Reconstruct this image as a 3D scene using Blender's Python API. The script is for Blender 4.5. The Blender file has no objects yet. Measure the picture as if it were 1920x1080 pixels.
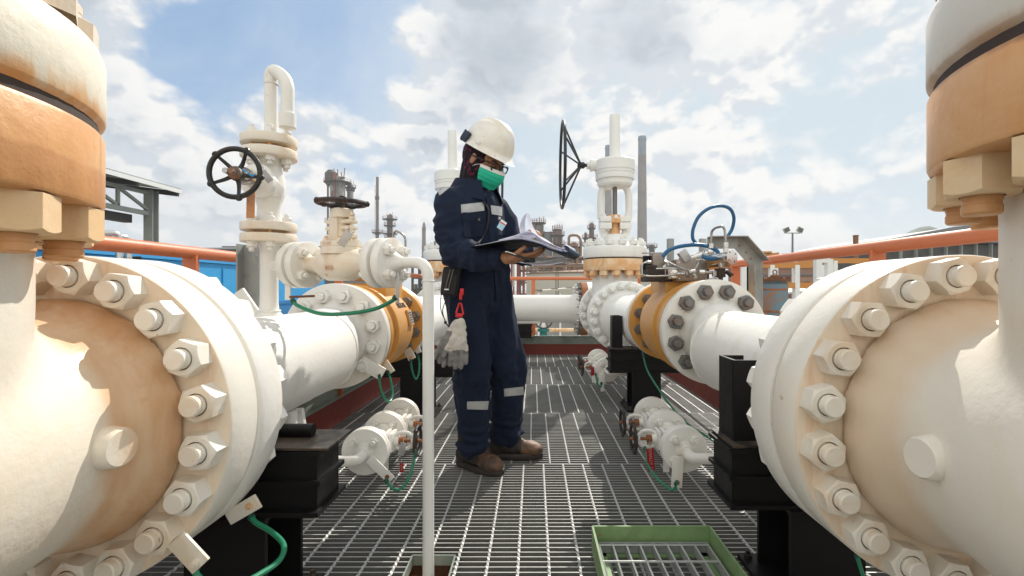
import bpy, bmesh, math, random
from mathutils import Vector, Matrix, Euler, noise as mnoise
R = math.radians
PI = math.pi
random.seed(7)
sc = bpy.context.scene
COL = sc.collection

# ------------------------------------------------------------------ camera
H = 0.9
FPX = 920.0
cam_d = bpy.data.cameras.new('camera')
cam = bpy.data.objects.new('camera', cam_d)
COL.objects.link(cam)
cam.location = (0, 0, H)
cam.rotation_euler = (R(90), 0, 0)
cam_d.sensor_width = 36.0
cam_d.lens = FPX / 1920 * 36.0
cam_d.shift_x = -40.0 / 1920
cam_d.clip_start = 0.02
cam_d.clip_end = 9000
sc.camera = cam

# ------------------------------------------------------------------ sun and sky
SUN_DIR = Vector((0.42, 0.907, 0.0)).normalized()
SUN_EL = R(43)
SUNV = Vector((SUN_DIR.x * math.cos(SUN_EL), SUN_DIR.y * math.cos(SUN_EL), math.sin(SUN_EL)))
sd = bpy.data.lights.new('sun', 'SUN')
sd.energy = 5.0
sd.angle = R(0.5)
sd.color = (1.0, 0.94, 0.85)
sun = bpy.data.objects.new('sun', sd)
COL.objects.link(sun)
sun.rotation_euler = SUNV.to_track_quat('Z', 'Y').to_euler()
sun.location = (3, 6, 12)

sc.view_settings.view_transform = 'Standard'
sc.view_settings.look = 'None'
sc.view_settings.exposure = 0.0
sc.view_settings.gamma = 1.0


class NT:
    """tiny helper for wiring shader nodes"""
    def __init__(s, tree):
        s.t = tree
        s.n = tree.nodes
        s.l = tree.links

    def node(s, kind, **kw):
        n = s.n.new(kind)
        for k, v in kw.items():
            setattr(n, k, v)
        return n

    def put(s, sock, val):
        if isinstance(val, bpy.types.NodeSocket):
            s.l.new(val, sock)
        elif val is not None:
            if hasattr(sock, 'default_value'):
                try:
                    sock.default_value = val
                except Exception:
                    sock.default_value = (*val, 1.0)

    def m(s, op, a, b=None, c=None, clamp=False):
        n = s.node('ShaderNodeMath', operation=op, use_clamp=clamp)
        s.put(n.inputs[0], a)
        if b is not None: s.put(n.inputs[1], b)
        if c is not None: s.put(n.inputs[2], c)
        return n.outputs[0]

    def vm(s, op, a, b=None, scale=None):
        n = s.node('ShaderNodeVectorMath', operation=op)
        s.put(n.inputs[0], a)
        if b is not None: s.put(n.inputs[1], b)
        if scale is not None: s.put(n.inputs['Scale'], scale)
        return n.outputs['Value'] if op in ('DOT_PRODUCT', 'LENGTH', 'DISTANCE') else n.outputs[0]

    def noise(s, vec, scale, detail=4, rough=0.55, dist=0.0, color=False):
        n = s.node('ShaderNodeTexNoise')
        s.put(n.inputs['Vector'], vec)
        n.inputs['Scale'].default_value = scale
        n.inputs['Detail'].default_value = detail
        n.inputs['Roughness'].default_value = rough
        n.inputs['Distortion'].default_value = dist
        return n.outputs[1 if color else 0]

    def ramp(s, fac, a, b, smooth=True):
        n = s.node('ShaderNodeMapRange')
        n.interpolation_type = 'SMOOTHSTEP' if smooth else 'LINEAR'
        s.put(n.inputs['Value'], fac)
        s.put(n.inputs['From Min'], a); s.put(n.inputs['From Max'], b)
        return n.outputs[0]

    def mix(s, fac, a, b, blend='MIX'):
        n = s.node('ShaderNodeMix', data_type='RGBA', blend_type=blend)
        s.put(n.inputs[0], fac)
        s.put(n.inputs[6], a if isinstance(a, bpy.types.NodeSocket) else (*a[:3], 1))
        s.put(n.inputs[7], b if isinstance(b, bpy.types.NodeSocket) else (*b[:3], 1))
        return n.outputs[2]


def build_world():
    w = bpy.data.worlds.new('World')
    sc.world = w
    w.use_nodes = True
    w.node_tree.nodes.clear()
    g = NT(w.node_tree)
    out = g.node('ShaderNodeOutputWorld')
    bg = g.node('ShaderNodeBackground')
    sky = g.node('ShaderNodeTexSky')
    sky.sky_type = 'NISHITA'
    sky.sun_disc = False
    sky.sun_elevation = SUN_EL
    sky.sun_rotation = math.atan2(SUN_DIR.x, SUN_DIR.y)
    sky.air_density = 1.0
    sky.dust_density = 1.2
    sky.ozone_density = 1.4
    skyc = g.vm('SCALE', sky.outputs[0], scale=0.10)
    tc = g.node('ShaderNodeTexCoord')
    d = g.vm('NORMALIZE', tc.outputs['Generated'])
    sep = g.node('ShaderNodeSeparateXYZ'); g.put(sep.inputs[0], d)
    dz = sep.outputs[2]

    def dirn(u, v):
        return Vector(((u - 1000) / FPX, 1.0, (540 - v) / FPX)).normalized()

    # flatten so that clouds stretch sideways near the horizon
    mp = g.node('ShaderNodeMapping')
    g.put(mp.inputs['Vector'], d)
    mp.inputs['Scale'].default_value = (1.0, 1.0, 1.5)
    dv = mp.outputs[0]

    def dens(vec):
        wv = g.vm('ADD', vec, g.vm('SCALE', g.noise(vec, 5.0, 4, 0.6, 0, True), scale=0.16))
        a = g.noise(vec, 2.6, 12, 0.58, 0.1)
        vn = g.node('ShaderNodeTexVoronoi'); vn.feature = 'F1'; g.put(vn.inputs['Vector'], wv)
        vn.inputs['Scale'].default_value = 5.5; vn.inputs['Detail'].default_value = 2.0; vn.inputs['Roughness'].default_value = 0.55
        vn.inputs['Lacunarity'].default_value = 2.2
        puff = g.m('SUBTRACT', 1.0, vn.outputs['Distance'])
        return g.m('ADD', g.m('MULTIPLY', a, 0.72), g.m('MULTIPLY', puff, 0.26))

    n0 = dens(dv)
    off = g.vm('ADD', dv, (0.010, 0.0, 0.030))
    n1 = dens(off)
    # where cloud masses and blue gaps lie (directions on the dome)
    bias = None
    blobs = [(dirn(420, 60), 0.26, -0.17), (dirn(620, 60), 0.22, -0.15), (dirn(130, 50), 0.16, 0.16), (dirn(430, -20), 0.12, 0.10),
             (dirn(300, 260), 0.30, 0.10), (dirn(560, 250), 0.14, 0.10), (dirn(930, 50), 0.22, 0.17), (dirn(790, 230), 0.14, 0.10),
             (dirn(1140, 130), 0.20, 0.09), (dirn(1500, 150), 0.45, 0.06), (dirn(1420, 90), 0.12, 0.05), (dirn(300, 330), 0.3, 0.05), (dirn(1250, 30), 0.10, 0.05), (dirn(680, 330), 0.10, -0.08), (dirn(1330, 200), 0.16, -0.05),
             (dirn(980, 330), 0.15, -0.06), (dirn(1620, 330), 0.2, -0.03)]
    for c, rad, amt in blobs:
        dist = g.vm('DISTANCE', d, tuple(c))
        k = g.m('MULTIPLY', g.ramp(dist, rad, rad * 0.15), amt)
        bias = k if bias is None else g.m('ADD', bias, k)
    cov = g.m('ADD', n0, bias)
    alpha = g.ramp(cov, 0.285, 0.425)
    thick = g.ramp(cov, 0.46, 0.64)
    relief = g.m('SUBTRACT', n0, n1)
    lit = g.ramp(g.m('SUBTRACT', relief, g.m('MULTIPLY', thick, 0.020)), -0.050, 0.035)
    c_lit = (0.95, 0.94, 0.92)
    c_mid = (0.62, 0.68, 0.75)
    c_dark = (0.36, 0.43, 0.52)
    dk = g.m('MAXIMUM', g.ramp(g.vm('DISTANCE', d, tuple(dirn(940, 60))), 0.20, 0.04), g.ramp(g.vm('DISTANCE', d, tuple(dirn(1170, 60))), 0.16, 0.02))
    lit = g.m('MULTIPLY', lit, g.m('SUBTRACT', 1.0, g.m('MULTIPLY', g.m('MULTIPLY', dk, g.ramp(cov, 0.38, 0.50)), 0.85)))
    base = g.mix(lit, c_mid, c_lit)
    base = g.mix(g.m('MULTIPLY', thick, 0.85), base, g.mix(lit, c_dark, (0.72, 0.76, 0.80)))
    # thin veil everywhere: fine wisps
    veil = g.ramp(g.noise(dv, 2.2, 7, 0.6, 0.4), 0.36, 0.72)
    blue = g.mix(0.70, skyc, (0.27, 0.48, 0.78))
    blue = g.mix(g.m('MULTIPLY', veil, 0.60), blue, (0.68, 0.77, 0.85))
    # the open sky right of the sun side is whiter
    blue = g.mix(g.ramp(g.vm('DISTANCE', d, tuple(dirn(460, 20))), 0.12, 0.60), blue, (0.56, 0.69, 0.79))
    col = g.mix(alpha, blue, base)
    # milky band above the horizon
    hz = g.ramp(dz, 0.22, 0.0)
    col = g.mix(g.m('MULTIPLY', g.m('POWER', hz, 1.7), 0.80), col, (0.73, 0.77, 0.79))
    # milky glow in the direction of the hidden sun
    sdist = g.vm('DISTANCE', d, tuple(SUNV))
    gl = g.ramp(sdist, 0.95, 0.15)
    col = g.mix(g.m('MULTIPLY', gl, 0.22), col, (0.95, 0.95, 0.93))
    # unseen sky opposite the sun brightened and warmed as added fill for shaded fronts
    back = g.ramp(sep.outputs[1], 0.15, -0.75)
    up = g.ramp(dz, -0.02, 0.10)
    gain = g.m('ADD', 1.0, g.m('MULTIPLY', g.m('MULTIPLY', back, up), 0.95))
    col = g.vm('MULTIPLY', g.vm('SCALE', col, scale=gain), g.mix(back, (1, 1, 1), (1.07, 1.0, 0.89)))
    g.put(bg.inputs[0], col)
    bg.inputs[1].default_value = 1.0
    g.l.new(bg.outputs[0], out.inputs[0])


build_world()

# ------------------------------------------------------------------ materials
MATS = {}


def mat(name, col, rough=0.5, metal=0.0, var=0.10, vscale=3.0, stain=None, stain_amt=0.0, stain_scale=(9, 9, 1.1),
        bump=0.0, bscale=60, spots=None, spot_amt=0.0, spot_scale=25, coat=0.0, thr=0.55, patch=None, patch_amt=0.0,
        patch_scale=2.5, zones=None, spec=0.5):
    """painted / bare surface: base colour with soft variation, vertical run stains, patches and spots"""
    if name in MATS: return MATS[name]
    M = bpy.data.materials.new(name)
    M.use_nodes = True
    g = NT(M.node_tree)
    b = g.n['Principled BSDF']
    geo = g.node('ShaderNodeNewGeometry')
    pos = geo.outputs['Position']
    c = col
    n = g.noise(pos, vscale, 5, 0.6)
    f = g.m('MULTIPLY_ADD', n, 2 * var, 1 - var)
    c = g.vm('SCALE', (col[0], col[1], col[2]), scale=f)
    if patch:
        k = g.ramp(g.noise(pos, patch_scale, 6, 0.62, 0.6), 0.42, 0.66)
        c = g.mix(g.m('MULTIPLY', k, patch_amt), c, patch)
    if stain:
        mp = g.node('ShaderNodeMapping')
        g.put(mp.inputs['Vector'], pos)
        mp.inputs['Scale'].default_value = stain_scale
        k = g.ramp(g.noise(mp.outputs[0], 1.0, 5, 0.6, 0.3), thr, thr + 0.2)
        k2 = g.ramp(g.noise(pos, 2.1, 3, 0.5), 0.35, 0.62)
        c = g.mix(g.m('MULTIPLY', g.m('MULTIPLY', k, k2), stain_amt), c, stain)
    if spots:
        k = g.ramp(g.noise(pos, spot_scale, 4, 0.65), 0.66, 0.72)
        k2 = g.ramp(g.noise(pos, spot_scale * 0.17, 2, 0.5), 0.48, 0.62)
        c = g.mix(g.m('MULTIPLY', g.m('MULTIPLY', k, k2), spot_amt), c, spots)
    for zn in (zones or []):
        # rust bleeding from a joint: (axis, from, to, amount, colour, streak scale xyz, threshold)
        tc = g.node('ShaderNodeTexCoord'); sp = g.node('ShaderNodeSeparateXYZ'); g.put(sp.inputs[0], tc.outputs['Object'])
        co = sp.outputs[zn[0]]
        if zn[0] == 1: co = g.m('ABSOLUTE', co)
        k = g.ramp(co, zn[1], zn[2])
        mp = g.node('ShaderNodeMapping'); g.put(mp.inputs['Vector'], tc.outputs['Object']); mp.inputs['Scale'].default_value = zn[5]
        nz = g.noise(mp.outputs[0], 1.0, 6, 0.62, 0.25)
        k = g.ramp(g.m('ADD', nz, g.m('MULTIPLY', g.m('SUBTRACT', k, 0.5), 0.9)), zn[6] - 0.04, zn[6] + 0.34)
        c = g.mix(g.m('MULTIPLY', k, zn[3]), c, zn[4])
    g.put(b.inputs['Base Color'], c)
    rn = g.m('MULTIPLY_ADD', g.noise(pos, vscale * 4, 4, 0.6), 0.25, rough - 0.125)
    g.put(b.inputs['Roughness'], rn)
    b.inputs['Metallic'].default_value = metal
    b.inputs['Specular IOR Level'].default_value = spec
    if coat:
        b.inputs['Coat Weight'].default_value = coat
        b.inputs['Coat Roughness'].default_value = 0.15
    if bump:
        bp = g.node('ShaderNodeBump')
        bp.inputs['Strength'].default_value = 1.0
        bp.inputs['Distance'].default_value = bump
        g.put(bp.inputs['Height'], g.noise(pos, bscale, 4, 0.6))
        g.put(b.inputs['Normal'], bp.outputs[0])
    MATS[name] = M
    return M


RUST = (0.42, 0.14, 0.035)
TAN = (0.62, 0.35, 0.16)
mat('white', (0.80, 0.78, 0.735), 0.42, var=0.04, stain=(0.66, 0.46, 0.26), stain_amt=0.45, bump=0.0012, bscale=45, spots=RUST, spot_amt=0.5, spot_scale=32, patch=(0.74, 0.66, 0.54), patch_amt=0.30)
mat('white_clean', (0.80, 0.79, 0.76), 0.40, var=0.03, stain=(0.68, 0.52, 0.34), stain_amt=0.25, bump=0.0008, bscale=45, patch=(0.74, 0.69, 0.60), patch_amt=0.2)
mat('cream', (0.80, 0.735, 0.63), 0.45, var=0.05, stain=(0.58, 0.27, 0.09), stain_amt=0.75, stain_scale=(7, 7, 1.0), bump=0.0016, bscale=38, patch=(0.76, 0.57, 0.36), patch_amt=0.5, patch_scale=6, spots=RUST, spot_amt=0.6, spot_scale=28)
mat('cream_body', (0.80, 0.70, 0.56), 0.50, var=0.06, stain=(0.60, 0.33, 0.14), stain_amt=0.65, stain_scale=(10, 10, 1.4), bump=0.0035, bscale=26, patch=(0.75, 0.50, 0.28), patch_amt=0.7, patch_scale=2.4, spots=RUST, spot_amt=0.8, spot_scale=22)
mat('tan_rust', (0.68, 0.37, 0.165), 0.6, var=0.12, stain=(0.42, 0.18, 0.06), stain_amt=0.7, stain_scale=(16, 16, 1.2), bump=0.0016, bscale=50, patch=(0.77, 0.60, 0.40), patch_amt=0.85, patch_scale=7)
OR = (0.66, 0.30, 0.09)
mat('cover_rusty', (0.80, 0.74, 0.62), 0.45, var=0.05, bump=0.0014, bscale=40, zones=[(2, 1.30, 1.13, 0.9, (0.76, 0.45, 0.19), (22, 22, 1.2), 0.64), (2, 1.24, 1.15, 0.85, OR, (26, 26, 1.5), 0.72)], spots=RUST, spot_amt=0.4, spot_scale=40)
mat('cover_grey', (0.70, 0.66, 0.60), 0.40, var=0.05, bump=0.0012, bscale=40, zones=[(2, 1.29, 1.205, 0.8, (0.45, 0.25, 0.12), (9, 9, 2), 0.66)], patch=(0.72, 0.58, 0.42), patch_amt=0.4)
mat('ring_orange', (0.68, 0.34, 0.13), 0.42, var=0.10, bump=0.0014, bscale=44, stain=(0.42, 0.17, 0.055), stain_amt=0.75, stain_scale=(36, 36, 1.3), thr=0.50, patch=(0.76, 0.50, 0.27), patch_amt=0.45, patch_scale=5, zones=[(2, 1.17, 1.20, 0.8, (0.26, 0.10, 0.04), (14, 14, 3), 0.75), (2, 1.10, 1.075, 0.5, (0.45, 0.19, 0.07), (14, 14, 3), 0.7)])
mat('body_left', (0.81, 0.76, 0.665), 0.34, var=0.05, bump=0.0013, bscale=42, patch=(0.80, 0.62, 0.41), patch_amt=0.45, patch_scale=2.4, spots=(0.50, 0.18, 0.04), spot_amt=0.8, spot_scale=20,
    zones=[(1, 0.10, 0.36, 0.80, (0.76, 0.49, 0.27), (4, 4, 2.2), 0.45), (1, 0.16, 0.34, 0.55, (0.56, 0.26, 0.10), (30, 14, 1.8), 0.88), (1, 0.02, 0.30, 0.55, (0.56, 0.26, 0.09), (9, 12, 3.0), 0.84), (2, 0.66, 0.30, 0.65, (0.54, 0.25, 0.09), (22, 40, 1.6), 0.84)])
mat('body_right', (0.80, 0.75, 0.66), 0.34, var=0.05, bump=0.0013, bscale=42, patch=(0.76, 0.59, 0.41), patch_amt=0.5, patch_scale=2.2, spots=(0.50, 0.20, 0.06), spot_amt=0.5, spot_scale=22,
    zones=[(1, 0.06, 0.40, 0.60, (0.74, 0.54, 0.35), (4, 4, 2.2), 0.42), (1, 0.20, 0.37, 0.4, (0.60, 0.34, 0.16), (22, 12, 3), 0.86)])
mat('flange_tan', (0.81, 0.775, 0.70), 0.38, var=0.04, bump=0.0011, bscale=50, patch=(0.79, 0.69, 0.54), patch_amt=0.45, patch_scale=3.0, stain=(0.52, 0.22, 0.065), stain_amt=0.7, stain_scale=(30, 30, 1.8), thr=0.60, spots=(0.42, 0.14, 0.03), spot_amt=0.8, spot_scale=26,
    zones=[(1, 0.396, 0.388, 0.62, (0.78, 0.60, 0.41), (5, 5, 4), 0.50), (1, 0.396, 0.388, 0.65, (0.55, 0.24, 0.075), (30, 30, 2.2), 0.97)])
mat('nut_tan', (0.81, 0.765, 0.68), 0.40, var=0.06, bump=0.0008, bscale=70, patch=(0.70, 0.50, 0.30), patch_amt=0.5, patch_scale=7, spots=(0.42, 0.15, 0.04), spot_amt=0.8, spot_scale=34)
mat('nut_tan2', (0.74, 0.50, 0.27), 0.5, var=0.10, bump=0.0012, bscale=50, stain=(0.50, 0.24, 0.09), stain_amt=0.6, stain_scale=(20, 20, 2), thr=0.5, patch=(0.80, 0.66, 0.46), patch_amt=0.6, patch_scale=5)
mat('rust_dark', (0.16, 0.07, 0.035), 0.85, var=0.3, vscale=20, bump=0.002, bscale=80)
mat('rust', (0.34, 0.13, 0.045), 0.85, var=0.3, vscale=20, patch=(0.16, 0.07, 0.04), patch_amt=0.7, patch_scale=14, bump=0.002, bscale=80)
mat('yellow', (0.66, 0.32, 0.055), 0.38, var=0.10, stain=(0.38, 0.15, 0.04), stain_amt=0.4, bump=0.0010, bscale=50, spots=(0.10, 0.05, 0.03), spot_amt=0.8, spot_scale=26, patch=(0.58, 0.27, 0.06), patch_amt=0.5)
mat('yellow_body', (0.68, 0.34, 0.10), 0.42, var=0.10, stain=(0.45, 0.2, 0.08), stain_amt=0.3, bump=0.001, bscale=40)
mat('orange_rail', (0.56, 0.165, 0.065), 0.45, var=0.10, stain=(0.30, 0.06, 0.03), stain_amt=0.4, spots=(0.70, 0.5, 0.4), spot_amt=0.4, spot_scale=60, bump=0.0006, bscale=120)
mat('red_beam', (0.19, 0.028, 0.018), 0.6, var=0.15, stain=(0.08, 0.02, 0.015), stain_amt=0.5, spots=(0.35, 0.2, 0.12), spot_amt=0.4)
mat('black', (0.0085, 0.008, 0.0085), 0.42, spec=0.22, var=0.2, vscale=9, spots=(0.10, 0.055, 0.03), spot_amt=0.5, spot_scale=18, bump=0.0006, bscale=70)
mat('black_worn', (0.018, 0.016, 0.015), 0.5, spec=0.35, var=0.3, vscale=14, patch=(0.20, 0.14, 0.09), patch_amt=0.45, patch_scale=9)
mat('black_wheel', (0.010, 0.010, 0.011), 0.35, var=0.3, vscale=14, spots=(0.12, 0.05, 0.03), spot_amt=0.7, spot_scale=50)
mat('wheel_rusty', (0.014, 0.012, 0.012), 0.5, var=0.3, vscale=14, patch=(0.11, 0.045, 0.025), patch_amt=0.45, patch_scale=14)
mat('galv', (0.36, 0.37, 0.355), 0.5, metal=0.45, var=0.22, vscale=13, patch=(0.22, 0.23, 0.22), patch_amt=0.6, patch_scale=10, stain=(0.30, 0.2, 0.12), stain_amt=0.3)
mat('galv_green', (0.27, 0.31, 0.27), 0.55, metal=0.3, var=0.3, vscale=9, patch=(0.16, 0.19, 0.165), patch_amt=0.7, patch_scale=7)
mat('grate', (0.42, 0.43, 0.42), 0.42, metal=0.35, var=0.16, vscale=5, patch=(0.30, 0.31, 0.30), patch_amt=0.5, patch_scale=3)
mat('grate_rusty', (0.36, 0.35, 0.33), 0.45, metal=0.3, var=0.15, vscale=5, patch=(0.34, 0.13, 0.045), patch_amt=0.9, patch_scale=2.6)
mat('steel', (0.42, 0.40, 0.38), 0.28, metal=0.9, var=0.15, vscale=20, patch=(0.20, 0.15, 0.11), patch_amt=0.4, patch_scale=12)
mat('steel_bright', (0.66, 0.65, 0.63), 0.22, metal=0.95, var=0.08, vscale=30)
mat('steel_plate', (0.36, 0.32, 0.29), 0.42, metal=0.6, var=0.12, vscale=6, patch=(0.30, 0.22, 0.16), patch_amt=0.5, patch_scale=6)
mat('nut_grey', (0.17, 0.17, 0.165), 0.5, metal=0.4, var=0.25, vscale=40, patch=(0.28, 0.13, 0.06), patch_amt=0.35, patch_scale=22)
mat('stud_rusty', (0.19, 0.18, 0.17), 0.55, metal=0.35, var=0.35, vscale=60, patch=(0.30, 0.10, 0.03), patch_amt=0.95, patch_scale=5.5)
mat('green_cable', (0.010, 0.20, 0.10), 0.38, var=0.12, spots=(0.3, 0.4, 0.35), spot_amt=0.3)
mat('green_sleeve', (0.006, 0.075, 0.045), 0.45, var=0.15)
mat('green_frame', (0.22, 0.34, 0.15), 0.5, var=0.14, vscale=8, patch=(0.13, 0.17, 0.08), patch_amt=0.5, patch_scale=7, spots=RUST, spot_amt=0.9, spot_scale=20)
mat('blue_hose', (0.010, 0.105, 0.24), 0.35, var=0.12)
mat('blue_wall', (0.030, 0.30, 0.62), 0.5, var=0.06, vscale=1.2)
mat('blue_wall_dark', (0.018, 0.17, 0.40), 0.5, var=0.06, vscale=1.2)
mat('red_paint', (0.52, 0.015, 0.03), 0.45, var=0.1)
mat('tag_red', (0.36, 0.010, 0.022), 0.35, var=0.1)
mat('tag_metal', (0.46, 0.46, 0.46), 0.4, metal=0.5, var=0.15, vscale=30, patch=(0.35, 0.30, 0.25), patch_amt=0.3, patch_scale=30)
mat('tag_orange', (0.52, 0.22, 0.08), 0.6, var=0.15, vscale=20)
mat('print', (0.62, 0.55, 0.45), 0.6)
mat('print_dark', (0.03, 0.02, 0.015), 0.6)
mat('print_white', (0.75, 0.75, 0.75), 0.6)
mat('gasket', (0.05, 0.035, 0.03), 0.8, var=0.3, vscale=20)

# ------------------------------------------------------------------ mesh helpers
def P(u, v, Y):
    """world point seen at photo pixel (u, v) at distance Y"""
    return Vector(((u - 1000) * Y / FPX, Y, H - (v - 540) * Y / FPX))


def frame(axis, ref=None):
    a = Vector(axis).normalized()
    if ref is None:
        ref = Vector((0, 0, 1)) if abs(a.z) < 0.9 else Vector((1, 0, 0))
    x = ref.cross(a)
    if x.length < 1e-6: x = Vector((0, 1, 0)).cross(a)
    x.normalize()
    y = a.cross(x).normalized()
    return x, y, a


def spline(pts, n=8, closed=False):
    pts = [Vector(p) for p in pts]
    out = []
    N = len(pts)
    rng = range(N if closed else N - 1)
    for i in rng:
        if closed:
            p0, p1, p2, p3 = pts[(i - 1) % N], pts[i], pts[(i + 1) % N], pts[(i + 2) % N]
        else:
            p1, p2 = pts[i], pts[i + 1]
            p0 = pts[i - 1] if i > 0 else p1 * 2 - p2
            p3 = pts[i + 2] if i + 2 < N else p2 * 2 - p1
        for k in range(n):
            t = k / n
            out.append(0.5 * ((2 * p1) + (p2 - p0) * t + (2 * p0 - 5 * p1 + 4 * p2 - p3) * t * t + (3 * p1 - p0 - 3 * p2 + p3) * t ** 3))
    if not closed: out.append(pts[-1])
    return out


def bend(pts, rad, n=6):
    """polyline with its corners rounded at radius rad"""
    pts = [Vector(p) for p in pts]
    out = [pts[0]]
    for i in range(1, len(pts) - 1):
        a, b, c = pts[i - 1], pts[i], pts[i + 1]
        d1, d2 = (a - b), (c - b)
        r = min(rad, d1.length * 0.49, d2.length * 0.49)
        s, e = b + d1.normalized() * r, b + d2.normalized() * r
        for k in range(n + 1):
            t = k / n
            out.append(s * (1 - t) ** 2 + b * 2 * t * (1 - t) + e * t * t)
    out.append(pts[-1])
    return out


class MB:
    def __init__(s):
        s.v = []; s.f = []; s.mi = []; s.cur = 0

    def add(s, vs, fs):
        o = len(s.v)
        s.v += [Vector(v) for v in vs]
        s.f += [[i + o for i in f] for f in fs]
        s.mi += [s.cur] * len(fs)
        return s

    def use(s, i): s.cur = i; return s

    def box(s, c, d, rot=None, bv=0.0):
        c = Vector(c); hx, hy, hz = d[0] / 2, d[1] / 2, d[2] / 2
        if bv <= 0:
            vs = [Vector((x * hx, y * hy, z * hz)) for z in (-1, 1) for y in (-1, 1) for x in (-1, 1)]
            fs = [[0, 2, 3, 1], [4, 5, 7, 6], [0, 1, 5, 4], [2, 6, 7, 3], [0, 4, 6, 2], [1, 3, 7, 5]]
        else:
            bm = bmesh.new()
            bmesh.ops.create_cube(bm, size=1.0)
            for v in bm.verts: v.co = Vector((v.co.x * d[0], v.co.y * d[1], v.co.z * d[2]))
            bmesh.ops.bevel(bm, geom=bm.edges[:], offset=bv, segments=2, affect='EDGES', profile=0.6)
            bm.verts.index_update()
            vs = [v.co.copy() for v in bm.verts]; fs = [[v.index for v in f.verts] for f in bm.faces]
            bm.free()
        if rot is not None: vs = [rot @ v for v in vs]
        return s.add([v + c for v in vs], fs)

    def lathe(s, prof, O=(0, 0, 0), axis=(0, 0, 1), seg=48, cap0=True, cap1=True, off=None, ang=0.0):
        """prof: list of (height, radius); off: optional per ring centre offset"""
        x, y, a = frame(axis)
        O = Vector(O)
        vs = []; fs = []
        n = len(prof)
        for i, (h, r) in enumerate(prof):
            c = O + a * h + (Vector(off[i]) if off else Vector((0, 0, 0)))
            for k in range(seg):
                t = 2 * PI * k / seg + ang
                vs.append(c + x * (math.cos(t) * r) + y * (math.sin(t) * r))
        for i in range(n - 1):
            for k in range(seg):
                k2 = (k + 1) % seg
                fs.append([i * seg + k, i * seg + k2, (i + 1) * seg + k2, (i + 1) * seg + k])
        if cap0 and prof[0][1] > 1e-5: fs.append(list(range(seg))[::-1])
        if cap1 and prof[-1][1] > 1e-5: fs.append([(n - 1) * seg + k for k in range(seg)])
        return s.add(vs, fs)

    def tube(s, pts, r, seg=12, closed=False, flat=None):
        pts = [Vector(p) for p in pts]
        N = len(pts)
        rs = r if isinstance(r, (list, tuple)) else [r] * N
        vs = []; fs = []
        t0 = (pts[1] - pts[0]).normalized()
        x, y, _ = frame(t0)
        prev = t0
        for i in range(N):
            if closed: t = (pts[(i + 1) % N] - pts[i - 1]).normalized()
            elif i == 0: t = (pts[1] - pts[0]).normalized()
            elif i == N - 1: t = (pts[-1] - pts[-2]).normalized()
            else: t = (pts[i + 1] - pts[i - 1]).normalized()
            q = prev.rotation_difference(t)
            x = q @ x; y = q @ y; prev = t
            for k in range(seg):
                a = 2 * PI * k / seg
                ca, sa = math.cos(a), math.sin(a)
                if flat: sa *= flat
                vs.append(pts[i] + x * (ca * rs[i]) + y * (sa * rs[i]))
        rng = N if closed else N - 1
        for i in range(rng):
            j = (i + 1) % N
            for k in range(seg):
                k2 = (k + 1) % seg
                fs.append([i * seg + k, i * seg + k2, j * seg + k2, j * seg + k])
        if not closed:
            fs.append(list(range(seg))[::-1]); fs.append([(N - 1) * seg + k for k in range(seg)])
        return s.add(vs, fs)

    def beam(s, a, b, w, h, up=(0, 0, 1)):
        """rectangular bar from a to b: w across, h along up"""
        a, b = Vector(a), Vector(b)
        t = (b - a).normalized(); u = Vector(up)
        x = t.cross(u).normalized(); u = x.cross(t).normalized()
        vs = []
        for p in (a, b):
            for sx, su in ((-1, -1), (1, -1), (1, 1), (-1, 1)):
                vs.append(p + x * (sx * w / 2) + u * (su * h / 2))
        return s.add(vs, [[3, 2, 1, 0], [4, 5, 6, 7], [0, 1, 5, 4], [1, 2, 6, 5], [2, 3, 7, 6], [3, 0, 4, 7]])

    def ibeam(s, a, b, w, h, t=0.012, up=(0, 0, 1)):
        a, b = Vector(a), Vector(b)
        u = Vector(up); d = (b - a).normalized(); x = d.cross(u).normalized(); u = x.cross(d).normalized()
        s.beam(a + u * (h / 2 - t / 2), b + u * (h / 2 - t / 2), w, t, up)
        s.beam(a - u * (h / 2 - t / 2), b - u * (h / 2 - t / 2), w, t, up)
        s.beam(a, b, t, h - 2 * t, up)
        return s

    def slab(s, poly, axis, th):
        """extrude polygon (3D points in a plane) by th along axis"""
        poly = [Vector(p) for p in poly]; d = Vector(axis).normalized() * th
        n = len(poly)
        vs = poly + [p + d for p in poly]
        fs = [list(range(n))[::-1], [n + i for i in range(n)]]
        for i in range(n): fs.append([i, (i + 1) % n, n + (i + 1) % n, n + i])
        return s.add(vs, fs)

    def mesh(s, name, mats, angle=35, recalc=True):
        me = bpy.data.meshes.new(name)
        me.from_pydata([tuple(v) for v in s.v], [], s.f)
        if isinstance(mats, str): mats = [mats]
        for m_ in mats: me.materials.append(MATS[m_])
        me.polygons.foreach_set('material_index', s.mi)
        if recalc:
            bm = bmesh.new(); bm.from_mesh(me)
            bmesh.ops.recalc_face_normals(bm, faces=bm.faces)
            bm.to_mesh(me); bm.free()
        me.polygons.foreach_set('use_smooth', [True] * len(me.polygons))
        me.set_sharp_from_angle(angle=R(angle))
        me.update()
        return me

    def build(s, name, mats, parent=None, angle=35, loc=None, label=None, cat=None, group=None, kind=None, base=None, recalc=True):
        """base: origin for a top level mesh (vertices are in world space)"""
        if base is not None:
            b = Vector(base); s.v = [v - b for v in s.v]; loc = b
        return link(name, s.mesh(name, mats, angle, recalc), parent, loc, None, label, cat, group, kind)


def link(name, me, parent=None, loc=None, rot=None, label=None, cat=None, group=None, kind=None):
    o = bpy.data.objects.new(name, me)
    COL.objects.link(o)
    if parent is not None: o.parent = parent
    if loc is not None: o.location = loc
    if rot is not None: o.rotation_euler = rot
    return tag(o, label, cat, group, kind)


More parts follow.
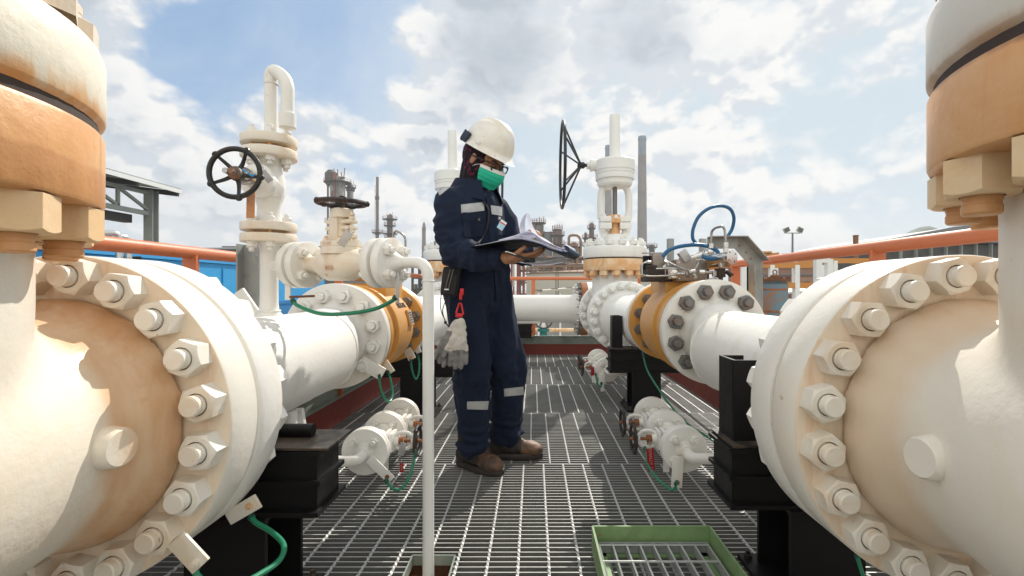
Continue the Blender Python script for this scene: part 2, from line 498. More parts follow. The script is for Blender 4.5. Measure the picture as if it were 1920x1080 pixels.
def tag(o, label=None, cat=None, group=None, kind=None):
    if label: o['label'] = label
    if cat: o['category'] = cat
    if group: o['group'] = group
    if kind: o['kind'] = kind
    return o


def thing(name, label, cat, loc=(0, 0, 0), rotz=0.0, group=None):
    o = link(name, None, None, loc, (0, 0, rotz))
    o.empty_display_size = 0.1
    return tag(o, label, cat, group)


def copy_tree(o, parent=None, top=True):
    c = o.copy(); COL.objects.link(c)
    if parent is not None: c.parent = parent
    for ch in list(o.children): copy_tree(ch, c, False)
    return c


def copy_thing(src, loc, label, rotz=None, group=None):
    c = copy_tree(src)
    c.location = loc
    if rotz is not None: c.rotation_euler = (0, 0, rotz)
    c['label'] = label
    if group: c['group'] = group
    return c


# ------------------------------------------------------------------ bolts
NUTS = {}


def nut_mesh(R_, h, sr, sl, mats, key):
    """hex nut sitting on z=0 pointing +z with its stud end; R_ corner radius"""
    if key in NUTS: return NUTS[key]
    b = MB()
    # hex prism with the turned chamfer of a real nut: corners dip where the cone cuts them
    seg = 24
    def hexr(t):
        a = (t % (PI / 3)) - PI / 6
        return R_ * math.cos(PI / 6) / math.cos(a)
    ap = R_ * math.cos(PI / 6)
    rings = []
    def ring(hf, rf): rings.append([(rf(t) * math.cos(t), rf(t) * math.sin(t), hf(t)) for t in [2 * PI * k / seg for k in range(seg)]])
    def drop(t): return (hexr(t) - ap) * 0.62
    ring(lambda t: 0.0, lambda t: hexr(t))
    ring(lambda t: h - 0.0015 - drop(t), lambda t: hexr(t))
    ring(lambda t: h, lambda t: ap * 0.955)
    ring(lambda t: h, lambda t: sr * 1.10)
    vs = [v for r_ in rings for v in r_]; fs = []
    for i in range(3):
        for k in range(seg):
            fs.append([i * seg + k, i * seg + (k + 1) % seg, (i + 1) * seg + (k + 1) % seg, (i + 1) * seg + k])
    b.add(vs, fs)
    b.use(1)
    b.lathe([(h - 0.004, sr), (h + sl * 0.22, sr), (h + sl * 0.25, sr * 0.95), (h + sl * 0.45, sr * 0.95), (h + sl * 0.5, sr), (h + sl * 0.88, sr), (h + sl, sr * 0.88)], seg=20, cap0=False)
    NUTS[key] = b.mesh('stud_nut', mats, 25)
    return NUTS[key]


def bolt_circle(parent, me, n, rb, C, axis, phase=None, name='stud_nut', skip=None):
    x, y, a = frame(axis)
    C = Vector(C)
    if phase is None: phase = PI / n
    base = a.to_track_quat('Z', 'Y')
    for k in range(n):
        if skip and k in skip: continue
        t = 2 * PI * k / n + phase
        p = C + x * (math.cos(t) * rb) + y * (math.sin(t) * rb)
        o = link(name, me, parent, p)
        q = a.to_track_quat('Z', 'Y') @ Euler((0, 0, random.uniform(-0.35, 0.35) + t * 0)).to_quaternion()
        o.rotation_mode = 'QUATERNION'
        o.rotation_quaternion = q


def disc_prof(r, h0, h1, rin=0.0, b=0.006):
    """flange plate with slightly rounded rim"""
    return [(h0, rin), (h0, r - b), (h0 + b * 0.35, r - b * 0.3), (h0 + b, r), (h1 - b, r), (h1 - b * 0.35, r - b * 0.3), (h1, r - b), (h1, rin)]


def torus_pts(C, rad, axis, n=48):
    x, y, a = frame(axis)
    C = Vector(C)
    return [C + x * (math.cos(2 * PI * k / n) * rad) + y * (math.sin(2 * PI * k / n) * rad) for k in range(n)]


def spoke_wheel(parent, C, rad, axis, matn, rim=0.012, nsp=5, dish=0.0, hub=0.028, hubh=0.03, lumps=False, phase=0.3, rim_seg=10, name='handwheel'):
    """handwheel: rim plus spokes going to a hub which lies dish behind the rim plane"""
    x, y, a = frame(axis); C = Vector(C)
    b = MB()
    b.tube(torus_pts(C, rad, axis, 56), rim, rim_seg, closed=True)
    H0 = C - a * dish
    b.lathe([(-hubh / 2, hub * .7), (-hubh * .35, hub), (hubh * .35, hub), (hubh / 2, hub * .7)], H0, a, 20)
    for k in range(nsp):
        t = 2 * PI * k / nsp + phase
        e = C + x * (math.cos(t) * rad) + y * (math.sin(t) * rad)
        d = (e - H0).normalized()
        mid = (H0 + e) / 2
        if lumps: mid = mid - a * rim * 0.9
        b.tube(spline([H0 + d * hub * 0.6, mid, e], 5), rim * 0.62 if not lumps else [rim * 0.95 - 0.35 * rim * i / 10 for i in range(11)], 8)
        if lumps:
            b.lathe([(-rim * 1.1, rim * .5), (-rim * .6, rim * 1.15), (rim * .6, rim * 1.15), (rim * 1.1, rim * .5)], e + (e - C).normalized() * rim * 0.5, (e - C), 10)
    return b.build(name, matn, parent)


XL, XR = -0.955, 0.873
ZP = 0.625
NUT16 = lambda m='white': nut_mesh(0.0385, 0.039, 0.0205, 0.022, [m, m], 'n16' + m)

# ------------------------------------------------------------------ big gate valves
def gate_valve(label, loc, s, near, group, rd=0.337, rn=0.243, dz=0.0):
    """s=+1: handwheel towards +x. Local origin on the grating below the valve centre."""
    cz = ZP
    body_m = ('body_left' if s > 0 else 'body_right') if near else 'white_clean'
    rim_m = 'flange_tan' if near else 'white_clean'
    nut_m = 'nut_tan' if near else 'white_clean'
    t = thing('gate_valve', label, 'gate valve', loc, 0, group)
    # body along Y with the neck rising out of it, one casting
    b = MB()
    prof = [(-0.385, 0.150), (-0.385, 0.262), (-0.372, 0.258), (-0.35, 0.247), (-0.32, 0.232), (-0.28, 0.222), (-0.24, 0.221), (-0.19, 0.228), (-0.12, 0.241), (-0.05, 0.249)]
    prof += [(-h, r) for h, r in prof[::-1]]
    b.lathe(prof, (0, 0, cz), (0, 1, 0), 72)
    b.lathe([(0.0, 0.97 * rn), (0.13, 0.97 * rn), (0.19, 0.99 * rn), (0.235, rn), (0.46, rn)], (0, 0, cz), (0, 0, 1), 72)
    body = b.build('body', body_m, t)
    # join the neck smoothly to the body
    rm = body.modifiers.new('r', 'REMESH'); rm.mode = 'VOXEL'; rm.voxel_size = 0.011 if near else 0.016
    sm = body.modifiers.new('s', 'CORRECTIVE_SMOOTH'); sm.iterations = 14; sm.smooth_type = 'SIMPLE'; sm.use_only_smooth = True; sm.factor = 0.5
    bake(body, 60)
    body.data.materials.clear(); body.data.materials.append(MATS[body_m])
    # drain boss on the aisle side
    b = MB()
    b.lathe([(0.19, 0.044), (0.222, 0.037), (0.245, 0.034), (0.250, 0.030)], (0, 0.262 if s > 0 else 0.212, cz), (s, -0.10, 0.0), 32)
    b.build('boss', body_m, t)
    for e in (-1, 1):
        fl = MB()
        fl.lathe(disc_prof(0.343, 0.387, 0.487, 0.2, 0.007), (0, 0, cz), (0, e, 0), 96, False, False)
        fl.lathe([(0.480, 0.236), (0.4925, 0.236), (0.4925, 0.16)], (0, 0, cz), (0, e, 0), 64, False, False)
        f = fl.build('end_flange', rim_m if e < 0 or near else 'white_clean', t)
        bolt_circle(f, NUT16(nut_m), 20, 0.3015, (0, e * 0.387, cz), (0, -e, 0), PI / 20)
    # bonnet flanges
    c0 = cz; cz = cz + dz
    lo = MB(); lo.lathe(disc_prof(rd, 0.455, 0.577, 0.1, 0.009), (0, 0, cz), (0, 0, 1), 96, False, False)
    lf = lo.build('bonnet_flange', 'ring_orange' if near else 'tan_rust', t)
    up = MB(); up.lathe([(0.590, 0.1), (0.590, rd - 0.009), (0.597, rd - 0.001), (0.600, rd + 0.001), (0.690, rd + 0.001), (0.706, rd - 0.005), (0.716, rd - 0.019), (0.720, 0.1)], (0, 0, cz), (0, 0, 1), 96, False, False)
    uf = up.build('bonnet_cover', ('cover_rusty' if s > 0 else 'cover_grey') if near else rim_m, t)
    gk = MB(); gk.lathe([(0.570, rd - 0.04), (0.570, rd - 0.008), (0.598, rd - 0.008), (0.598, rd - 0.04)], (0, 0, cz), (0, 0, 1), 64, False, False)
    gk.build('gasket', 'gasket', t)
    nb = 14
    big = nut_mesh(0.047, 0.052, 0.023, 0.026, ['tan_rust' if not near else 'nut_tan2', 'ring_orange' if near else 'tan_rust'], 'bonlo%d' % near)
    bigu = nut_mesh(0.045, 0.045, 0.022, 0.03, [rim_m, rim_m], 'bonup%d' % near)
    bolt_circle(lf, big, nb, rd - 0.045, (0, 0, cz + 0.455), (0, 0, -1), 0.1)
    bolt_circle(uf, bigu, nb, rd - 0.05, (0, 0, cz + 0.720), (0, 0, 1), 0.1)
    # conical base, yoke, gland, gear drum, stem cover
    z0 = cz + 0.72
    yk = MB()
    yk.lathe([(0, 0.20), (0.01, 0.19), (0.03, 0.165), (0.06, 0.125), (0.10, 0.105), (0.125, 0.105)], (0, 0, z0), (0, 0, 1), 48)
    for e in (-1, 1):
        yk.box((e * 0.105, 0, z0 + 0.215), (0.125, 0.17, 0.07), bv=0.012)
        yk.box((e * 0.105, 0, z0 + 0.285), (0.12, 0.16, 0.06), bv=0.010)
        yk.tube(spline([(e * 0.10, 0, z0 + 0.10), (e * 0.12, 0, z0 + 0.15), (e * 0.125, 0, z0 + 0.2)], 4), 0.045, 16)
        yk.tube(spline([(e * 0.150, 0, z0 + 0.30), (e * 0.150, 0, z0 + 0.52), (e * 0.135, 0, z0 + 0.60), (e * 0.09, 0, z0 + 0.655), (0, 0, z0 + 0.665)], 6), 0.037, 16)
    yk.lathe([(0.64, 0.17), (0.66, 0.185), (0.70, 0.185), (0.71, 0.19)], (0, 0, z0), (0, 0, 1), 48)
    y = yk.build('yoke', rim_m, t)
    nm = nut_mesh(0.024, 0.024, 0.012, 0.014, [rim_m, rim_m], 'yk%d' % near)
    for e in (-1, 1):
        for q in (-0.05, 0.05):
            link('stud_nut', nm, y, (e * 0.125, q, z0 + 0.315))
            link('stud_nut', nm, y, (e * 0.13, q, z0 + 0.18), (PI, 0, 0))
    st = MB(); st.lathe([(0.10, 0.026), (0.66, 0.026)], (0, 0, z0), (0, 0, 1), 20); st.build('stem', 'nut_grey', t)
    gl = MB()
    gl.lathe([(0.11, 0.055), (0.19, 0.055), (0.195, 0.045), (0.26, 0.045)], (0, 0, z0), (0, 0, 1), 32)
    gl.lathe([(0.245, 0.085), (0.25, 0.092), (0.29, 0.092), (0.30, 0.07), (0.335, 0.06)], (0, 0, z0), (0, 0, 1), 32)
    g_ = gl.build('gland', 'tan_rust' if not near else 'cream', t)
    for e in (-1, 1): link('stud_nut', nm, g_, (0, e * 0.068, z0 + 0.29))
    gd = MB()
    gd.lathe([(0.705, 0.195), (0.712, 0.205), (0.760, 0.205), (0.765, 0.198), (0.770, 0.205), (0.800, 0.205), (0.803, 0.212), (0.905, 0.212), (0.918, 0.20), (0.922, 0.18), (0.93, 0.085), (0.945, 0.072), (0.96, 0.062)], (0, 0, z0), (0, 0, 1), 64)
    gd.lathe([(0.17, 0.06), (0.235, 0.06), (0.24, 0.066), (0.262, 0.066), (0.266, 0.04), (0.30, 0.04)], (0, 0, z0 + 0.87), (s, 0, 0), 28)
    gd.build('gear_drum', rim_m, t)
    sn = nut_mesh(0.018, 0.016, 0.009, 0.008, [rim_m, rim_m], 'gd%d' % near)
    sc_ = MB(); sc_.lathe([(0.94, 0.056), (1.40, 0.056), (1.408, 0.053), (1.412, 0.04)], (0, 0, z0), (0, 0, 1), 32)
    sc_.build('stem_cover', 'white_clean', t)
    sh = MB(); sh.lathe([(0.28, 0.018), (0.345, 0.018)], (0, 0, z0 + 0.87), (s, 0, 0), 16); sh.build('wheel_shaft', 'black_wheel', t)
    spoke_wheel(t, (s * 0.56, 0, z0 + 0.87), 0.452, (s, 0, 0), 'black_wheel', 0.0165, 6, 0.20, 0.035, 0.08, phase=0.45)
    return t


def bake(o, angle=40):
    dg = bpy.context.evaluated_depsgraph_get()
    dg.update()
    me = bpy.data.meshes.new_from_object(o.evaluated_get(dg))
    o.modifiers.clear()
    o.data = me
    me.polygons.foreach_set('use_smooth', [True] * len(me.polygons))
    me.set_sharp_from_angle(angle=R(angle))
    return o


YN = 0.607          # near valve centre
GV = 'big white gate valves of the two pipelines'
gv_l = gate_valve('huge rust streaked gate valve filling the left edge of the picture', (XL, YN, 0), 1, True, GV, 0.321, 0.239, -0.056)
gv_r = gate_valve('huge cream gate valve filling the right edge of the picture', (XR, YN, 0), -1, True, GV, 0.302, 0.217)
plate = MB(); 
# rivetted nameplate on the rusty bonnet flange of the near left valve
px_, py_ = math.sin(R(38)), -math.cos(R(38))
plate_c = Vector((px_ * 0.3225, py_ * 0.3225, 0))
rt = Matrix.Rotation(R(38), 3, 'Z')
plate.box(plate_c + Vector((0, 0, ZP + 0.460)), (0.10, 0.004, 0.036), rt, bv=0.0015)
for e in (-0.042, 0.042):
    plate.lathe([(0, 0.004), (0.003, 0.0035), (0.004, 0.002)], plate_c + rt @ Vector((e, -0.002, 0)) + Vector((0, 0, ZP + 0.460)), rt @ Vector((0, -1, 0)), 12)
plate.build('nameplate', 'tan_rust', gv_l)
gate_valve('gate valve standing behind the worker, its stem cover beside the hard hat', (XL, 5.80, 0), 1, False, GV)
gate_valve('far gate valve with tall stem cover and large black wheel seen edge on', (XR, 5.26, 0), -1, False, GV)


# ------------------------------------------------------------------ pipe spools
def weld(b, C, r, axis=(0, 1, 0), w=0.006):
    pts = torus_pts(C, r, axis, 90)
    pts = [p + Vector(axis) * random.uniform(-0.0012, 0.0012) for p in pts]
    b.tube(pts, [w * random.uniform(0.8, 1.15) for _ in pts], 6, closed=True)


def spool(label, X, parts_fn, group='painted pipe sections between the valves'):
    t = thing('pipe_section', label, 'pipe', (X, 0, 0), 0, group)
    parts_fn(t)
    return t


N10 = lambda: nut_mesh(0.0335, 0.034, 0.0165, 0.018, ['white', 'white'], 'n10')
N10G = lambda: nut_mesh(0.037, 0.036, 0.018, 0.026, ['nut_grey', 'stud_rusty'], 'n10g')
N10Y = lambda: nut_mesh(0.035, 0.033, 0.017, 0.012, ['nut_grey', 'nut_grey'], 'n10y')


def near_spool(t, zv, grey):
    z = Vector((0, 0, ZP))
    m_ = 'white'
    # 16 inch flange facing the near valve
    f = MB()
    f.lathe(disc_prof(0.343, 1.105, 1.203, 0.15, 0.007), z, (0, 1, 0), 96, False, False)
    f.lathe([(1.20, 0.262), (1.215, 0.255), (1.25, 0.222), (1.29, 0.19), (1.31, 0.179)], z, (0, 1, 0), 72, False, False)
    fo = f.build('pipe_flange', m_, t)
    bolt_circle(fo, NUT16('white'), 20, 0.3015, (0, 1.203, ZP), (0, 1, 0), PI / 20)
    p = MB()
    dz = zv - 0.62
    prof = [(1.305, 0.1778), (2.165, 0.1778)]
    off = [(0, 0, 0), (0, 0, 0)]
    for k in range(1, 9):
        tt = k / 8; q = tt * tt * (3 - 2 * tt)
        prof.append((2.165 + 0.13 * tt, 0.1778 + (0.140 - 0.1778) * q)); off.append((0, 0, dz * q))
    prof += [(2.31, 0.142), (2.335, 0.158), (2.352, 0.172), (2.362, 0.176)]; off += [(0, 0, dz)] * 4
    p.lathe(prof, (0, 0, 0.62), (0, 1, 0), 72, False, False, off=off)
    p.build('pipe', m_, t)
    w = MB(); weld(w, (0, 2.165, 0.62), 0.1775, w=0.005); weld(w, (0, 1.315, 0.623), 0.177, w=0.006); w.build('weld', m_, t)
    g = MB(); g.lathe(disc_prof(0.254, 2.360, 2.415, 0.1, 0.005), (0, 0, zv), (0, 1, 0), 80, False, False)
    go = g.build('pipe_flange', m_, t)
    bolt_circle(go, N10G() if grey else N10(), 12, 0.2 if grey else 0.197, (0, 2.360, zv), (0, -1, 0), PI / 12)


def far_spool(t, zv, yg):
    """from the ball valve (y 3.22) to the gate valve flange whose mating plane is yg"""
    g = MB(); g.lathe(disc_prof(0.254, 3.222, 3.28, 0.1, 0.005), (0, 0, zv), (0, 1, 0), 80, False, False)
    go = g.build('pipe_flange', 'white_clean', t)
    p = MB()
    dz = ZP - zv
    prof = [(3.278, 0.18), (3.30, 0.165), (3.34, 0.146), (3.36, 0.1405)]; off = [(0, 0, 0)] * 4
    for k in range(1, 9):
        tt = k / 8; q = tt * tt * (3 - 2 * tt)
        prof.append((3.37 + 0.33 * tt, 0.1405 + (0.203 - 0.1405) * q)); off.append((0, 0, dz * q))
    e = yg - 0.105
    prof += [(e - 0.16, 0.203), (e - 0.08, 0.222), (e - 0.03, 0.245), (e, 0.26)]; off += [(0, 0, dz)] * 4
    p.lathe(prof, (0, 0, zv), (0, 1, 0), 72, False, False, off=off)
    p.build('pipe', 'white_clean', t)
    f = MB(); f.lathe(disc_prof(0.343, e, e + 0.098, 0.15, 0.007), (0, 0, ZP), (0, 1, 0), 96, False, False)
    fo = f.build('pipe_flange', 'white_clean', t)
    bolt_circle(fo, NUT16('white_clean'), 20, 0.3015, (0, e, ZP), (0, -1, 0), PI / 20)
    w = MB(); weld(w, (0, 3.70, ZP), 0.2025, w=0.004); w.build('weld', 'white_clean', t)


ZVL, ZVR = 0.668, 0.688
sp_l = spool('near left white pipe with wide flange, vent stub on top', XL, lambda t: near_spool(t, ZVL, False))
sp_r = spool('near right white pipe joined by grey nuts to the yellow valve', XR, lambda t: near_spool(t, ZVR, True))
spool('white pipe partly behind the worker, beyond the left yellow valve', XL, lambda t: far_spool(t, ZVL, 5.80 - 0.495))
spool('short white pipe between the right yellow valve and the far gate valve', XR, lambda t: far_spool(t, ZVR, 5.26 - 0.495))


# header at the far end
def far_end(t, s, yc):
    y0 = yc + 0.5
    f = MB(); f.lathe(disc_prof(0.343, 0, 0.098, 0.15, 0.007), (0, y0, ZP), (0, 1, 0), 72, False, False)
    fo = f.build('pipe_flange', 'white_clean', t)
    p = MB()
    p.lathe([(0, 0.26), (0.03, 0.245), (0.1, 0.215), (0.15, 0.203), (0.38, 0.203)], (0, y0 + 0.09, ZP), (0, 1, 0), 56, False, False)
    p.tube(bend([(0, y0 + 0.3, ZP), (0, 6.42, ZP), (-s * 0.2, 6.42, ZP)] if False else [(0, y0 + 0.3, ZP), (0, y0 + 0.7, ZP)], 0.2), 0.203, 40)
    p.build('pipe', 'white_clean', t)


YH = 6.30
hd = thing('header_pipe', 'white pipe running crosswise behind the worker', 'pipe', (0, YH, 0))
b = MB()
b.lathe([(XL - 0.1, 0.178), (0.50, 0.178), (0.53, 0.19), (0.57, 0.215), (0.60, 0.25)], (0, 0, 0.633), (1, 0, 0), 56, False, False)
b.build('pipe', 'white_clean', hd)
b = MB(); weld(b, (0.17, 0, 0.633), 0.178, (1, 0, 0), 0.004); b.build('weld', 'white_clean', hd)
b = MB(); b.tube(bend([(XL, -0.05, 0.633), (XL, 0.0, 0.633), (XL + 0.2, 0, 0.633)], 0.2), 0.19, 32); b.build('elbow', 'white_clean', hd)
b = MB(); b.lathe(disc_prof(0.343, 0.60, 0.68, 0.15, 0.006), (0, 0, 0.633), (1, 0, 0), 72, False, False)
hf = b.build('pipe_flange', 'rust', hd)
bolt_circle(hf, nut_mesh(0.038, 0.04, 0.02, 0.03, ['nut_grey', 'steel_bright'], 'nh'), 20, 0.300, (0.60, 0, 0.633), (-1, 0, 0))
b = MB(); b.lathe([(0.68, 0.343), (0.76, 0.343), (0.76, 0.26), (0.80, 0.22), (0.95, 0.203)], (0, 0, 0.633), (1, 0, 0), 56, False, False)
b.tube(bend([(0.9, 0, 0.633), (1.25, 0, 0.633), (1.25, 0.6, 0.633)], 0.3), 0.203, 32)
b.build('flanged_elbow', 'white_clean', hd)
b = MB(); b.box((-0.35, 0, 0.455), (0.30, 0.16, 0.02)); b.box((-0.12, -0.08, 0.475), (0.42, 0.02, 0.05), bv=0.005)
b.build('pipe_shoe', 'white_clean', hd)


# ------------------------------------------------------------------ yellow ball valves
def ball_valve(label, X, zv, s):
    t = thing('ball_valve', label, 'ball valve', (X, 2.82, 0), 0, 'yellow ball valves')
    y0 = -0.395
    for e, (a_, c_) in (( -1, (-0.402, -0.345)), (1, (0.340, 0.398))):
        f = MB(); f.lathe(disc_prof(0.252, a_, c_, 0.1, 0.005), (0, 0, zv), (0, 1, 0), 80, False, False)
        fo = f.build('end_flange', 'yellow', t)
        if e > 0: bolt_circle(fo, N10Y(), 12, 0.2, (0, a_, zv), (0, -1, 0), PI / 12)
        else: bolt_circle(fo, N10Y(), 12, 0.2, (0, c_, zv), (0, 1, 0), PI / 12)
    b = MB()
    b.lathe([(-0.35, 0.18), (-0.30, 0.17), (-0.27, 0.19), (-0.262, 0.222), (-0.25, 0.232), (-0.235, 0.236), (-0.12, 0.240), (0.0, 0.242), (0.10, 0.238), (0.16, 0.226), (0.21, 0.20), (0.25, 0.175), (0.30, 0.165), (0.345, 0.175)], (0, 0, zv), (0, 1, 0), 72, False, False)
    b.build('body', 'yellow_body', t)
    b = MB(); b.lathe(disc_prof(0.249, -0.243, -0.205, 0.2, 0.004), (0, 0, zv), (0, 1, 0), 72, False, False)
    b.build('body_flange', 'yellow', t)
    b = MB()
    b.box((-s * 0.0 - 0.03 * (X > 0) + 0.03 * (X < 0), 0.02, zv + 0.205), (0.245, 0.34, 0.105), bv=0.006)
    b.build('top_pad', 'yellow', t)
    return t


bv_l = ball_valve('yellow ball valve on the left pipe with rusty gear box on top', XL, ZVL, 1)
bv_r = ball_valve('yellow ball valve on the right pipe carrying the steel control box', XR, ZVR, -1)

# raised casting letters and rating plate on the left yellow valve (aisle side)
def text_mesh(body, size, ext=0.001, bold=False):
    cu = bpy.data.curves.new('txt', 'FONT'); cu.body = body; cu.size = size; cu.extrude = ext
    cu.align_x = 'CENTER'; cu.align_y = 'CENTER'; cu.resolution_u = 2
    o = bpy.data.objects.new('txt', cu); COL.objects.link(o)
    dg = bpy.context.evaluated_depsgraph_get(); dg.update()
    me = bpy.data.meshes.new_from_object(o.evaluated_get(dg))
    bpy.data.objects.remove(o)
    return me


def put_text(name, body, size, matn, parent, loc, xdir, ydir, ext=0.001, wrap=None):
    me = text_mesh(body, size, ext)
    x = Vector(xdir).normalized(); y = Vector(ydir).normalized(); z = x.cross(y).normalized(); y = z.cross(x)
    loc = Vector(loc)
    for v in me.vertices:
        c = v.co.copy()
        v.co = loc + x * c.x + y * c.y + z * c.z
    me.materials.clear(); me.materials.append(MATS[matn])
    return link(name, me, parent)


def on_cyl(X, Yl, zv, r, ang):
    return Vector((math.cos(ang) * r, Yl, zv + math.sin(ang) * r))


an = R(33)
put_text('lettering', 'NUSAFE', 0.046, 'print_dark', bv_l, on_cyl(0, -0.02, ZVL, 0.2415, an), (0, 1, 0), (-math.sin(an), 0, math.cos(an)), 0.0022)
pb = MB()
an = R(14)
rt = Matrix.Rotation(-an, 3, 'Y')
pb.box(on_cyl(0, 0.03, ZVL, 0.2455, an), (0.012, 0.085, 0.095), rt, bv=0.002); pb.build('rating_plate_frame', 'yellow', bv_l)
pb = MB(); pb.box(on_cyl(0, 0.03, ZVL, 0.2525, an), (0.003, 0.066, 0.078), rt); 
pl = pb.build('rating_plate', 'tag_metal', bv_l)
pb = MB()
for k in range(5):
    pb.box(on_cyl(0, 0.03 + random.uniform(-.006, .006), ZVL, 0.2545, an) + rt @ Vector((0, 0, 0.028 - 0.014 * k)), (0.001, 0.05, 0.007), rt)
pb.build('plate_print', 'print_dark', pl)

# ------------------------------------------------------------------ ground and far terrain
GZ = -2.6
mat('ground', (0.24, 0.23, 0.20), 0.9, var=0.2, vscale=0.35, patch=(0.15, 0.17, 0.10), patch_amt=0.7, patch_scale=0.09)
mat('concrete', (0.34, 0.33, 0.31), 0.85, var=0.14, vscale=1.5, patch=(0.22, 0.21, 0.19), patch_amt=0.5, patch_scale=0.8)
mat('grass', (0.10, 0.14, 0.035), 0.9, var=0.35, vscale=5, patch=(0.22, 0.20, 0.07), patch_amt=0.6, patch_scale=1.5)
mat('hill', (0.045, 0.08, 0.04), 0.95, var=0.4, vscale=0.12)
mat('far_steel', (0.05, 0.05, 0.052), 0.7, var=0.4, vscale=0.4, patch=(0.13, 0.07, 0.04), patch_amt=0.7, patch_scale=0.15)
mat('far_vessel', (0.25, 0.24, 0.22), 0.5, metal=0.2, var=0.2, vscale=0.3, patch=(0.13, 0.12, 0.10), patch_amt=0.6, patch_scale=0.12, stain=(0.2, 0.1, 0.05), stain_amt=0.6, stain_scale=(0.5, 0.5, 0.06))
mat('far_vessel_dark', (0.11, 0.105, 0.095), 0.55, metal=0.2, var=0.3, vscale=0.3, patch=(0.14, 0.10, 0.075), patch_amt=0.6, patch_scale=0.2)
mat('far_rust', (0.26, 0.14, 0.08), 0.7, var=0.3, vscale=0.5, patch=(0.15, 0.11, 0.09), patch_amt=0.6, patch_scale=0.3)
mat('far_red', (0.20, 0.045, 0.032), 0.6, var=0.2, vscale=1)
mat('stack_grey', (0.17, 0.145, 0.135), 0.7, var=0.12, vscale=0.2, patch=(0.09, 0.08, 0.08), patch_amt=0.5, patch_scale=0.1, stain=(0.07, 0.06, 0.06), stain_amt=0.5, stain_scale=(0.6, 0.6, 0.03))
mat('stack_top', (0.13, 0.17, 0.21), 0.7, var=0.2, vscale=0.3)
mat('stack_brown', (0.22, 0.10, 0.05), 0.7, var=0.2, vscale=0.3)
mat('tank_pale', (0.50, 0.47, 0.40), 0.6, var=0.08, vscale=0.3, stain=(0.35, 0.25, 0.15), stain_amt=0.5, stain_scale=(0.6, 0.6, 0.08))
mat('roof_grey', (0.17, 0.18, 0.19), 0.6, var=0.1, vscale=0.5)
mat('roof_dark', (0.075, 0.07, 0.065), 0.7, var=0.2, vscale=1)
mat('shed_steel', (0.30, 0.31, 0.28), 0.55, var=0.15, vscale=1)
mat('brick', (0.36, 0.22, 0.16), 0.8, var=0.15, vscale=2, patch=(0.25, 0.15, 0.12), patch_amt=0.5, patch_scale=0.7)
mat('frame_white', (0.75, 0.75, 0.73), 0.5, var=0.06, vscale=2)
mat('frame_orange', (0.52, 0.22, 0.05), 0.5, var=0.12, vscale=2)
mat('blue_rusty', (0.13, 0.22, 0.27), 0.55, var=0.15, vscale=6, patch=(0.34, 0.15, 0.06), patch_amt=0.95, patch_scale=5)
mat('teal', (0.01, 0.16, 0.15), 0.5, var=0.15)
mat('glass_lamp', (0.10, 0.10, 0.10), 0.2, var=0.1)

gb = MB()
N = 60
S = [(-800 + 1600 * i / N) for i in range(N + 1)]
gb.add([(x, y, GZ) for y in S for x in S], [[j * (N + 1) + i, j * (N + 1) + i + 1, (j + 1) * (N + 1) + i + 1, (j + 1) * (N + 1) + i] for j in range(N) for i in range(N)])
gb.build('ground', 'ground', kind='structure')
gb = MB(); gb.add([(-7, -4, GZ + 0.004), (5, -4, GZ + 0.004), (5, 16, GZ + 0.004), (-7, 16, GZ + 0.004)], [[0, 1, 2, 3]])
gb.build('concrete_pad', 'concrete', kind='structure')


def hill_mesh(name, cx, cy, rx, ry, h, seed):
    b = MB(); n = 40
    for j in range(n + 1):
        for i in range(n + 1):
            x = -1 + 2 * i / n; y = -1 + 2 * j / n
            rr = math.sqrt(x * x + y * y)
            k = max(0, 1 - rr) ** 0.9
            z = h * k * (0.8 + 0.55 * mnoise.noise(Vector((x * 2.2 + seed, y * 2.2, 0)))) + h * 0.05 * k * mnoise.noise(Vector((x * 9, y * 9, seed)))
            b.v.append(Vector((cx + x * rx, cy + y * ry, GZ - 2 + max(0, z))))
    for j in range(n):
        for i in range(n):
            b.f.append([j * (n + 1) + i, j * (n + 1) + i + 1, (j + 1) * (n + 1) + i + 1, (j + 1) * (n + 1) + i]); b.mi.append(0)
    return b.build(name, 'hill', kind='structure', angle=80)


hill_mesh('hill', 470, 620, 170, 110, 84, 3.1)
hill_mesh('hill', 640, 660, 170, 120, 62, 8.7)
hill_mesh('hill', 300, 690, 200, 90, 34, 1.7)

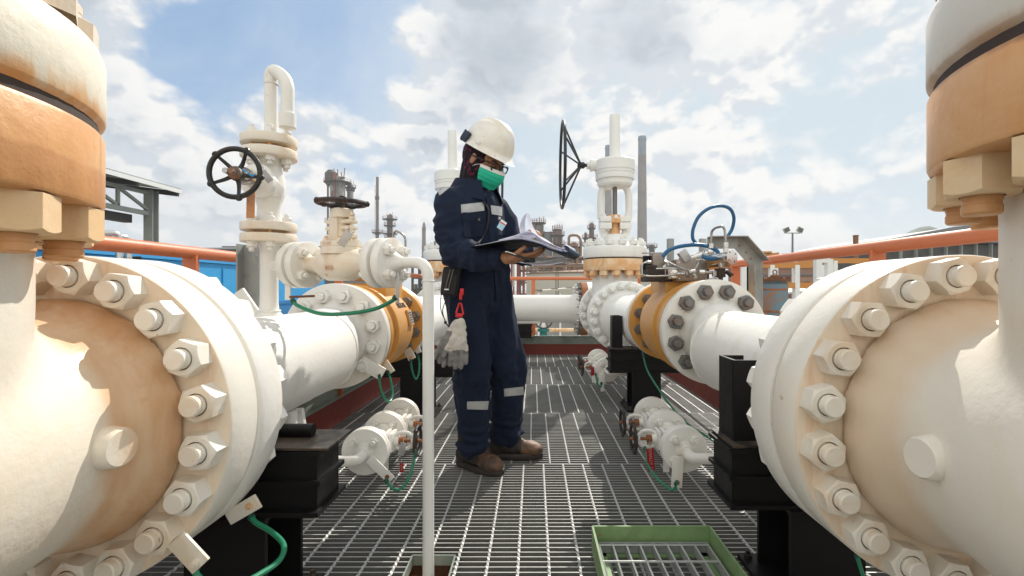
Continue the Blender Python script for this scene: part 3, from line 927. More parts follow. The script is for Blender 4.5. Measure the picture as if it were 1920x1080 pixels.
# ------------------------------------------------------------------ grating deck
XE0, XE1 = -1.30, 1.38
seams = [-1.6, -0.55, 0.47, 1.49, 2.51, 3.53, 4.57, 5.59, 6.62]
rnd = random.Random(3)
HOLE = (-0.405, -0.262, 1.50, 1.645)
db = MB()
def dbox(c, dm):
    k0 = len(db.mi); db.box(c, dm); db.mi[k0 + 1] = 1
for si in range(len(seams) - 1):
    y0, y1 = seams[si] + 0.004, seams[si + 1] - 0.004
    n = round((y1 - y0) / 0.030)
    for k in range(n + 1):
        y = y0 + (y1 - y0) * k / n
        edge = k in (0, n)
        w = 0.0045
        if HOLE[2] < y < HOLE[3]:
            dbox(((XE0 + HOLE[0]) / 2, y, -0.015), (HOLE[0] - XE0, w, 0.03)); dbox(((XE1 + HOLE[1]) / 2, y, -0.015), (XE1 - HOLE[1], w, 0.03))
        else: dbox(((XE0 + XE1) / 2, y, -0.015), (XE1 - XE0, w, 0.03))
    ph = {2: 0.035, 3: 0.0, 4: 0.035, 5: -0.02, 6: 0.03, 7: 0.0}.get(si, 0.02)
    x = XE0 + 0.05 + ph
    while x < XE1 - 0.02:
        ya, yb = y0, y1
        segs = [(ya, yb)]
        if HOLE[0] < x < HOLE[1] and si == 3: segs = [(HOLE[3], yb)]
        for a, c in segs:
            if c < 3.6 and c > 0.6:
                m_ = max(2, int((c - a) / 0.010)); vs = []; fs = []
                for q in range(m_ + 1):
                    yy = a + (c - a) * q / m_; an = q * 0.62
                    for cr in range(4):
                        t = an + cr * PI / 2
                        vs.append((x + 0.0055 * math.cos(t), yy, -0.0020 + 0.0055 * math.sin(t)))
                for q in range(m_):
                    for cr in range(4): fs.append([q * 4 + cr, q * 4 + (cr + 1) % 4, (q + 1) * 4 + (cr + 1) % 4, (q + 1) * 4 + cr])
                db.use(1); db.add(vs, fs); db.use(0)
            else: dbox((x, (a + c) / 2, -0.0005), (0.0085, c - a, 0.006))
        x += 0.1
mat('deck_lit_paint', (0.52, 0.52, 0.50), 0.40, metal=0.25, var=0.12, vscale=6, patch=(0.40, 0.40, 0.38), patch_amt=0.6, patch_scale=5, spots=(0.34, 0.13, 0.04), spot_amt=0.85, spot_scale=6)  # pale tone of bar tops and cross bars: light put into the colour
mat('deck_shade_paint', (0.15, 0.15, 0.14), 0.5, metal=0.2, var=0.16, vscale=5, patch=(0.075, 0.072, 0.065), patch_amt=0.5, patch_scale=3, spots=(0.30, 0.11, 0.035), spot_amt=0.85, spot_scale=6)  # dark tone of bar sides: their shade is painted in; spots are rust
db.build('deck_grating', ['deck_shade_paint', 'deck_lit_paint'], kind='structure', angle=20, recalc=False)
hb = MB()
for a, c in (((HOLE[0], HOLE[2]), (HOLE[1], HOLE[2])), ((HOLE[1], HOLE[2]), (HOLE[1], HOLE[3])), ((HOLE[1], HOLE[3]), (HOLE[0], HOLE[3])), ((HOLE[0], HOLE[3]), (HOLE[0], HOLE[2]))):
    hb.beam((a[0], a[1], -0.012), (c[0], c[1], -0.012), 0.005, 0.034)
hb.build('hole_trim', 'galv_green', base=(-0.33, 1.57, 0), label='square steel edging round the deck opening at the foot of the white drain post', cat='trim')
# deck beams underneath
ub = thing('deck_frame', 'red steel beams carrying the grating deck, seen along its edges', 'beam', (0, 3, 0))
for x in (XE0 - 0.04, XE1 + 0.04):
    b = MB(); b.beam((x, -4.6, 0.060), (x, 3.6, 0.060), 0.02, 0.16); b.beam((x + (0.03 if x > 0 else -0.03), -4.6, -0.03), (x + (0.03 if x > 0 else -0.03), 3.6, -0.03), 0.08, 0.015)
    b.beam((x + (0.03 if x > 0 else -0.03), -4.6, 0.13), (x + (0.03 if x > 0 else -0.03), 3.6, 0.13), 0.06, 0.012)
    b.build('side_beam', 'red_beam', ub)
b = MB(); b.beam((XE0 - 0.04, 3.66, 0.065), (XE1 + 0.04, 3.66, 0.065), 0.02, 0.15); b.beam((XE0 - 0.04, 3.69, 0.13), (XE1 + 0.04, 3.69, 0.13), 0.07, 0.012); b.build('end_beam', 'red_beam', ub)
for y in (-2.5, 0.52 - 3 + 2.0, 2.6):
    b = MB(); b.beam((XE0, y, -0.13), (XE1, y, -0.13), 0.1, 0.18); b.build('cross_beam', 'red_beam', ub)
for x in (XE0 - 0.03, XE1 + 0.03):
    for y in (-2.4, 0.6, 3.55):
        b = MB(); b.ibeam((x, y, GZ - 3 + 3), (x, y, -0.04), 0.15, 0.15, 0.012, (0, 1, 0)); b.build('column', 'red_beam', ub)
cb = MB(); cb.beam((XE0 - 0.055, -1.6, 0.215), (XE0 - 0.055, 6.5, 0.215), 0.004, 0.125); cb.beam((XE0 - 0.035, -1.6, 0.277), (XE0 - 0.035, 6.5, 0.277), 0.04, 0.004); cb.beam((XE0 - 0.035, -1.6, 0.153), (XE0 - 0.035, 6.5, 0.153), 0.04, 0.004)
cb.build('cable_channel', 'galv_green', base=(XE0, 3, 0.2), label='mottled galvanised channel along the left edge of the deck above the red beam', cat='channel', group='galvanised channels round the deck')
cb = MB(); cb.beam((XE0, 6.66, 0.195), (XE1 + 0.2, 6.66, 0.195), 0.004, 0.11); cb.beam((XE0, 6.645, 0.25), (XE1 + 0.2, 6.645, 0.25), 0.03, 0.004)
cb.build('cable_channel', 'galv_green', base=(0, 6.66, 0.2), label='mottled galvanised channel across the far end of the deck', cat='channel', group='galvanised channels round the deck')

b = MB(); b.box((-0.333, 1.58, -0.25), (0.22, 0.22, 0.01)); b.box((-0.333, 1.69, -0.20), (0.22, 0.006, 0.1)); b.box((-0.333, 1.47, -0.20), (0.22, 0.006, 0.1)); b.box((-0.443, 1.58, -0.20), (0.006, 0.22, 0.1)); b.box((-0.223, 1.58, -0.20), (0.006, 0.22, 0.1)); b.box((-0.333, 1.69, -0.093), (0.22, 0.005, 0.12)); b.box((-0.443, 1.58, -0.093), (0.005, 0.22, 0.12)); b.box((-0.223, 1.58, -0.093), (0.005, 0.22, 0.12))  # dark pan added below the opening so that it reads as shade
b.build('shade_pan', 'rust_dark', base=(-0.333, 1.58, -0.25), label='dark pan added to stand in for shade in the square deck opening under the drain post', cat='pan')
# ------------------------------------------------------------------ handrails
def rail(name_label, pts, posts, brace=None, rr=0.0245):
    t = thing('handrail', name_label, 'handrail', (pts[0][0], pts[0][1], 0), 0, 'orange handrails round the deck')
    o = Vector((pts[0][0], pts[0][1], 0))
    b = MB(); b.tube([Vector(p) - o for p in bend(pts, 0.12)], rr, 20); b.build('top_rail', 'orange_rail', t)
    b = MB(); b.tube([Vector((p[0], p[1], p[2] - 0.47)) - o for p in pts], 0.016, 12)
    b.build('mid_rail', 'orange_rail', t)
    for (x, y, z) in posts:
        b = MB(); b.box(Vector((x, y, z / 2 + 0.07)) - o, (0.055, 0.012, z - 0.16)); b.box(Vector((x, y + 0.02, z / 2 + 0.07)) - o, (0.010, 0.05, z - 0.17)); b.build('post', 'orange_rail', t)
    return t


rail('orange handrail along the left side of the deck in front of the blue wall', [(-1.35, -1.6, 1.04), (-1.35, 6.9, 1.04)], [(-1.35, y, 1.04) for y in (0.4, 1.93, 3.4, 4.9, 6.4)])
rail('orange handrail along the right side of the deck', [(1.37, -1.6, 1.062), (1.37, 6.75, 1.062)], [(1.37, y, 1.06) for y in (0.4, 1.95, 3.32, 4.9, 6.4)])
rail('orange handrail across the far end of the deck behind the header pipe', [(-1.33, 6.9, 1.035), (1.35, 6.9, 1.035)], [(0.0, 6.9, 1.03), (-0.7, 6.9, 1.03), (0.9, 6.9, 1.03)])
# brace plate on the right hand rail post
b = MB(); b.slab([P(1372, 512, 3.30), P(1384, 500, 3.30), P(1388, 512, 3.3), P(1389, 575, 3.3), P(1374, 575, 3.3)], (0, 1, 0), 0.05)

# ------------------------------------------------------------------ black pipe supports
def support(label, x, y, s, zt=0.43, fins=True, ein=0.27):
    """s: side of the aisle the beam end points to (+1: aisle lies at +x)"""
    t = thing('pipe_support', label, 'pipe support', (x, y, 0), 0, 'black pipe supports on the deck')
    e_in, e_out = s * ein, -s * 0.34
    b = MB(); b.ibeam((-0.0, 0, 0), (0, 0, zt - 0.17), 0.21, 0.21, 0.014, (0, 1, 0)); b.build('post', 'black', t)
    b = MB(); b.box((0, 0, 0.008), (0.30, 0.30, 0.016)); bp_ = b.build('base_plate', 'black', t)
    nb_m = nut_mesh(0.014, 0.013, 0.007, 0.010, ['black_worn', 'black_worn'], 'nsup')
    for qx in (-.125, .125):
        for qy in (-.125, .125): link('bolt', nb_m, bp_, (qx, qy, 0.016))
    for qx in (-.09, .09):
        for qy in (-1, 1): link('bolt', nb_m, t, (qx, qy * 0.072, zt - 0.170), (PI, 0, 0))
    wb_ = MB()
    for qy in (-1, 1):
        wb_.tube([Vector((-0.1 + 0.01 * q, qy * 0.104, 0.018 + random.uniform(-.001, .001))) for q in range(21)], 0.004, 6)
        wb_.tube([Vector((e_out + (e_in - e_out) * q / 40, qy * 0.070, zt - 0.013 + random.uniform(-.0012, .0012))) for q in range(41)], [0.0035 * random.uniform(.7, 1.3) for q in range(41)], 6)
    wb_.build('weld', 'black_worn', t)
    b = MB()
    b.beam((e_out, 0, zt - 0.085), (e_in, 0, zt - 0.085), 0.17, 0.0119)
    b.beam((e_out, 0, zt - 0.006), (e_in, 0, zt - 0.006), 0.17, 0.012); b.beam((e_out, 0, zt - 0.164), (e_in, 0, zt - 0.164), 0.19, 0.012)
    b.beam((e_out, -0.066, zt - 0.085), (e_in - s * 0.012, -0.066, zt - 0.085), 0.010, 0.146)
    b.beam((e_out, 0.066, zt - 0.085), (e_in - s * 0.012, 0.066, zt - 0.085), 0.010, 0.146)
    b.box((e_in - s * 0.018, 0, zt - 0.085), (0.012, 0.125, 0.145))
    b.build('cross_beam', 'black_worn' if False else 'black', t)
    b = MB(); b.box((0, 0, zt + 0.006), (0.52, 0.175, 0.006)); b.build('bearing_plate', 'black_worn', t)
    if fins:
        for q in (1, -1):
            b = MB()
            xx = q * 0.235
            b.box((xx, 0.02, zt + 0.128), (0.010, 0.10, 0.238)); b.box((xx - q * 0.034, -0.034, zt + 0.128), (0.075, 0.008, 0.238)); b.box((xx - q * 0.034, 0.074, zt + 0.128), (0.075, 0.008, 0.238))
            b.build('guide', 'black', t)
    return t


support('black steel pedestal under the near right pipe with tall guide plates', 0.83, 1.485, -1, 0.44)
support('black steel pedestal between the far right gate valve and yellow valve', 0.83, 3.70, -1, 0.445)
sl = support('black steel pedestal under the near left pipe with a rod on its worn top plate', -0.80, 1.375, 1, 0.470, False, 0.238)
b = MB(); b.lathe([(-0.22, 0.019), (0.145, 0.019)], (0.03, 0.02, 0.495), (1, 0, 0), 24); b.build('rod', 'black', sl)
support('black steel pedestal beneath the left yellow valve, behind the white drain post', -0.83, 3.55, 1, 0.44, False)
support('black steel pedestal carrying the header pipe behind the worker', -0.28, 6.25, 1, 0.44, False)

# white welded shoe and trunnion beneath the left pipe
t = thing('pipe_stand', 'white welded stand with sloped brace under the near left pipe', 'pipe stand', (XL, 1.7, 0))
b = MB()
for e in (1,):
    b.slab([Vector((0.085, -0.45, 0.462)), Vector((0.085, 0.22, 0.462)), Vector((0.135, 0.22, 0.50)), Vector((0.135, -0.45, 0.50))], (0.5, 0, 0.8), 0.009)
b.build('cradle', 'white', t)
b = MB(); b.tube([(0.08, 0.06, 0.005), (0.08, 0.06, 0.46)], 0.026, 20); b.build('leg', 'white', t)
b = MB(); b.beam((0.08, 0.26, 0.01), (0.085, 0.12, 0.45), 0.03, 0.02); b.build('brace', 'white', t)
b = MB(); b.beam((0.02, -0.10, 0.01), (0.05, -0.02, 0.45), 0.03, 0.02); b.build('brace', 'white', t)

# galvanised posts beside the pipes
t = thing('steel_post', 'mottled galvanised channel post in front of the left handrail', 'post', (-1.16, 2.02, 0))
b = MB(); b.box((-0.046, 0, 0.54), (0.006, 0.05, 1.08)); b.box((0.0, 0.022, 0.54), (0.098, 0.006, 1.08)); b.box((0.046, -0.005, 0.54), (0.006, 0.05, 1.08))
b.build('channel', 'galv', t)
for z in (1.035, 0.985): 
    b = MB(); b.lathe([(0, 0.006), (0.006, 0.006)], (0.02, -0.012 + 0.03, z), (0, -1, 0), 6); b.build('bolt', 'steel', t)
bkt = thing('pipe_bracket', 'bent galvanised angle bracket reaching over the right yellow valve', 'bracket', (1.19, 2.62, 0))
o = Vector((1.19, 2.62, 0))
def angle_bar(b, p, q, inner, th=0.007, w=0.068):
    b.beam(Vector(p) - o, Vector(q) - o, w, th, inner)
    d = (Vector(q) - Vector(p)).normalized(); side = d.cross(Vector(inner)).normalized()
    b.beam(Vector(p) - o + side * (w / 2) - Vector(inner) * w / 2, Vector(q) - o + side * (w / 2) - Vector(inner) * w / 2, th, w, inner)
ol = [(0.93, 1.168), (1.116, 1.168), (1.226, 1.045), (1.226, 0.004), (1.156, 0.004), (1.156, 1.02), (1.075, 1.11), (0.93, 1.11)]
b = MB(); b.slab([Vector((x, 2.62, z)) - o for x, z in ol], (0, 1, 0), 0.006); b.build('web', 'galv', bkt)
b = MB(); b.beam(Vector((0.93, 2.588, 1.170)) - o, Vector((1.117, 2.588, 1.170)) - o, 0.07, 0.005); b.beam(Vector((1.117, 2.588, 1.170)) - o, Vector((1.228, 2.588, 1.046)) - o, 0.07, 0.005, (0.7, 0, 0.7)); b.build('top_flange', 'galv', bkt)
b = MB(); b.beam(Vector((1.154, 2.588, 0.004)) - o, Vector((1.154, 2.588, 1.02)) - o, 0.07, 0.005, (1, 0, 0)); b.build('upright_flange', 'galv', bkt)
for (x, z) in ((1.10, 1.125), (1.135, 1.09), (1.16, 1.055)):
    b = MB(); b.lathe([(0, 0.0045), (0.004, 0.0045)], Vector((x, 2.619, z)) - o, (0, -1, 0), 8); b.build('rivet', 'rust', bkt)

# ------------------------------------------------------------------ small hatch frame
t = thing('hatch_frame', 'green painted steel coaming standing on the deck with a serrated grating inside', 'hatch', (0.40, 1.40, 0))
zt = 0.08
x0, x1, y0, y1 = 0.20, 0.595, 1.16, 1.655
o = Vector((0.40, 1.40, 0))
for (a, c) in (((x0, y1), (x1, y1)), ((x0, y0), (x0, y1)), ((x1, y0), (x1, y1)), ((x0, y0), (x1, y0))):
    b = MB(); b.beam(Vector((*a, zt - 0.02)) - o, Vector((*c, zt - 0.02)) - o, 0.007, 0.075)
    b.build('side', 'green_frame', t)
b = MB()
for (a, c) in (((x0, y1 - .02), (x1, y1 - .02)), ((x0 + .02, y0), (x0 + .02, y1)), ((x1 - .02, y0), (x1 - .02, y1))):
    b.beam(Vector((*a, zt - 0.065)) - o, Vector((*c, zt - 0.065)) - o, 0.045, 0.006)
b.build('ledge', 'green_frame', t)
b = MB()
nb_ = 9
for k in range(nb_):
    x = x0 + 0.018 + (x1 - x0 - 0.036) * k / (nb_ - 1)
    # serrated bearing bar
    n = 40; top = []; vs = []; fs = []
    for q in range(n * 2 + 1):
        yy = y0 + 0.01 + (y1 - y0 - 0.03) * q / (n * 2)
        zz = zt - 0.026 - (0.004 if q % 2 else 0.0)
        for dx in (-0.0028, 0.0028): vs.append(Vector((x + dx, yy, zz)) - o); vs.append(Vector((x + dx, yy, zt - 0.058)) - o)
    for q in range(n * 2):
        i = q * 4; j = i + 4
        fs += [[i, i + 2, j + 2, j], [i, j, j + 1, i + 1], [i + 2, i + 3, j + 3, j + 2]]
    b.add(vs, fs)
for k in range(5):
    yy = y0 + 0.07 + k * 0.098
    b.tube([Vector((x0 + 0.015, yy, zt - 0.030)) - o, Vector((x1 - 0.015, yy, zt - 0.030)) - o], 0.0038, 6)
b.beam(Vector((x0 + .015, y1 - 0.022, zt - 0.043)) - o, Vector((x1 - .015, y1 - 0.022, zt - 0.043)) - o, 0.005, 0.034)
b.build('grating', 'grate', t, angle=20)

# ------------------------------------------------------------------ vent stack on the left pipe
def flange_pair(parent, C, axis, r, th, nb, rb, nm, matn, gap=0.006, back=True, lbl=None, studlen=0.0):
    """two small flanges face to face with nuts on both outer sides"""
    a = Vector(axis).normalized(); C = Vector(C)
    for e in (-1, 1):
        b = MB(); b.lathe(disc_prof(r, gap / 2, gap / 2 + th, 0.02, 0.003), C, a * e, 48, False, False)
        f = b.build('flange', matn, parent)
        bolt_circle(f, nm, nb, rb, C + a * e * (gap / 2 + th), a * e, PI / nb)
    b = MB()
    x, y, _ = frame(a)
    for k in range(nb):
        t_ = 2 * PI * k / nb + PI / nb
        p = C + x * math.cos(t_) * rb + y * math.sin(t_) * rb
        b.lathe([(-gap, rb * 0.10), (gap, rb * 0.10)], p, a, 10)
    b.lathe([(-gap / 2, rb * 0.72), (gap / 2, rb * 0.72)], C, a, 32)
    b.build('studs', 'tan_rust' if matn != 'white_clean' else 'nut_grey', parent, kind=None)


n2 = nut_mesh(0.0185, 0.019, 0.0095, 0.013, ['white', 'white'], 'n2')
n2t = nut_mesh(0.0185, 0.019, 0.0095, 0.013, ['cream', 'cream'], 'n2t')
VX, VY = -0.985, 1.83
vr = thing('riser_pipe', 'white riser welded on the near left pipe with a side branch', 'pipe', (VX, VY, 0))
b = MB()
b.lathe([(0.775, 0.052), (0.80, 0.046), (0.815, 0.034), (0.85, 0.031), (1.035, 0.031), (1.055, 0.036), (1.07, 0.040)], (0, 0, 0), (0, 0, 1), 32, False, False)
b.build('pipe', 'white', vr)
b = MB(); weld(b, (0, 0, 0.792), 0.047, (0, 0, 1), 0.007); weld(b, (0, 0, 0.815), 0.036, (0, 0, 1), 0.004); b.build('weld', 'white', vr)
BD = Vector((0.928, -0.371, 0)).normalized()      # direction of the side branch
b = MB(); b.lathe([(0.0, 0.022), (0.095, 0.022), (0.11, 0.030), (0.125, 0.036)], (0, 0, 0.983), BD, 24); b.build('branch', 'white', vr)
b = MB(); b.slab([(-0.03, 0, 0.80), (-0.10, 0.0, 0.775), (-0.13, 0, 0.88), (-0.10, 0, 0.90)], (0, 1, 0), 0.012); b.build('gusset', 'white', vr)

vv = thing('vent_valve', 'white flanged vent valve with a black handwheel facing the viewer', 'valve', (VX, VY, 0), 0, 'small hand operated valves')
flange_pair(vv, (0, 0, 1.105), (0, 0, 1), 0.096, 0.030, 6, 0.066, n2, 'cream', 0.012)
flange_pair(vv, (0, 0, 1.420), (0, 0, 1), 0.096, 0.032, 6, 0.066, n2, 'cream', 0.016)
b = MB()
b.lathe([(1.14, 0.048), (1.16, 0.042), (1.20, 0.040), (1.235, 0.050), (1.25, 0.054), (1.31, 0.054), (1.33, 0.046), (1.36, 0.040), (1.39, 0.048)], (0, 0, 0), (0, 0, 1), 36, False, False)
b.lathe([(0.0, 0.048), (0.055, 0.050), (0.06, 0.060), (0.085, 0.060), (0.09, 0.034), (0.12, 0.030)], (0, 0, 1.285), (0.0, -1, -0.02), 32)
b.lathe([(0.04, 0.030), (0.066, 0.026), (0.07, 0.018)], (0, 0, 1.262), (0.75, -0.65, 0), 24)
b.build('body', 'white', vv)
for e in (-1, 1):
    b = MB(); b.beam((e * 0.026, -0.10, 1.283), (e * 0.014, -0.215, 1.280), 0.010, 0.026); b.build('yoke_arm', 'tan_rust', vv)
b = MB(); b.lathe([(0.1, 0.009), (0.265, 0.009)], (0, 0, 1.281), (0, -1, -0.02), 14); b.lathe([(0.12, 0.02), (0.15, 0.02), (0.155, 0.03), (0.17, 0.03)], (0, 0, 1.281), (0, -1, 0), 16); b.build('stem', 'steel', vv)
HWc = Vector((0.0, -0.245, 1.272))
HWc.x = P(440, 328, VY - 0.245).x - VX
b2c = HWc
w = spoke_wheel(vv, HWc, 0.078, (0.10, -1, 0.0), 'black_wheel', 0.0085, 5, 0.016, 0.024, 0.022, lumps=True, phase=1.1)
b = MB(); b.lathe([(0.0, 0.021), (0.012, 0.0205), (0.014, 0.012), (0.02, 0.0115), (0.022, 0.008), (0.034, 0.008)], HWc + Vector((0, 0.006, 0)), (0.10, -1, 0), 20)
for k in range(16):
    t_ = 2 * PI * k / 16; b.box(HWc + Vector((math.cos(t_) * 0.018, -0.008, math.sin(t_) * 0.018)), (0.003, 0.004, 0.003))
b.build('wheel_nut', 'stud_rusty', vv)
b = MB(); b.tube([HWc + Vector((0.0, 0.23, 0.0)) * 0.3, HWc + Vector((0, 0.0, 0))], 0.009, 10); b.build('stem_end', 'steel', vv)
# hanging tags
def tag_plate(label, C, w_, h_, tilt, matn, yaw=0.0, text=None, tm='print', cat='tag', rx=0.0, group='valve tags', ring=True):
    C = Vector(C)
    rot = Euler((rx, tilt, yaw), 'XYZ').to_matrix()
    t_ = thing('valve_tag', label, cat, C, 0, group)
    b_ = MB(); b_.box((0, 0, 0), (w_, 0.0022, h_), rot, bv=0.0008); pl_ = b_.build('plate', matn, t_)
    if text:
        me = text_mesh(text, w_ * 0.62, 0.0006)
        q = Matrix(((0, 1, 0), (0, 0, 1), (1, 0, 0)))
        for v in me.vertices:
            v.co = rot @ (Vector((v.co.y, -0.0015, -v.co.x)) if not isinstance(text, list) else v.co)
        me.materials.clear(); me.materials.append(MATS[tm]); link('lettering', me, pl_)
    if ring:
        top = rot @ Vector((0, 0, h_ * 0.44))
        b_ = MB(); b_.tube(torus_pts(top + Vector((0, 0, 0.010)), 0.010, (1, 0.3, 0), 20), 0.0009, 5, closed=True); b_.build('wire', 'steel', t_)
    return t_


tag_plate('orange tag hanging under the vent valve handwheel', P(470, 384, 1.62), 0.026, 0.088, 0.02, 'tag_orange', 0.15, 'NORMALLY CLOSE', 'print')
tag_plate('small pale tag behind the vent valve handwheel', P(500, 331, 1.66), 0.024, 0.042, -0.7, 'tag_metal', 0.2)
b = MB(); b.tube(spline([P(455, 318, 1.57), P(463, 322, 1.56), P(472, 330, 1.57), P(478, 326, 1.58)], 5), 0.0025, 6)
b.build('cable_tie', 'blue_wall', base=P(463, 322, 1.56), label='blue strip tied round the spoke of the vent valve wheel', cat='tie')

gn = thing('gooseneck_pipe', 'white hook shaped vent pipe rising above the handwheel valve', 'pipe', (VX, VY, 0))
top = 1.725
pts = [(0.008, 0, 1.452), (0.008, 0, 1.63), (0.008, 0, 1.70), (0.022, -0.012, 1.725), (0.055, -0.02, 1.722), (0.10, -0.035, 1.675), (0.115, -0.04, 1.62), (0.118, -0.04, 1.53)]
b = MB(); b.tube(bend([(0.008, 0, 1.452), (0.006, 0, 1.722), (0.084, -0.03, 1.665), (0.086, -0.036, 1.53)], 0.045, 9), 0.0232, 24); b.build('pipe', 'white', gn)
b = MB(); b.lathe([(0, 0.027), (0.002, 0.029), (0.052, 0.029), (0.055, 0.026)], (0.086, -0.036, 1.484), (0, 0, 1), 28); b.build('end_cap', 'white', gn)
b = MB(); b.lathe([(1.446, 0.040), (1.46, 0.034), (1.478, 0.026)], (0.008, 0, 0), (0, 0, 1), 28); weld(b, (0.008, 0, 1.66), 0.0235, (0, 0, 1), 0.0022); b.build('neck', 'white', gn)

# ------------------------------------------------------------------ side branch: globe valve, drain post
OB = Vector((VX, VY, 0.983))
def br(d, dz=0.0): return OB + BD * d + Vector((0, 0, dz))
gv = thing('branch_valve', 'white globe valve on the side branch with flat black wheel on top', 'valve', br(0.32, -0.983), 0, 'small hand operated valves')
o = br(0.32, -0.983)
flange_pair(gv, br(0.160) - o, BD, 0.083, 0.030, 4, 0.055, n2, 'white', 0.014)
flange_pair(gv, br(0.528) - o, BD, 0.083, 0.030, 4, 0.055, n2, 'white', 0.014)
b = MB()
c = br(0.344) - o
b.lathe([(-0.155, 0.044), (-0.14, 0.030), (-0.11, 0.029), (-0.075, 0.046), (-0.05, 0.058), (0.05, 0.058), (0.075, 0.046), (0.11, 0.029), (0.14, 0.030), (0.155, 0.044)], c, BD, 32)
b.lathe([(0.0, 0.060), (0.025, 0.060), (0.032, 0.056), (0.034, 0.068), (0.054, 0.068), (0.056, 0.066), (0.058, 0.066), (0.060, 0.068), (0.076, 0.068), (0.078, 0.045)], c, (0, 0, 1), 40)
b.build('body', 'cream', gv)
bt = nut_mesh(0.012, 0.010, 0.006, 0.006, ['cream', 'tan_rust'], 'n1')
bolt_circle(gv, bt, 6, 0.054, c + Vector((0, 0, 0.076)), (0, 0, 1), 0.3)
nx = Vector((0.371, 0.928, 0))
for tx_, zz_, sz_ in (('800', -0.016, 0.024), ('CLASS', 0.066, 0.013)):
    me = text_mesh(tx_, sz_, 0.0006)
    rr_ = 0.0585 if sz_ > .02 else 0.0665
    for v in me.vertices:
        q = v.co.copy(); v.co = c + BD * q.x + Vector((0, 0, q.y + zz_)) - nx * (rr_ if sz_ > .02 else math.sqrt(max(0, 0.0688 ** 2 - q.x ** 2)))
    me.materials.clear(); me.materials.append(MATS['tan_rust']); link('cast_lettering', me, gv)
b = MB()
b.lathe([(0.075, 0.028), (0.11, 0.020), (0.14, 0.018), (0.165, 0.020), (0.17, 0.030), (0.19, 0.030)], c, (0, 0, 1), 28)
b.beam(c - BD * 0.010 - nx * 0.022 + Vector((0, 0, 0.08)), c - BD * 0.010 - nx * 0.022 + Vector((0, 0, 0.18)), 0.032, 0.012, nx)
b.beam(c + BD * 0.010 + nx * 0.022 + Vector((0, 0, 0.08)), c + BD * 0.010 + nx * 0.022 + Vector((0, 0, 0.18)), 0.032, 0.012, nx)
b.lathe([(0.160, 0.036), (0.188, 0.034), (0.192, 0.028)], c, (0, 0, 1), 28)
b.build('yoke', 'cream', gv)
b = MB()
b.box(c + Vector((0, 0, 0.124)), (0.115, 0.035, 0.014), Matrix.Rotation(-0.38, 3, 'Z'), bv=0.004); b.box(c + Vector((0, 0, 0.146)), (0.115, 0.035, 0.014), Matrix.Rotation(-0.38, 3, 'Z'), bv=0.004)
b.box(c + Vector((0, 0, 0.096)), (0.12, 0.03, 0.018), Matrix.Rotation(-0.38, 3, 'Z'), bv=0.006)
b.build('gland', 'cream', gv)
for e in (-1, 1):
    link('stud_nut', bt, gv, c + BD * e * 0.046 + Vector((0, 0, 0.153)))
    link('stud_nut', bt, gv, c + BD * e * 0.046 + Vector((0, 0, 0.117)), (PI, 0, 0))
b = MB(); b.lathe([(0.19, 0.012), (0.212, 0.012), (0.214, 0.02), (0.224, 0.02), (0.226, 0.009), (0.236, 0.009)], c, (0, 0, 1), 16); b.build('stem', 'wheel_rusty', gv)
spoke_wheel(gv, c + Vector((0, 0, 0.212)), 0.080, (0.02, -0.02, 1), 'wheel_rusty', 0.0085, 5, 0.010, 0.022, 0.026, lumps=True, phase=0.5)
tag_plate('pale printed tag wired to the globe valve bonnet', P(647, 447, 1.60), 0.027, 0.055, 0.55, 'tag_metal', 0.1, None)

dp = thing('drain_post', 'tall slim white pipe running from the elbow down through the deck', 'pipe', (-0.336, 1.57, 0))
o = Vector((-0.336, 1.57, 0))
e0 = br(0.560) - o
b = MB(); pts = bend([e0, Vector((0, 0, e0.z)) , Vector((0, 0, -0.35))], 0.055, 10)
b.tube(pts, 0.0182, 24); b.build('pipe', 'white_clean', dp)
b = MB(); b.lathe([(0, 0.042), (0.015, 0.034), (0.03, 0.024), (0.045, 0.0185)], e0, BD, 28); b.build('neck', 'white_clean', dp)
b = MB(); weld(b, Vector((0, 0, e0.z - 0.06)), 0.0185, (0, 0, 1), 0.002); b.build('weld', 'white_clean', dp)
b = MB(); b.lathe([(-0.10, 0.05), (-0.085, 0.05), (-0.08, 0.03), (-0.05, 0.03)], (-0.035, -0.01, 0), (0, 0, 1), 6); b.box((-0.05, 0.0, -0.06), (0.03, 0.05, 0.05), bv=0.006); b.box((0.0, 0.02, -0.075), (0.09, 0.03, 0.02), bv=0.004); b.build('coupling', 'tan_rust', dp)

# ------------------------------------------------------------------ earthing straps
def strap(label, pts, r=0.0052, sleeves=True, lugs=None, n=8):
    p = spline(pts, n)
    t_ = thing('earthing_cable', label, 'cable', p[0], 0, 'green earthing cables')
    o_ = p[0].copy()
    b_ = MB(); b_.tube([q - o_ for q in p], r, 10); b_.build('cable', 'green_cable', t_)
    if sleeves:
        for seg_ in (p[:4], p[-4:]):
            b_ = MB(); b_.tube([q - o_ for q in seg_], r * 1.35, 10); b_.build('sleeve', 'green_sleeve', t_)
    for lg in (lugs or []):
        b_ = MB(); b_.box(Vector(lg[0]) - o_, lg[1], lg[2] if len(lg) > 2 else None, bv=0.002); b_.build('lug', lg[3] if len(lg) > 3 else 'white', t_)
    return t_


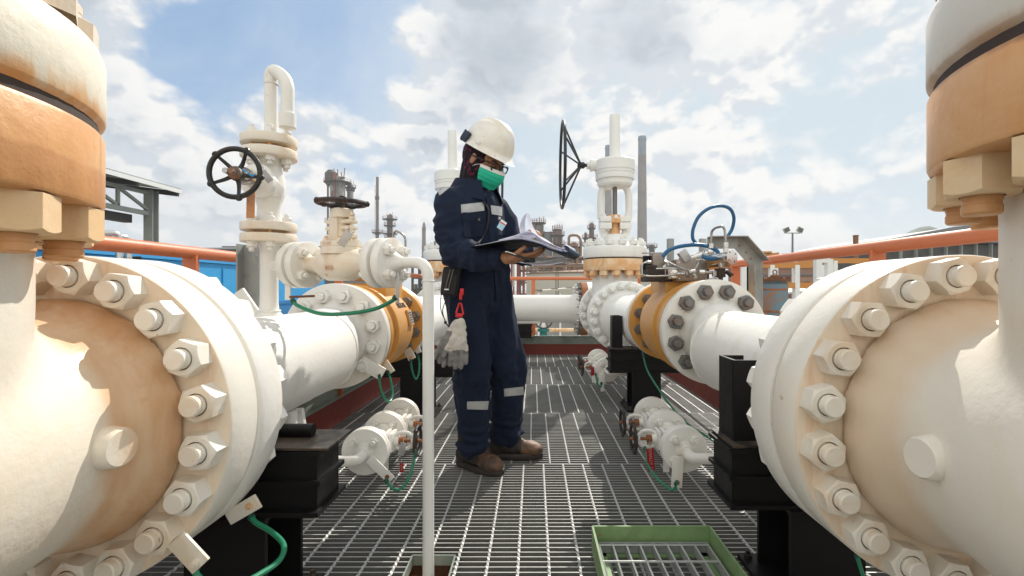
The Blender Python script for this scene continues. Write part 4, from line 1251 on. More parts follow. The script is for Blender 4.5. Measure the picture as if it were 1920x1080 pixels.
def lug(parent, C, w_, h_, tilt, th=0.008, matn='white', bolt='nut_grey', yaw=0.0, name='earthing_lug', hole=True, at=-0.32):
    """flat bar hanging from a flange bolt with a small bolt at its end; tilt in the xz plane"""
    rot = Euler((0, tilt, yaw), 'XYZ').to_matrix()
    b_ = MB(); b_.box(C, (w_, th, h_), rot, bv=0.002); o_ = b_.build(name, matn, parent)
    if hole:
        b_ = MB(); b_.lathe([(0, w_ * 0.22), (0.006, w_ * 0.22), (0.006, w_ * 0.13), (0.012, w_ * 0.13)], Vector(C) + rot @ Vector((0, -th / 2, h_ * at)), rot @ Vector((0, -1, 0)), 12)
        b_.build('bolt', bolt, o_)
    return o_


strap('green cable slung below the globe valve from the riser to the white elbow flange', [P(548, 563, 1.72), P(560, 574, 1.70), P(600, 588, 1.68), P(650, 588, 1.66), P(700, 580, 1.63), P(732, 566, 1.60), P(742, 557, 1.59)], 0.0068)
lug(vv, P(540, 540, 1.75) - Vector((VX, VY, 0)), 0.020, 0.085, -0.0, matn='white', hole=False)
b = MB(); b.beam(P(543, 557, 1.72) - Vector((VX, VY, 0)), P(590, 555, 1.74) - Vector((VX, VY, 0)), 0.012, 0.008); b.build('rod', 'rust_dark', vv)
lug(gv, P(745, 540, 1.595) - br(0.32, -0.983), 0.012, 0.10, 0.0, matn='tag_metal', hole=False)
# straps across the yellow valve joints, left
lug(sp_l, P(697, 690, 2.335) - Vector((XL, 0, 0)), 0.062, 0.125, -1.05, 0.008, 'white', 'white')
lug(bv_l, P(728, 688, 2.50) - Vector((XL, 2.82, 0)), 0.034, 0.07, -0.6, 0.008, 'cream', 'tan_rust', hole=False)
strap('green loop below the front flange of the left yellow valve', [P(711, 700, 2.33), P(713, 725, 2.33), P(722, 748, 2.36), P(732, 752, 2.4), P(736, 735, 2.45), P(732, 712, 2.48), P(727, 695, 2.50)], 0.0055)
lug(bv_l, P(768, 664, 3.10) - Vector((XL, 2.82, 0)), 0.05, 0.075, -0.5, 0.008, 'cream', 'tan_rust')
lug(bv_l, P(783, 655, 3.2) - Vector((XL, 2.82, 0)), 0.035, 0.05, -0.4, 0.008, 'white', 'tan_rust', hole=False)
strap('green loop below the rear flange of the left yellow valve', [P(770, 672, 3.1), P(772, 692, 3.1), P(779, 711, 3.12), P(785, 700, 3.16), P(786, 680, 3.2), P(783, 665, 3.2)], 0.006)
# near left flange lugs
lug(sp_l, P(456, 955, 1.19) - Vector((XL, 0, 0)), 0.036, 0.085, 1.05, 0.008, 'nut_tan', 'tan_rust', at=0.25)
strap('thick green cable hanging from the near left flange, looping over the grating', [P(470, 968, 1.19), P(480, 980, 1.18), P(510, 998, 1.16), P(532, 1022, 1.13), P(524, 1050, 1.08), P(490, 1075, 1.02), P(455, 1092, 0.98), P(400, 1100, 0.96), P(372, 1082, 0.95), P(365, 1066, 0.955)], 0.0062)
lug(gv_l, P(354, 1036, 0.945) - Vector((XL, YN, 0)), 0.042, 0.072, -0.75, 0.007, 'nut_tan', 'nut_tan')
strap('green cable running from the right yellow valve down behind the small valves', [P(1205, 660, 3.20), P(1213, 692, 3.1), P(1232, 725, 2.9), P(1258, 762, 2.75), P(1290, 795, 2.6), P(1325, 818, 2.5), P(1350, 835, 2.4)], 0.0055)
strap('green cable end beside the near right pedestal', [P(1606, 1040, 1.25), P(1612, 1060, 1.23), P(1625, 1100, 1.2)], 0.005)

# ------------------------------------------------------------------ drain valve sets at floor level
def globe(parent, c, s, n_nut, wheel_m):
    """small gate valve with its bonnet pointing sideways (s) towards the aisle"""
    c = Vector(c)
    b_ = MB()
    b_.lathe([(-0.10, 0.05), (-0.085, 0.032), (-0.05, 0.036), (0.05, 0.036), (0.085, 0.032), (0.10, 0.05)], c, (0, 1, 0), 28)
    b_.lathe([(0, 0.036), (0.045, 0.036), (0.048, 0.030), (0.06, 0.03)], c, (s, 0, 0), 28)
    b_.box(c + Vector((s * 0.052, 0, 0)), (0.018, 0.088, 0.088), bv=0.006); b_.box(c + Vector((s * 0.076, 0, 0)), (0.018, 0.085, 0.085), bv=0.006)
    b_.build('valve_body', 'white', parent)
    y_ = MB()
    y_.lathe([(0.08, 0.026), (0.105, 0.022)], c, (s, 0, 0), 20)
    for e in (-1, 1):
        y_.tube(spline([c + Vector((s * 0.085, 0, e * 0.024)), c + Vector((s * 0.11, 0, e * 0.036)), c + Vector((s * 0.145, 0, e * 0.034)), c + Vector((s * 0.165, 0, e * 0.014)), c + Vector((s * 0.170, 0, 0))], 4), 0.0085, 10)
    y_.lathe([(0.160, 0.015), (0.182, 0.015)], c, (s, 0, 0), 16)
    yo = y_.build('yoke', 'white', parent)
    g_ = MB(); g_.lathe([(0.10, 0.007), (0.205, 0.007)], c, (s, 0, 0), 10); g_.lathe([(0.105, 0.016), (0.125, 0.018)], c, (s, 0, 0), 14); g_.box(c + Vector((s * 0.118, 0, 0)), (0.010, 0.06, 0.018), bv=0.002)
    g_.build('gland', 'rust', yo)
    spoke_wheel(parent, c + Vector((s * 0.188, 0, 0)), 0.064, (s, 0, 0), wheel_m, 0.0075, 5, 0.008, 0.016, 0.016, lumps=True, phase=random.random())


nd = nut_mesh(0.0195, 0.018, 0.0105, 0.012, ['white', 'white'], 'nd')


def drain_set(label, x, y, z, s):
    t_ = thing('drain_valves', label, 'valve set', (x, y, 0), 0, 'floor level drain valve sets')
    for k, yy in enumerate((0.0, 0.27, 0.55)):
        flange_pair(t_, (0, yy, z), (0, 1, 0), 0.098, 0.022, 4, 0.062, nd, 'white', 0.004)
    globe(t_, (0, 0.135, z), s, nd, 'wheel_rusty'); globe(t_, (0, 0.41, z), s, nd, 'wheel_rusty')
    b_ = MB(); b_.lathe([(0, 0.04), (0.012, 0.03), (0.03, 0.024)], (0, -0.024, z), (0, -1, 0), 24)
    b_.tube(bend([(0, -0.03, z), (0, -0.10, z - 0.01), (-s * 0.30, -0.10, z - 0.015), (-s * 0.30, -0.10, -0.3)], 0.05, 8), 0.0225, 20)
    b_.build('inlet_pipe', 'white', t_)
    b_ = MB(); b_.lathe([(0, 0.04), (0.012, 0.03), (0.03, 0.022)], (0, 0.575, z), (0, 1, 0), 24)
    b_.tube(bend([(0, 0.58, z), (0, 0.68, z + 0.01), (s * 0.02, 0.68, z + 0.01), (s * 0.02, 0.68, -0.3)], 0.06, 8), 0.020, 20); b_.build('outlet_pipe', 'white', t_)
    b_ = MB(); b_.beam((0, 0.27, 0.0), (0, 0.27, z - 0.09), 0.03, 0.006, (0, 1, 0)); b_.build('foot', 'white', t_)
    return t_


dl = drain_set('pair of small flanged drain valves at floor level left of the white post', -0.715, 2.10, 0.205, 1)
dr = drain_set('pair of small flanged drain valves at floor level right of the aisle', 0.650, 2.13, 0.205, -1)
df = drain_set('distant pair of small drain valves below the far right gate valve', 0.60, 4.00, 0.235, -1)
lug(dl, P(713, 880, 2.03) - Vector((-0.715, 2.10, 0)), 0.040, 0.13, -0.80, 0.006, 'white', 'rust')
strap('short green cable hanging from the left drain valve lug', [P(722, 898, 2.0), P(735, 915, 2.0), P(748, 918, 2.0), P(762, 905, 2.05), P(772, 880, 2.1), P(781, 845, 2.15)], 0.006)
lug(dr, P(1270, 885, 2.05) - Vector((0.650, 2.13, 0)), 0.046, 0.13, 0.06, 0.006, 'white', 'nut_grey')
strap('short green cable hanging from the right drain valve lug', [P(1209, 838, 2.2), P(1213, 865, 2.15), P(1222, 885, 2.1), P(1240, 905, 2.05), P(1258, 918, 2.03), P(1266, 915, 2.02), P(1267, 905, 2.02)], 0.0055)
tag_plate('dark red tag hanging from the nearer wheel of the right drain valves', P(1220, 862, 2.14), 0.032, 0.098, -0.08, 'tag_red', 0.1, 'NORMALLY OPEN', 'print')
tag_plate('grey metal tag under the left drain valve wheel', P(754, 842, 2.1), 0.026, 0.055, 0.25, 'tag_metal', 0.1, None)
tag_plate('small red tag below the grey metal tag of the left drain valves', P(753, 877, 2.1), 0.016, 0.04, -0.03, 'tag_red', 0.1, 'OPEN', 'print')
tag_plate('tiny red tag on the distant drain valves', P(1111, 696, 3.95), 0.028, 0.07, -0.1, 'tag_red', 0.1, None)
lug(df, P(1128, 712, 3.9) - Vector((0.60, 4.0, 0)), 0.046, 0.10, 0.12, 0.006, 'white', 'nut_grey')
strap('short green cable beneath the distant drain valves', [P(1117, 700, 3.95), P(1119, 715, 3.9), P(1126, 726, 3.88), P(1128, 716, 3.88)], 0.006)

# ------------------------------------------------------------------ control gear on the right yellow valve
ac = thing('valve_actuator', 'steel control box with tubes and round gauge head on the right yellow valve', 'actuator', (XR, 2.75, 0))
o = Vector((XR, 2.75, 0))
def L(u, v, Y): return P(u, v, Y) - o
def pbox(b_, u0, v0, u1, v1, Y, dep, bv=0.003):
    a_, c_ = P(u0, v0, Y), P(u1, v1, Y)
    b_.box((a_ + c_) / 2 + Vector((0, dep / 2, 0)) - o, (abs(c_.x - a_.x), dep, abs(a_.z - c_.z)), bv=bv)
b = MB(); pbox(b, 1268, 486, 1326, 527, 2.62, 0.22); bx = b.build('box', 'steel_plate', ac)
for (u, v) in ((1273, 492), (1321, 492), (1273, 522), (1321, 522)):
    b = MB(); b.lathe([(0, 0.005), (0.003, 0.004)], L(u, v, 2.62), (0, -1, 0), 10); b.build('screw', 'steel_bright', bx)
b = MB(); pbox(b, 1215, 505, 1247, 516, 2.66, 0.12); pbox(b, 1213, 518, 1262, 528, 2.66, 0.16); pbox(b, 1215, 497, 1232, 505, 2.7, 0.1); b.build('manifold', 'gasket', ac)
b = MB(); pbox(b, 1224, 476, 1243, 503, 2.72, 0.10); pbox(b, 1243, 480, 1247, 498, 2.74, 0.06); b.build('switch_box', 'steel_plate', ac)
b = MB(); pbox(b, 1205, 473, 1250, 475.5, 2.72, 0.02, 0.001); b.build('top_bar', 'steel', ac)
b = MB(); b.lathe([(0, 0.030), (0.05, 0.030)], L(1211, 497, 2.78), (0, 0, -1), 20); b.lathe([(0, 0.024), (0.07, 0.024)], L(1213, 480, 2.78), (0, 0, -1), 20); b.build('solenoid', 'black', ac)
for (u, v, r_) in ((1260, 514, 0.025),):
    b = MB(); b.box(L(1260, 514, 2.60), (0.055, 0.05, 0.055), bv=0.006); b.build('regulator', 'steel', ac)
    b = MB(); b.lathe([(0.025, 0.022), (0.045, 0.022), (0.046, 0.016)], L(1260, 514, 2.60), (0, -1, 0), 24); b.lathe([(0.0, 0.010), (0.07, 0.010)], L(1261, 514, 2.60), (0.8, -0.6, 0), 12); b.build('regulator_knob', 'steel_bright', ac)
for (uu, vv_) in ((1253, 447), (1314, 447)):
    b = MB(); pbox(b, uu, vv_, uu + 11, 500, 2.8, 0.035, 0.001); b.build('mount_angle', 'galv', ac)
b = MB(); pbox(b, 1315, 500, 1330, 530, 2.7, 0.06); pbox(b, 1346, 503, 1361, 520, 2.5, 0.05); pbox(b, 1349, 517, 1356, 528, 2.5, 0.03); b.build('valve_block', 'gasket', ac)
# gauge head: cylinder with turned disc face
gc = P(1373, 482, 2.42)
b = MB(); b.lathe([(0.0, 0.0365), (0.010, 0.038), (0.028, 0.038), (0.03, 0.030), (0.05, 0.028), (0.16, 0.028)], gc - o, (-0.42, 0.90, -0.03), 40); gh = b.build('gauge_head', 'steel_bright', ac)
gx, gy, ga = frame(Vector((0.42, -0.90, 0.03)))
for k in range(4):
    b = MB(); b.lathe([(0, 0.0035), (0.0015, 0.0035), (0.0018, 0.001)], gc - o + gx * math.cos(k * PI / 2 + .6) * 0.028 + gy * math.sin(k * PI / 2 + .6) * 0.028, ga, 10); b.build('screw', 'gasket', gh)
def tb(name, pts, r_, m_='steel', n=6): 
    b_ = MB(); b_.tube([q - o for q in spline(pts, n)], r_, 10); return b_.build(name, m_, ac)
b = MB(); b.tube([q - o for q in bend([P(1333, 462, 2.5), P(1334, 434, 2.5), P(1341, 427, 2.47), P(1355, 424, 2.42), P(1359, 430, 2.42), P(1361, 464, 2.42)], 0.02, 4)], 0.0062, 12); b.build('gauge_tube', 'steel', ac)
for (u, v, Y) in ((1333, 461, 2.5), (1361, 459, 2.42), (1361, 469, 2.42)):
    b = MB(); b.lathe([(-0.012, 0.012), (0.012, 0.012)], L(u, v, Y), (0, 0, 1), 6); b.build('fitting', 'steel_bright', ac)
tb('tube', [P(1321, 468, 2.55), P(1316, 482, 2.5), P(1306, 500, 2.48), P(1299, 512, 2.46)], 0.0055)
tb('tube', [P(1253, 492, 2.6), P(1270, 500, 2.55), P(1290, 507, 2.5), P(1298, 510, 2.46)], 0.0055)
tb('tube', [P(1216, 492, 2.6), P(1205, 495, 2.58), P(1204, 510, 2.56), P(1206, 516, 2.55), P(1220, 518, 2.55), P(1250, 517, 2.55), P(1272, 514, 2.52)], 0.005)
tb('tube', [P(1230, 504, 2.6), P(1262, 503, 2.58), P(1285, 506, 2.55)], 0.004, 'steel_bright')
for (u, v, Y, ax_, r_, l_) in ((1298, 510, 2.45, (1, 0, 0.2), 0.012, 0.035), (1302, 518, 2.44, (0.5, 0, -0.8), 0.010, 0.03), (1316, 510, 2.46, (1, 0, 0), 0.013, 0.03), (1326, 511, 2.46, (1, 0, 0), 0.009, 0.05), (1339, 513, 2.46, (0, 0, 1), 0.012, 0.03), (1216, 492, 2.6, (1, 0, 0), 0.010, 0.03), (1250, 492, 2.6, (1, 0, -.3), 0.010, 0.03),
                              (1272, 514, 2.52, (1, 0, 0), 0.011, 0.02), (1352, 497, 2.48, (0, 0, 1), 0.014, 0.03), (1290, 517, 2.5, (0, -1, 0), 0.01, 0.03), (1334, 524, 2.46, (1, 0, .3), 0.008, 0.04), (1345, 527, 2.46, (0, 0, 1), 0.008, 0.03)):
    b = MB(); b.lathe([(-l_ / 2, r_ * .8), (-l_ / 2 + .003, r_), (l_ / 2 - .003, r_), (l_ / 2, r_ * .8)], L(u, v, Y), ax_, 8); b.build('fitting', random.choice(['steel_bright', 'steel']), ac)
b = MB(); b.lathe([(0, 0.022), (0.16, 0.022), (0.162, 0.03), (0.175, 0.03), (0.177, 0.018), (0.20, 0.018)], L(1276, 490, 2.75), (0.75, 0.1, 0.22), 24); b.build('cylinder', 'steel_bright', ac)
b = MB(); b.lathe([(0, 0.024), (0.11, 0.024)], L(1326, 496, 2.6), (0.9, -0.35, 0.06), 24); b.build('accumulator', 'steel', ac)
b = MB(); b.box(L(1283, 480, 2.62), (0.045, 0.04, 0.06), Matrix.Rotation(-0.6, 3, 'Y'), bv=0.003); b.build('bracket_plate', 'tag_metal', ac)
b = MB()
for k in range(5): b.lathe([(0, 0.012), (0.02, 0.004)], L(1362 + k * 1.5, 510 + k * 1.5, 2.5), (1, 0, -0.2 + 0.1 * k), 6)
b.build('spring_end', 'gasket', ac)

# blue hoops
hp = thing('blue_hose', 'blue hose looping upright above the right control gear', 'hose', P(1310, 460, 2.75), 0, 'blue hoses on the control gear')
o2 = P(1310, 460, 2.75)
pts = [P(1306, 457, 2.72), P(1299, 447, 2.72), P(1300, 428, 2.72), P(1311, 405, 2.72), P(1331, 390, 2.72), P(1352, 386, 2.74), P(1369, 392, 2.76), P(1376, 408, 2.78), P(1373, 428, 2.8), P(1364, 444, 2.8)]
b = MB(); b.tube([q - o2 for q in spline(pts, 7)], 0.0095, 14); b.build('hose', 'blue_hose', hp)
hp = thing('blue_hose', 'flat lying blue hose ring over the steel control box', 'hose', P(1295, 475, 2.6), 0, 'blue hoses on the control gear')
o2 = P(1295, 475, 2.6)
pts = [P(1243, 481, 2.62), P(1253, 470, 2.62), P(1275, 462, 2.62), P(1305, 459, 2.60), P(1330, 463, 2.58), P(1345, 472, 2.55), P(1344, 483, 2.5), P(1330, 485, 2.46), P(1316, 480, 2.46)]
b = MB(); b.tube([q - o2 for q in spline(pts, 7)], 0.0108, 14); b.build('hose', 'blue_hose', hp)

# rusty gear on the left yellow valve
gb_ = thing('gear_box', 'rusty brass gear fittings on top of the left yellow valve', 'gear box', (XL + 0.03, 2.7, 0))
o = Vector((XL + 0.03, 2.7, 0))
b = MB(); b.box((0, 0.05, 0.955), (0.15, 0.15, 0.03), bv=0.004)
b.build('base', 'yellow', gb_)
rnd = random.Random(5)
for k in range(9):
    b = MB(); c = Vector((rnd.uniform(-0.10, 0.13), rnd.uniform(-0.08, 0.08), rnd.uniform(0.955, 0.985)))
    b.lathe([(-0.015, 0.007), (-0.013, 0.012), (0.013, 0.012), (0.015, 0.007)], c, (rnd.uniform(-1, 1), rnd.uniform(-1, .3), rnd.uniform(-.4, .4)), 8)
    b.build('fitting', rnd.choice(['rust', 'tan_rust', 'gasket', 'steel']), gb_)
for k in range(4):
    b = MB(); x_ = -0.09 + 0.06 * k
    b.tube(spline([Vector((x_, -0.07, 0.97)), Vector((x_ + .02, -0.09, 0.96)), Vector((x_ + .05, -0.07, 0.975)), Vector((x_ + 0.06, 0, 0.965))], 4), 0.004, 8); b.build('tube', rnd.choice(['rust', 'steel', 'tan_rust']), gb_)
# bent tube visible beyond the elbow flange
b = MB(); b.tube(bend([P(738, 470, 2.9), P(737, 438, 2.9), P(742, 432, 2.9), P(754, 438, 2.9), P(760, 446, 2.9), P(761, 500, 2.9)], 0.03, 5), 0.0065, 12)
b.build('bent_tube', 'steel', base=P(740, 470, 2.9), label='bent steel tube rising behind the white elbow flange', cat='tube')

# ------------------------------------------------------------------ refinery skyline
rb = random.Random(11)


def railing(b, C, r, h, n=14, th=0.065):
    C = Vector(C)
    for hh in (h, h * 0.5): b.tube(torus_pts(C + Vector((0, 0, hh)), r, (0, 0, 1), 20), th * .6, 4, closed=True)
    for k in range(n):
        t = 2 * PI * k / n; p = C + Vector((math.cos(t) * r, math.sin(t) * r, 0)); b.beam(p, p + Vector((0, 0, h)), th, th, (0, 1, 0))


def deck_ring(t, z, r, mat_='far_steel', rail_m='far_red', h=1.1):
    b = MB(); b.lathe([(z - 0.35, r * 0.75), (z - 0.12, r), (z, r), (z, r * 0.3)], (0, 0, 0), (0, 0, 1), 20)
    for k in range(6):
        a = 2 * PI * k / 6 + .3; b.beam((math.cos(a) * r * 0.45, math.sin(a) * r * 0.45, z - r * 0.5), (math.cos(a) * r * 0.95, math.sin(a) * r * 0.95, z - 0.2), 0.12, 0.12)
    o = b.build('platform', mat_, t)
    b = MB(); railing(b, (0, 0, z), r * 0.97, h); b.build('railing', rail_m, o)


def column(name, label, u, Y, width, vtop, prof=None, m_='far_vessel', decks=(), cap=True, cat='tower', group='refinery towers beyond the deck', pipes=2, spikes=0, ladder=True):
    """vertical vessel whose centre shows at u; width, v values in photo pixels"""
    k = Y / FPX
    x = (u - 1000) * k; ztop = H + (540 - vtop) * k; r = width * k / 2
    t = thing(name, label, cat, (x, Y, GZ), 0, group)
    hh = ztop - GZ
    b = MB()
    if prof: pr = [(hh * a, r * c) for a, c in prof]
    else: pr = [(0, r), (hh * 0.35, r), (hh * .352, r * 1.03), (hh * .356, r), (hh * 0.62, r), (hh * .622, r * 1.03), (hh * .626, r), (hh - r * 0.6, r), (hh - r * 0.22, r * 0.8), (hh, r * 0.25)]
    b.lathe(pr, (0, 0, 0), (0, 0, 1), 24)
    b.build('vessel', m_, t)
    for v, w_ in decks: deck_ring(t, H + (540 - v) * k - GZ, w_ * k / 2)
    for q in range(pipes):
        a = rb.uniform(-2.6, -0.5); rr = r * 1.14
        top = hh * rb.uniform(0.85, 1.0)
        b = MB(); b.tube(bend([(math.cos(a) * rr, math.sin(a) * rr, 0), (math.cos(a) * rr, math.sin(a) * rr, top), (0, 0, top + r * 0.2)], r * 0.3, 4), r * rb.uniform(0.07, 0.12), 8)
        b.build('pipe', rb.choice(['far_steel', 'far_vessel_dark', 'far_rust']), t)
    if ladder and decks:
        a = rb.uniform(-2.4, -0.7); b = MB(); rr = r * 1.08
        for e in (-.3, .3): b.beam((math.cos(a) * rr + e, math.sin(a) * rr, 0), (math.cos(a) * rr + e, math.sin(a) * rr, hh * 0.93), 0.12, 0.12, (0, 1, 0))
        b.build('ladder', 'far_steel', t)
    if spikes:
        b = MB()
        for q in range(spikes):
            xx = -r + 2 * r * q / (spikes - 1); b.tube([(xx, rb.uniform(-r, r) * .4, hh - r * 0.4), (xx, 0, hh + rb.uniform(.5, 1.2) * r)], r * 0.07, 6)
        b.build('vent_stubs', 'far_rust', t)
    return t, k, hh, r


# far left double tower
t, k, hh, r = column('process_tower', 'tall double vessel tower with dark top deck behind the flat handwheel', 633, 180, 27, 330, None, 'far_vessel', [(342, 50), (416, 46), (449, 30)], pipes=4, spikes=5)
b = MB(); b.box((0, -r * 1.02, hh * 0.7), (r * 0.34, 0.5, hh * 0.62)); b.build('riser_duct', 'far_red', t)
b = MB(); b.lathe([(0, 1.6), (1.6, 2.2), (4.5, 2.2), (5.6, 1.2)], (-r * 0.9, 0, hh - 3.5), (0, 0, 1), 16)
for q in range(7):
    c = Vector((rb.uniform(-2, 4), rb.uniform(-3, -1), hh - rb.uniform(1, 5))); b.box(c, (rb.uniform(.6, 2.2), 1, rb.uniform(.5, 1.6)))
b.build('top_machinery', 'far_steel', t)
b = MB(); b.tube([(-r * 1.35, 0, 0), (-r * 1.35, 0, hh * .93)], 0.35, 8); b.build('pipe', 'far_steel', t)
column('process_tower', 'slimmer tower with railed decks just right of the tallest left tower', 657, 184, 11, 345, None, 'far_vessel', [(352, 20), (357, 16), (405, 15)], pipes=3, spikes=3)
column('chimney', 'slim chimney with brown tip between the two left towers', 707.5, 200, 5.4, 332, [(0, 1.15), (0.3, 1.05), (0.55, 1.02), (0.552, 1.3), (0.56, 1.02), (0.78, 1), (0.782, 1.25), (0.79, 1), (1.0, 0.95)], 'stack_grey', [(436, 20), (373, 7)], cat='chimney', group='chimneys on the skyline', pipes=0)
column('process_tower', 'small tower with three railed decks right of the slim chimney', 731, 200, 10, 402, None, 'far_vessel_dark', [(411, 28), (423, 22), (438, 28), (446, 20)], pipes=4, spikes=3)
column('chimney', 'distant rounded chimney left of the worker', 795, 300, 7, 417, [(0, 1.3), (0.3, 1.1), (0.6, 1.0), (0.62, 1.0), (0.93, 0.9), (0.97, 0.75), (1.0, 0.35)], 'stack_grey', [(430, 8), (466, 9), (484, 10)], cat='chimney', group='chimneys on the skyline', pipes=0)
column('chimney', 'short chimney tip close behind the worker shoulder', 815.5, 260, 4, 452, [(0, 1.3), (0.3, 1.1), (1.0, 1.0)], 'stack_grey', [(480, 8)], cat='chimney', group='chimneys on the skyline', pipes=0)


def big_chimney(label, u, Y, w, vt, vb):
    k_ = Y / FPX; x = (u - 1000) * k_; hh_ = H + (540 - vt) * k_ - GZ; r_ = w * k_ / 2
    t_ = thing('chimney', label, 'chimney', (x, Y, GZ), 0, 'chimneys on the skyline')
    b_ = MB(); b_.lathe([(0, r_ * 1.35), (hh_ * .3, r_ * 1.2), (hh_ * .88, r_ * 1.0)], (0, 0, 0), (0, 0, 1), 28); b_.build('shaft', 'stack_grey', t_)
    b_ = MB(); b_.lathe([(hh_ * .88, r_ * .99), (hh_ * .975, r_ * 0.97), (hh_ * .976, r_ * 1.06), (hh_ * .985, r_ * 1.06), (hh_, r_ * 0.95)], (0, 0, 0), (0, 0, 1), 28); b_.build('tip', 'stack_top', t_)
    z_ = H + (540 - vb) * k_ - GZ
    b_ = MB(); b_.lathe([(z_ - 1.4, r_ * 1.2), (z_ - 0.4, r_ * 1.65), (z_, r_ * 1.65), (z_, r_)], (0, 0, 0), (0, 0, 1), 24); railing(b_, (0, 0, z_), r_ * 1.6, 1.4, 12, 0.25); b_.build('gallery', 'far_steel', t_)
    return t_


big_chimney('tall grey chimney with dark top standing right of the far gate valve', 1204, 320, 15, 256, 464)
big_chimney('second tall chimney half hidden behind the far gate valve stem', 1140.5, 360, 12, 273, 470)

# cluster behind the clipboard
column('process_tower', 'dark vessel crowned with vent stubs above the clipboard', 1009, 150, 21, 418, None, 'far_vessel_dark', [(418, 30), (440, 26), (463, 28)], pipes=4, spikes=6)
b0 = P(1026, 438, 152)
t = thing('process_building', 'grey windowless block between the two refinery towers', 'building', (b0.x, 152, GZ))
hb_ = b0.z - GZ
b = MB(); b.box((0, 0, hb_ / 2), (18 * 152 / 920, 5, hb_), bv=0.05); b.build('wall', 'roof_grey', t)
b = MB(); b.box((0, 0, hb_ + .12), (19 * 152 / 920, 5.3, .25)); b.build('roof', 'roof_dark', t)
column('process_tower', 'banded vessel tower with four decks above the far handrail', 1045, 148, 18, 428, None, 'far_vessel_dark', [(431, 20), (441, 28), (458, 28), (466, 26), (490, 34)], pipes=4, spikes=5)
t, k, hh, r = column('process_tower', 'rusty brown reactor vessel with an arched pipe on top', 1074, 120, 26, 456, [(0, 1), (0.62, 1), (0.625, 1.06), (0.64, 1.0), (0.86, 1), (0.94, 0.85), (1.0, 0.3)], 'far_rust', [(463, 32), (500, 34)], pipes=4)
b = MB(); b.tube(bend([(-1.0, -0.4, hh - 0.5), (-1.0, -0.4, hh + 1.9), (1.2, -0.4, hh + 1.9), (1.9, -0.4, hh + 0.8), (1.9, -0.4, 0)], 0.9, 6), 0.32, 12); b.build('arched_pipe', 'far_rust', t)
column('process_tower', 'slim dark tower immediately left of the far gate valve', 1109, 170, 9, 418, None, 'far_vessel_dark', [(428, 16), (446, 24), (462, 26)], pipes=5, spikes=4)
column('process_tower', 'thin antenna topped tower beside the far gate valve', 1098, 175, 5, 436, None, 'far_steel', [(446, 14), (460, 14)], pipes=3, spikes=3)
column('process_tower', 'low dark tower top right of the tall grey chimney', 1222, 190, 10, 458, None, 'far_steel', [(463, 22)], pipes=3, spikes=4)


def pipe_rack(label, u0, u1, vt, Y, cols, seed, m1='far_steel', dens=26, th=1.0):
    r_ = random.Random(seed); k_ = Y / FPX
    x0, x1 = (u0 - 1000) * k_, (u1 - 1000) * k_; top = H + (540 - vt) * k_ - GZ
    t_ = thing('pipe_rack', label, 'pipe rack', ((x0 + x1) / 2, Y, GZ), 0, 'pipe racks and frames below the towers')
    w_ = x1 - x0
    for q in range(cols):
        b_ = MB(); xx = -w_ / 2 + w_ * q / (cols - 1)
        for dy in (-2, 2): b_.beam((xx, dy, 0), (xx, dy, top), 0.3 * th, 0.3 * th, (0, 1, 0))
        b_.beam((xx, -2, 0.2), (xx, 2, top * 0.6), 0.15 * th, 0.15 * th); b_.build('column', m1, t_)
    for q in range(4):
        z_ = top * (0.25 + 0.25 * q); b_ = MB()
        for dy in (-2, 2): b_.beam((-w_ / 2, dy, z_), (w_ / 2, dy, z_), 0.22 * th, 0.3 * th)
        b_.build('level', m1, t_)
    for q in range(dens):
        b_ = MB(); z_ = top * r_.choice([0.28, .3, 0.53, .55, 0.78, .8, 1.0]) + 0.3; a_ = r_.uniform(-w_ / 2, w_ / 2); c_ = r_.uniform(-w_ / 2, w_ / 2); rr_ = r_.uniform(0.1, 0.32) * th
        y_ = r_.uniform(-2, 2)
        b_.tube(bend([(a_, y_, z_), (c_, y_, z_), (c_, y_, z_ + r_.uniform(-3, 1.8))], 0.5, 3), rr_, 7); b_.build('pipe', r_.choice(['far_steel', 'far_vessel', 'far_vessel_dark', 'far_rust', 'tank_pale']), t_)
    return t_


pipe_rack('tangle of dark pipework under the clipboard and rusty reactor', 975, 1100, 486, 95, 7, 1, dens=60)
pipe_rack('pipework with rusty platforms seen left of the far gate valve', 1000, 1095, 500, 80, 6, 2, 'far_rust', dens=40)
pipe_rack('red steel staging close behind the worker elbow', 951, 982, 492, 40, 4, 3, 'far_red', dens=5, th=0.4)
pipe_rack('pipework between the worker and the left gate valve', 780, 835, 500, 70, 5, 4, dens=30)
pipe_rack('dark pipework seen through the control gear on the right', 1205, 1300, 505, 90, 6, 6, dens=40)

# big pale tank behind the far rail
t = thing('storage_tank', 'wide pale storage tank with rusty rim behind the far handrail', 'tank', P(1110, 540, 62) * 1.0)
t.location = (P(1110, 540, 62).x, 62, GZ)
zt_ = H + (540 - 515) * 62 / FPX - GZ
b = MB(); b.lathe([(0, 8.3), (zt_, 8.3)], (0, 0, 0), (0, 0, 1), 64); b.build('shell', 'tank_pale', t)
b = MB(); b.lathe([(zt_, 8.45), (zt_ + .12, 8.45), (zt_ + .12, 8.3), (zt_ + 0.7, 0.1)], (0, 0, 0), (0, 0, 1), 64); rf = b.build('roof', 'far_rust', t)
b = MB(); railing(b, (0, 0, zt_), 8.3, 0.8, 60, 0.05); b.build('railing', 'far_rust', t)
for u in (1042, 1046):
    b = MB(); x_ = P(u, 0, 54).x - t.location.x; b.tube([(x_, -8.5, 0), (x_, -8.5, zt_ + 0.6)], 0.05, 6); b.build('riser', 'far_steel', t)

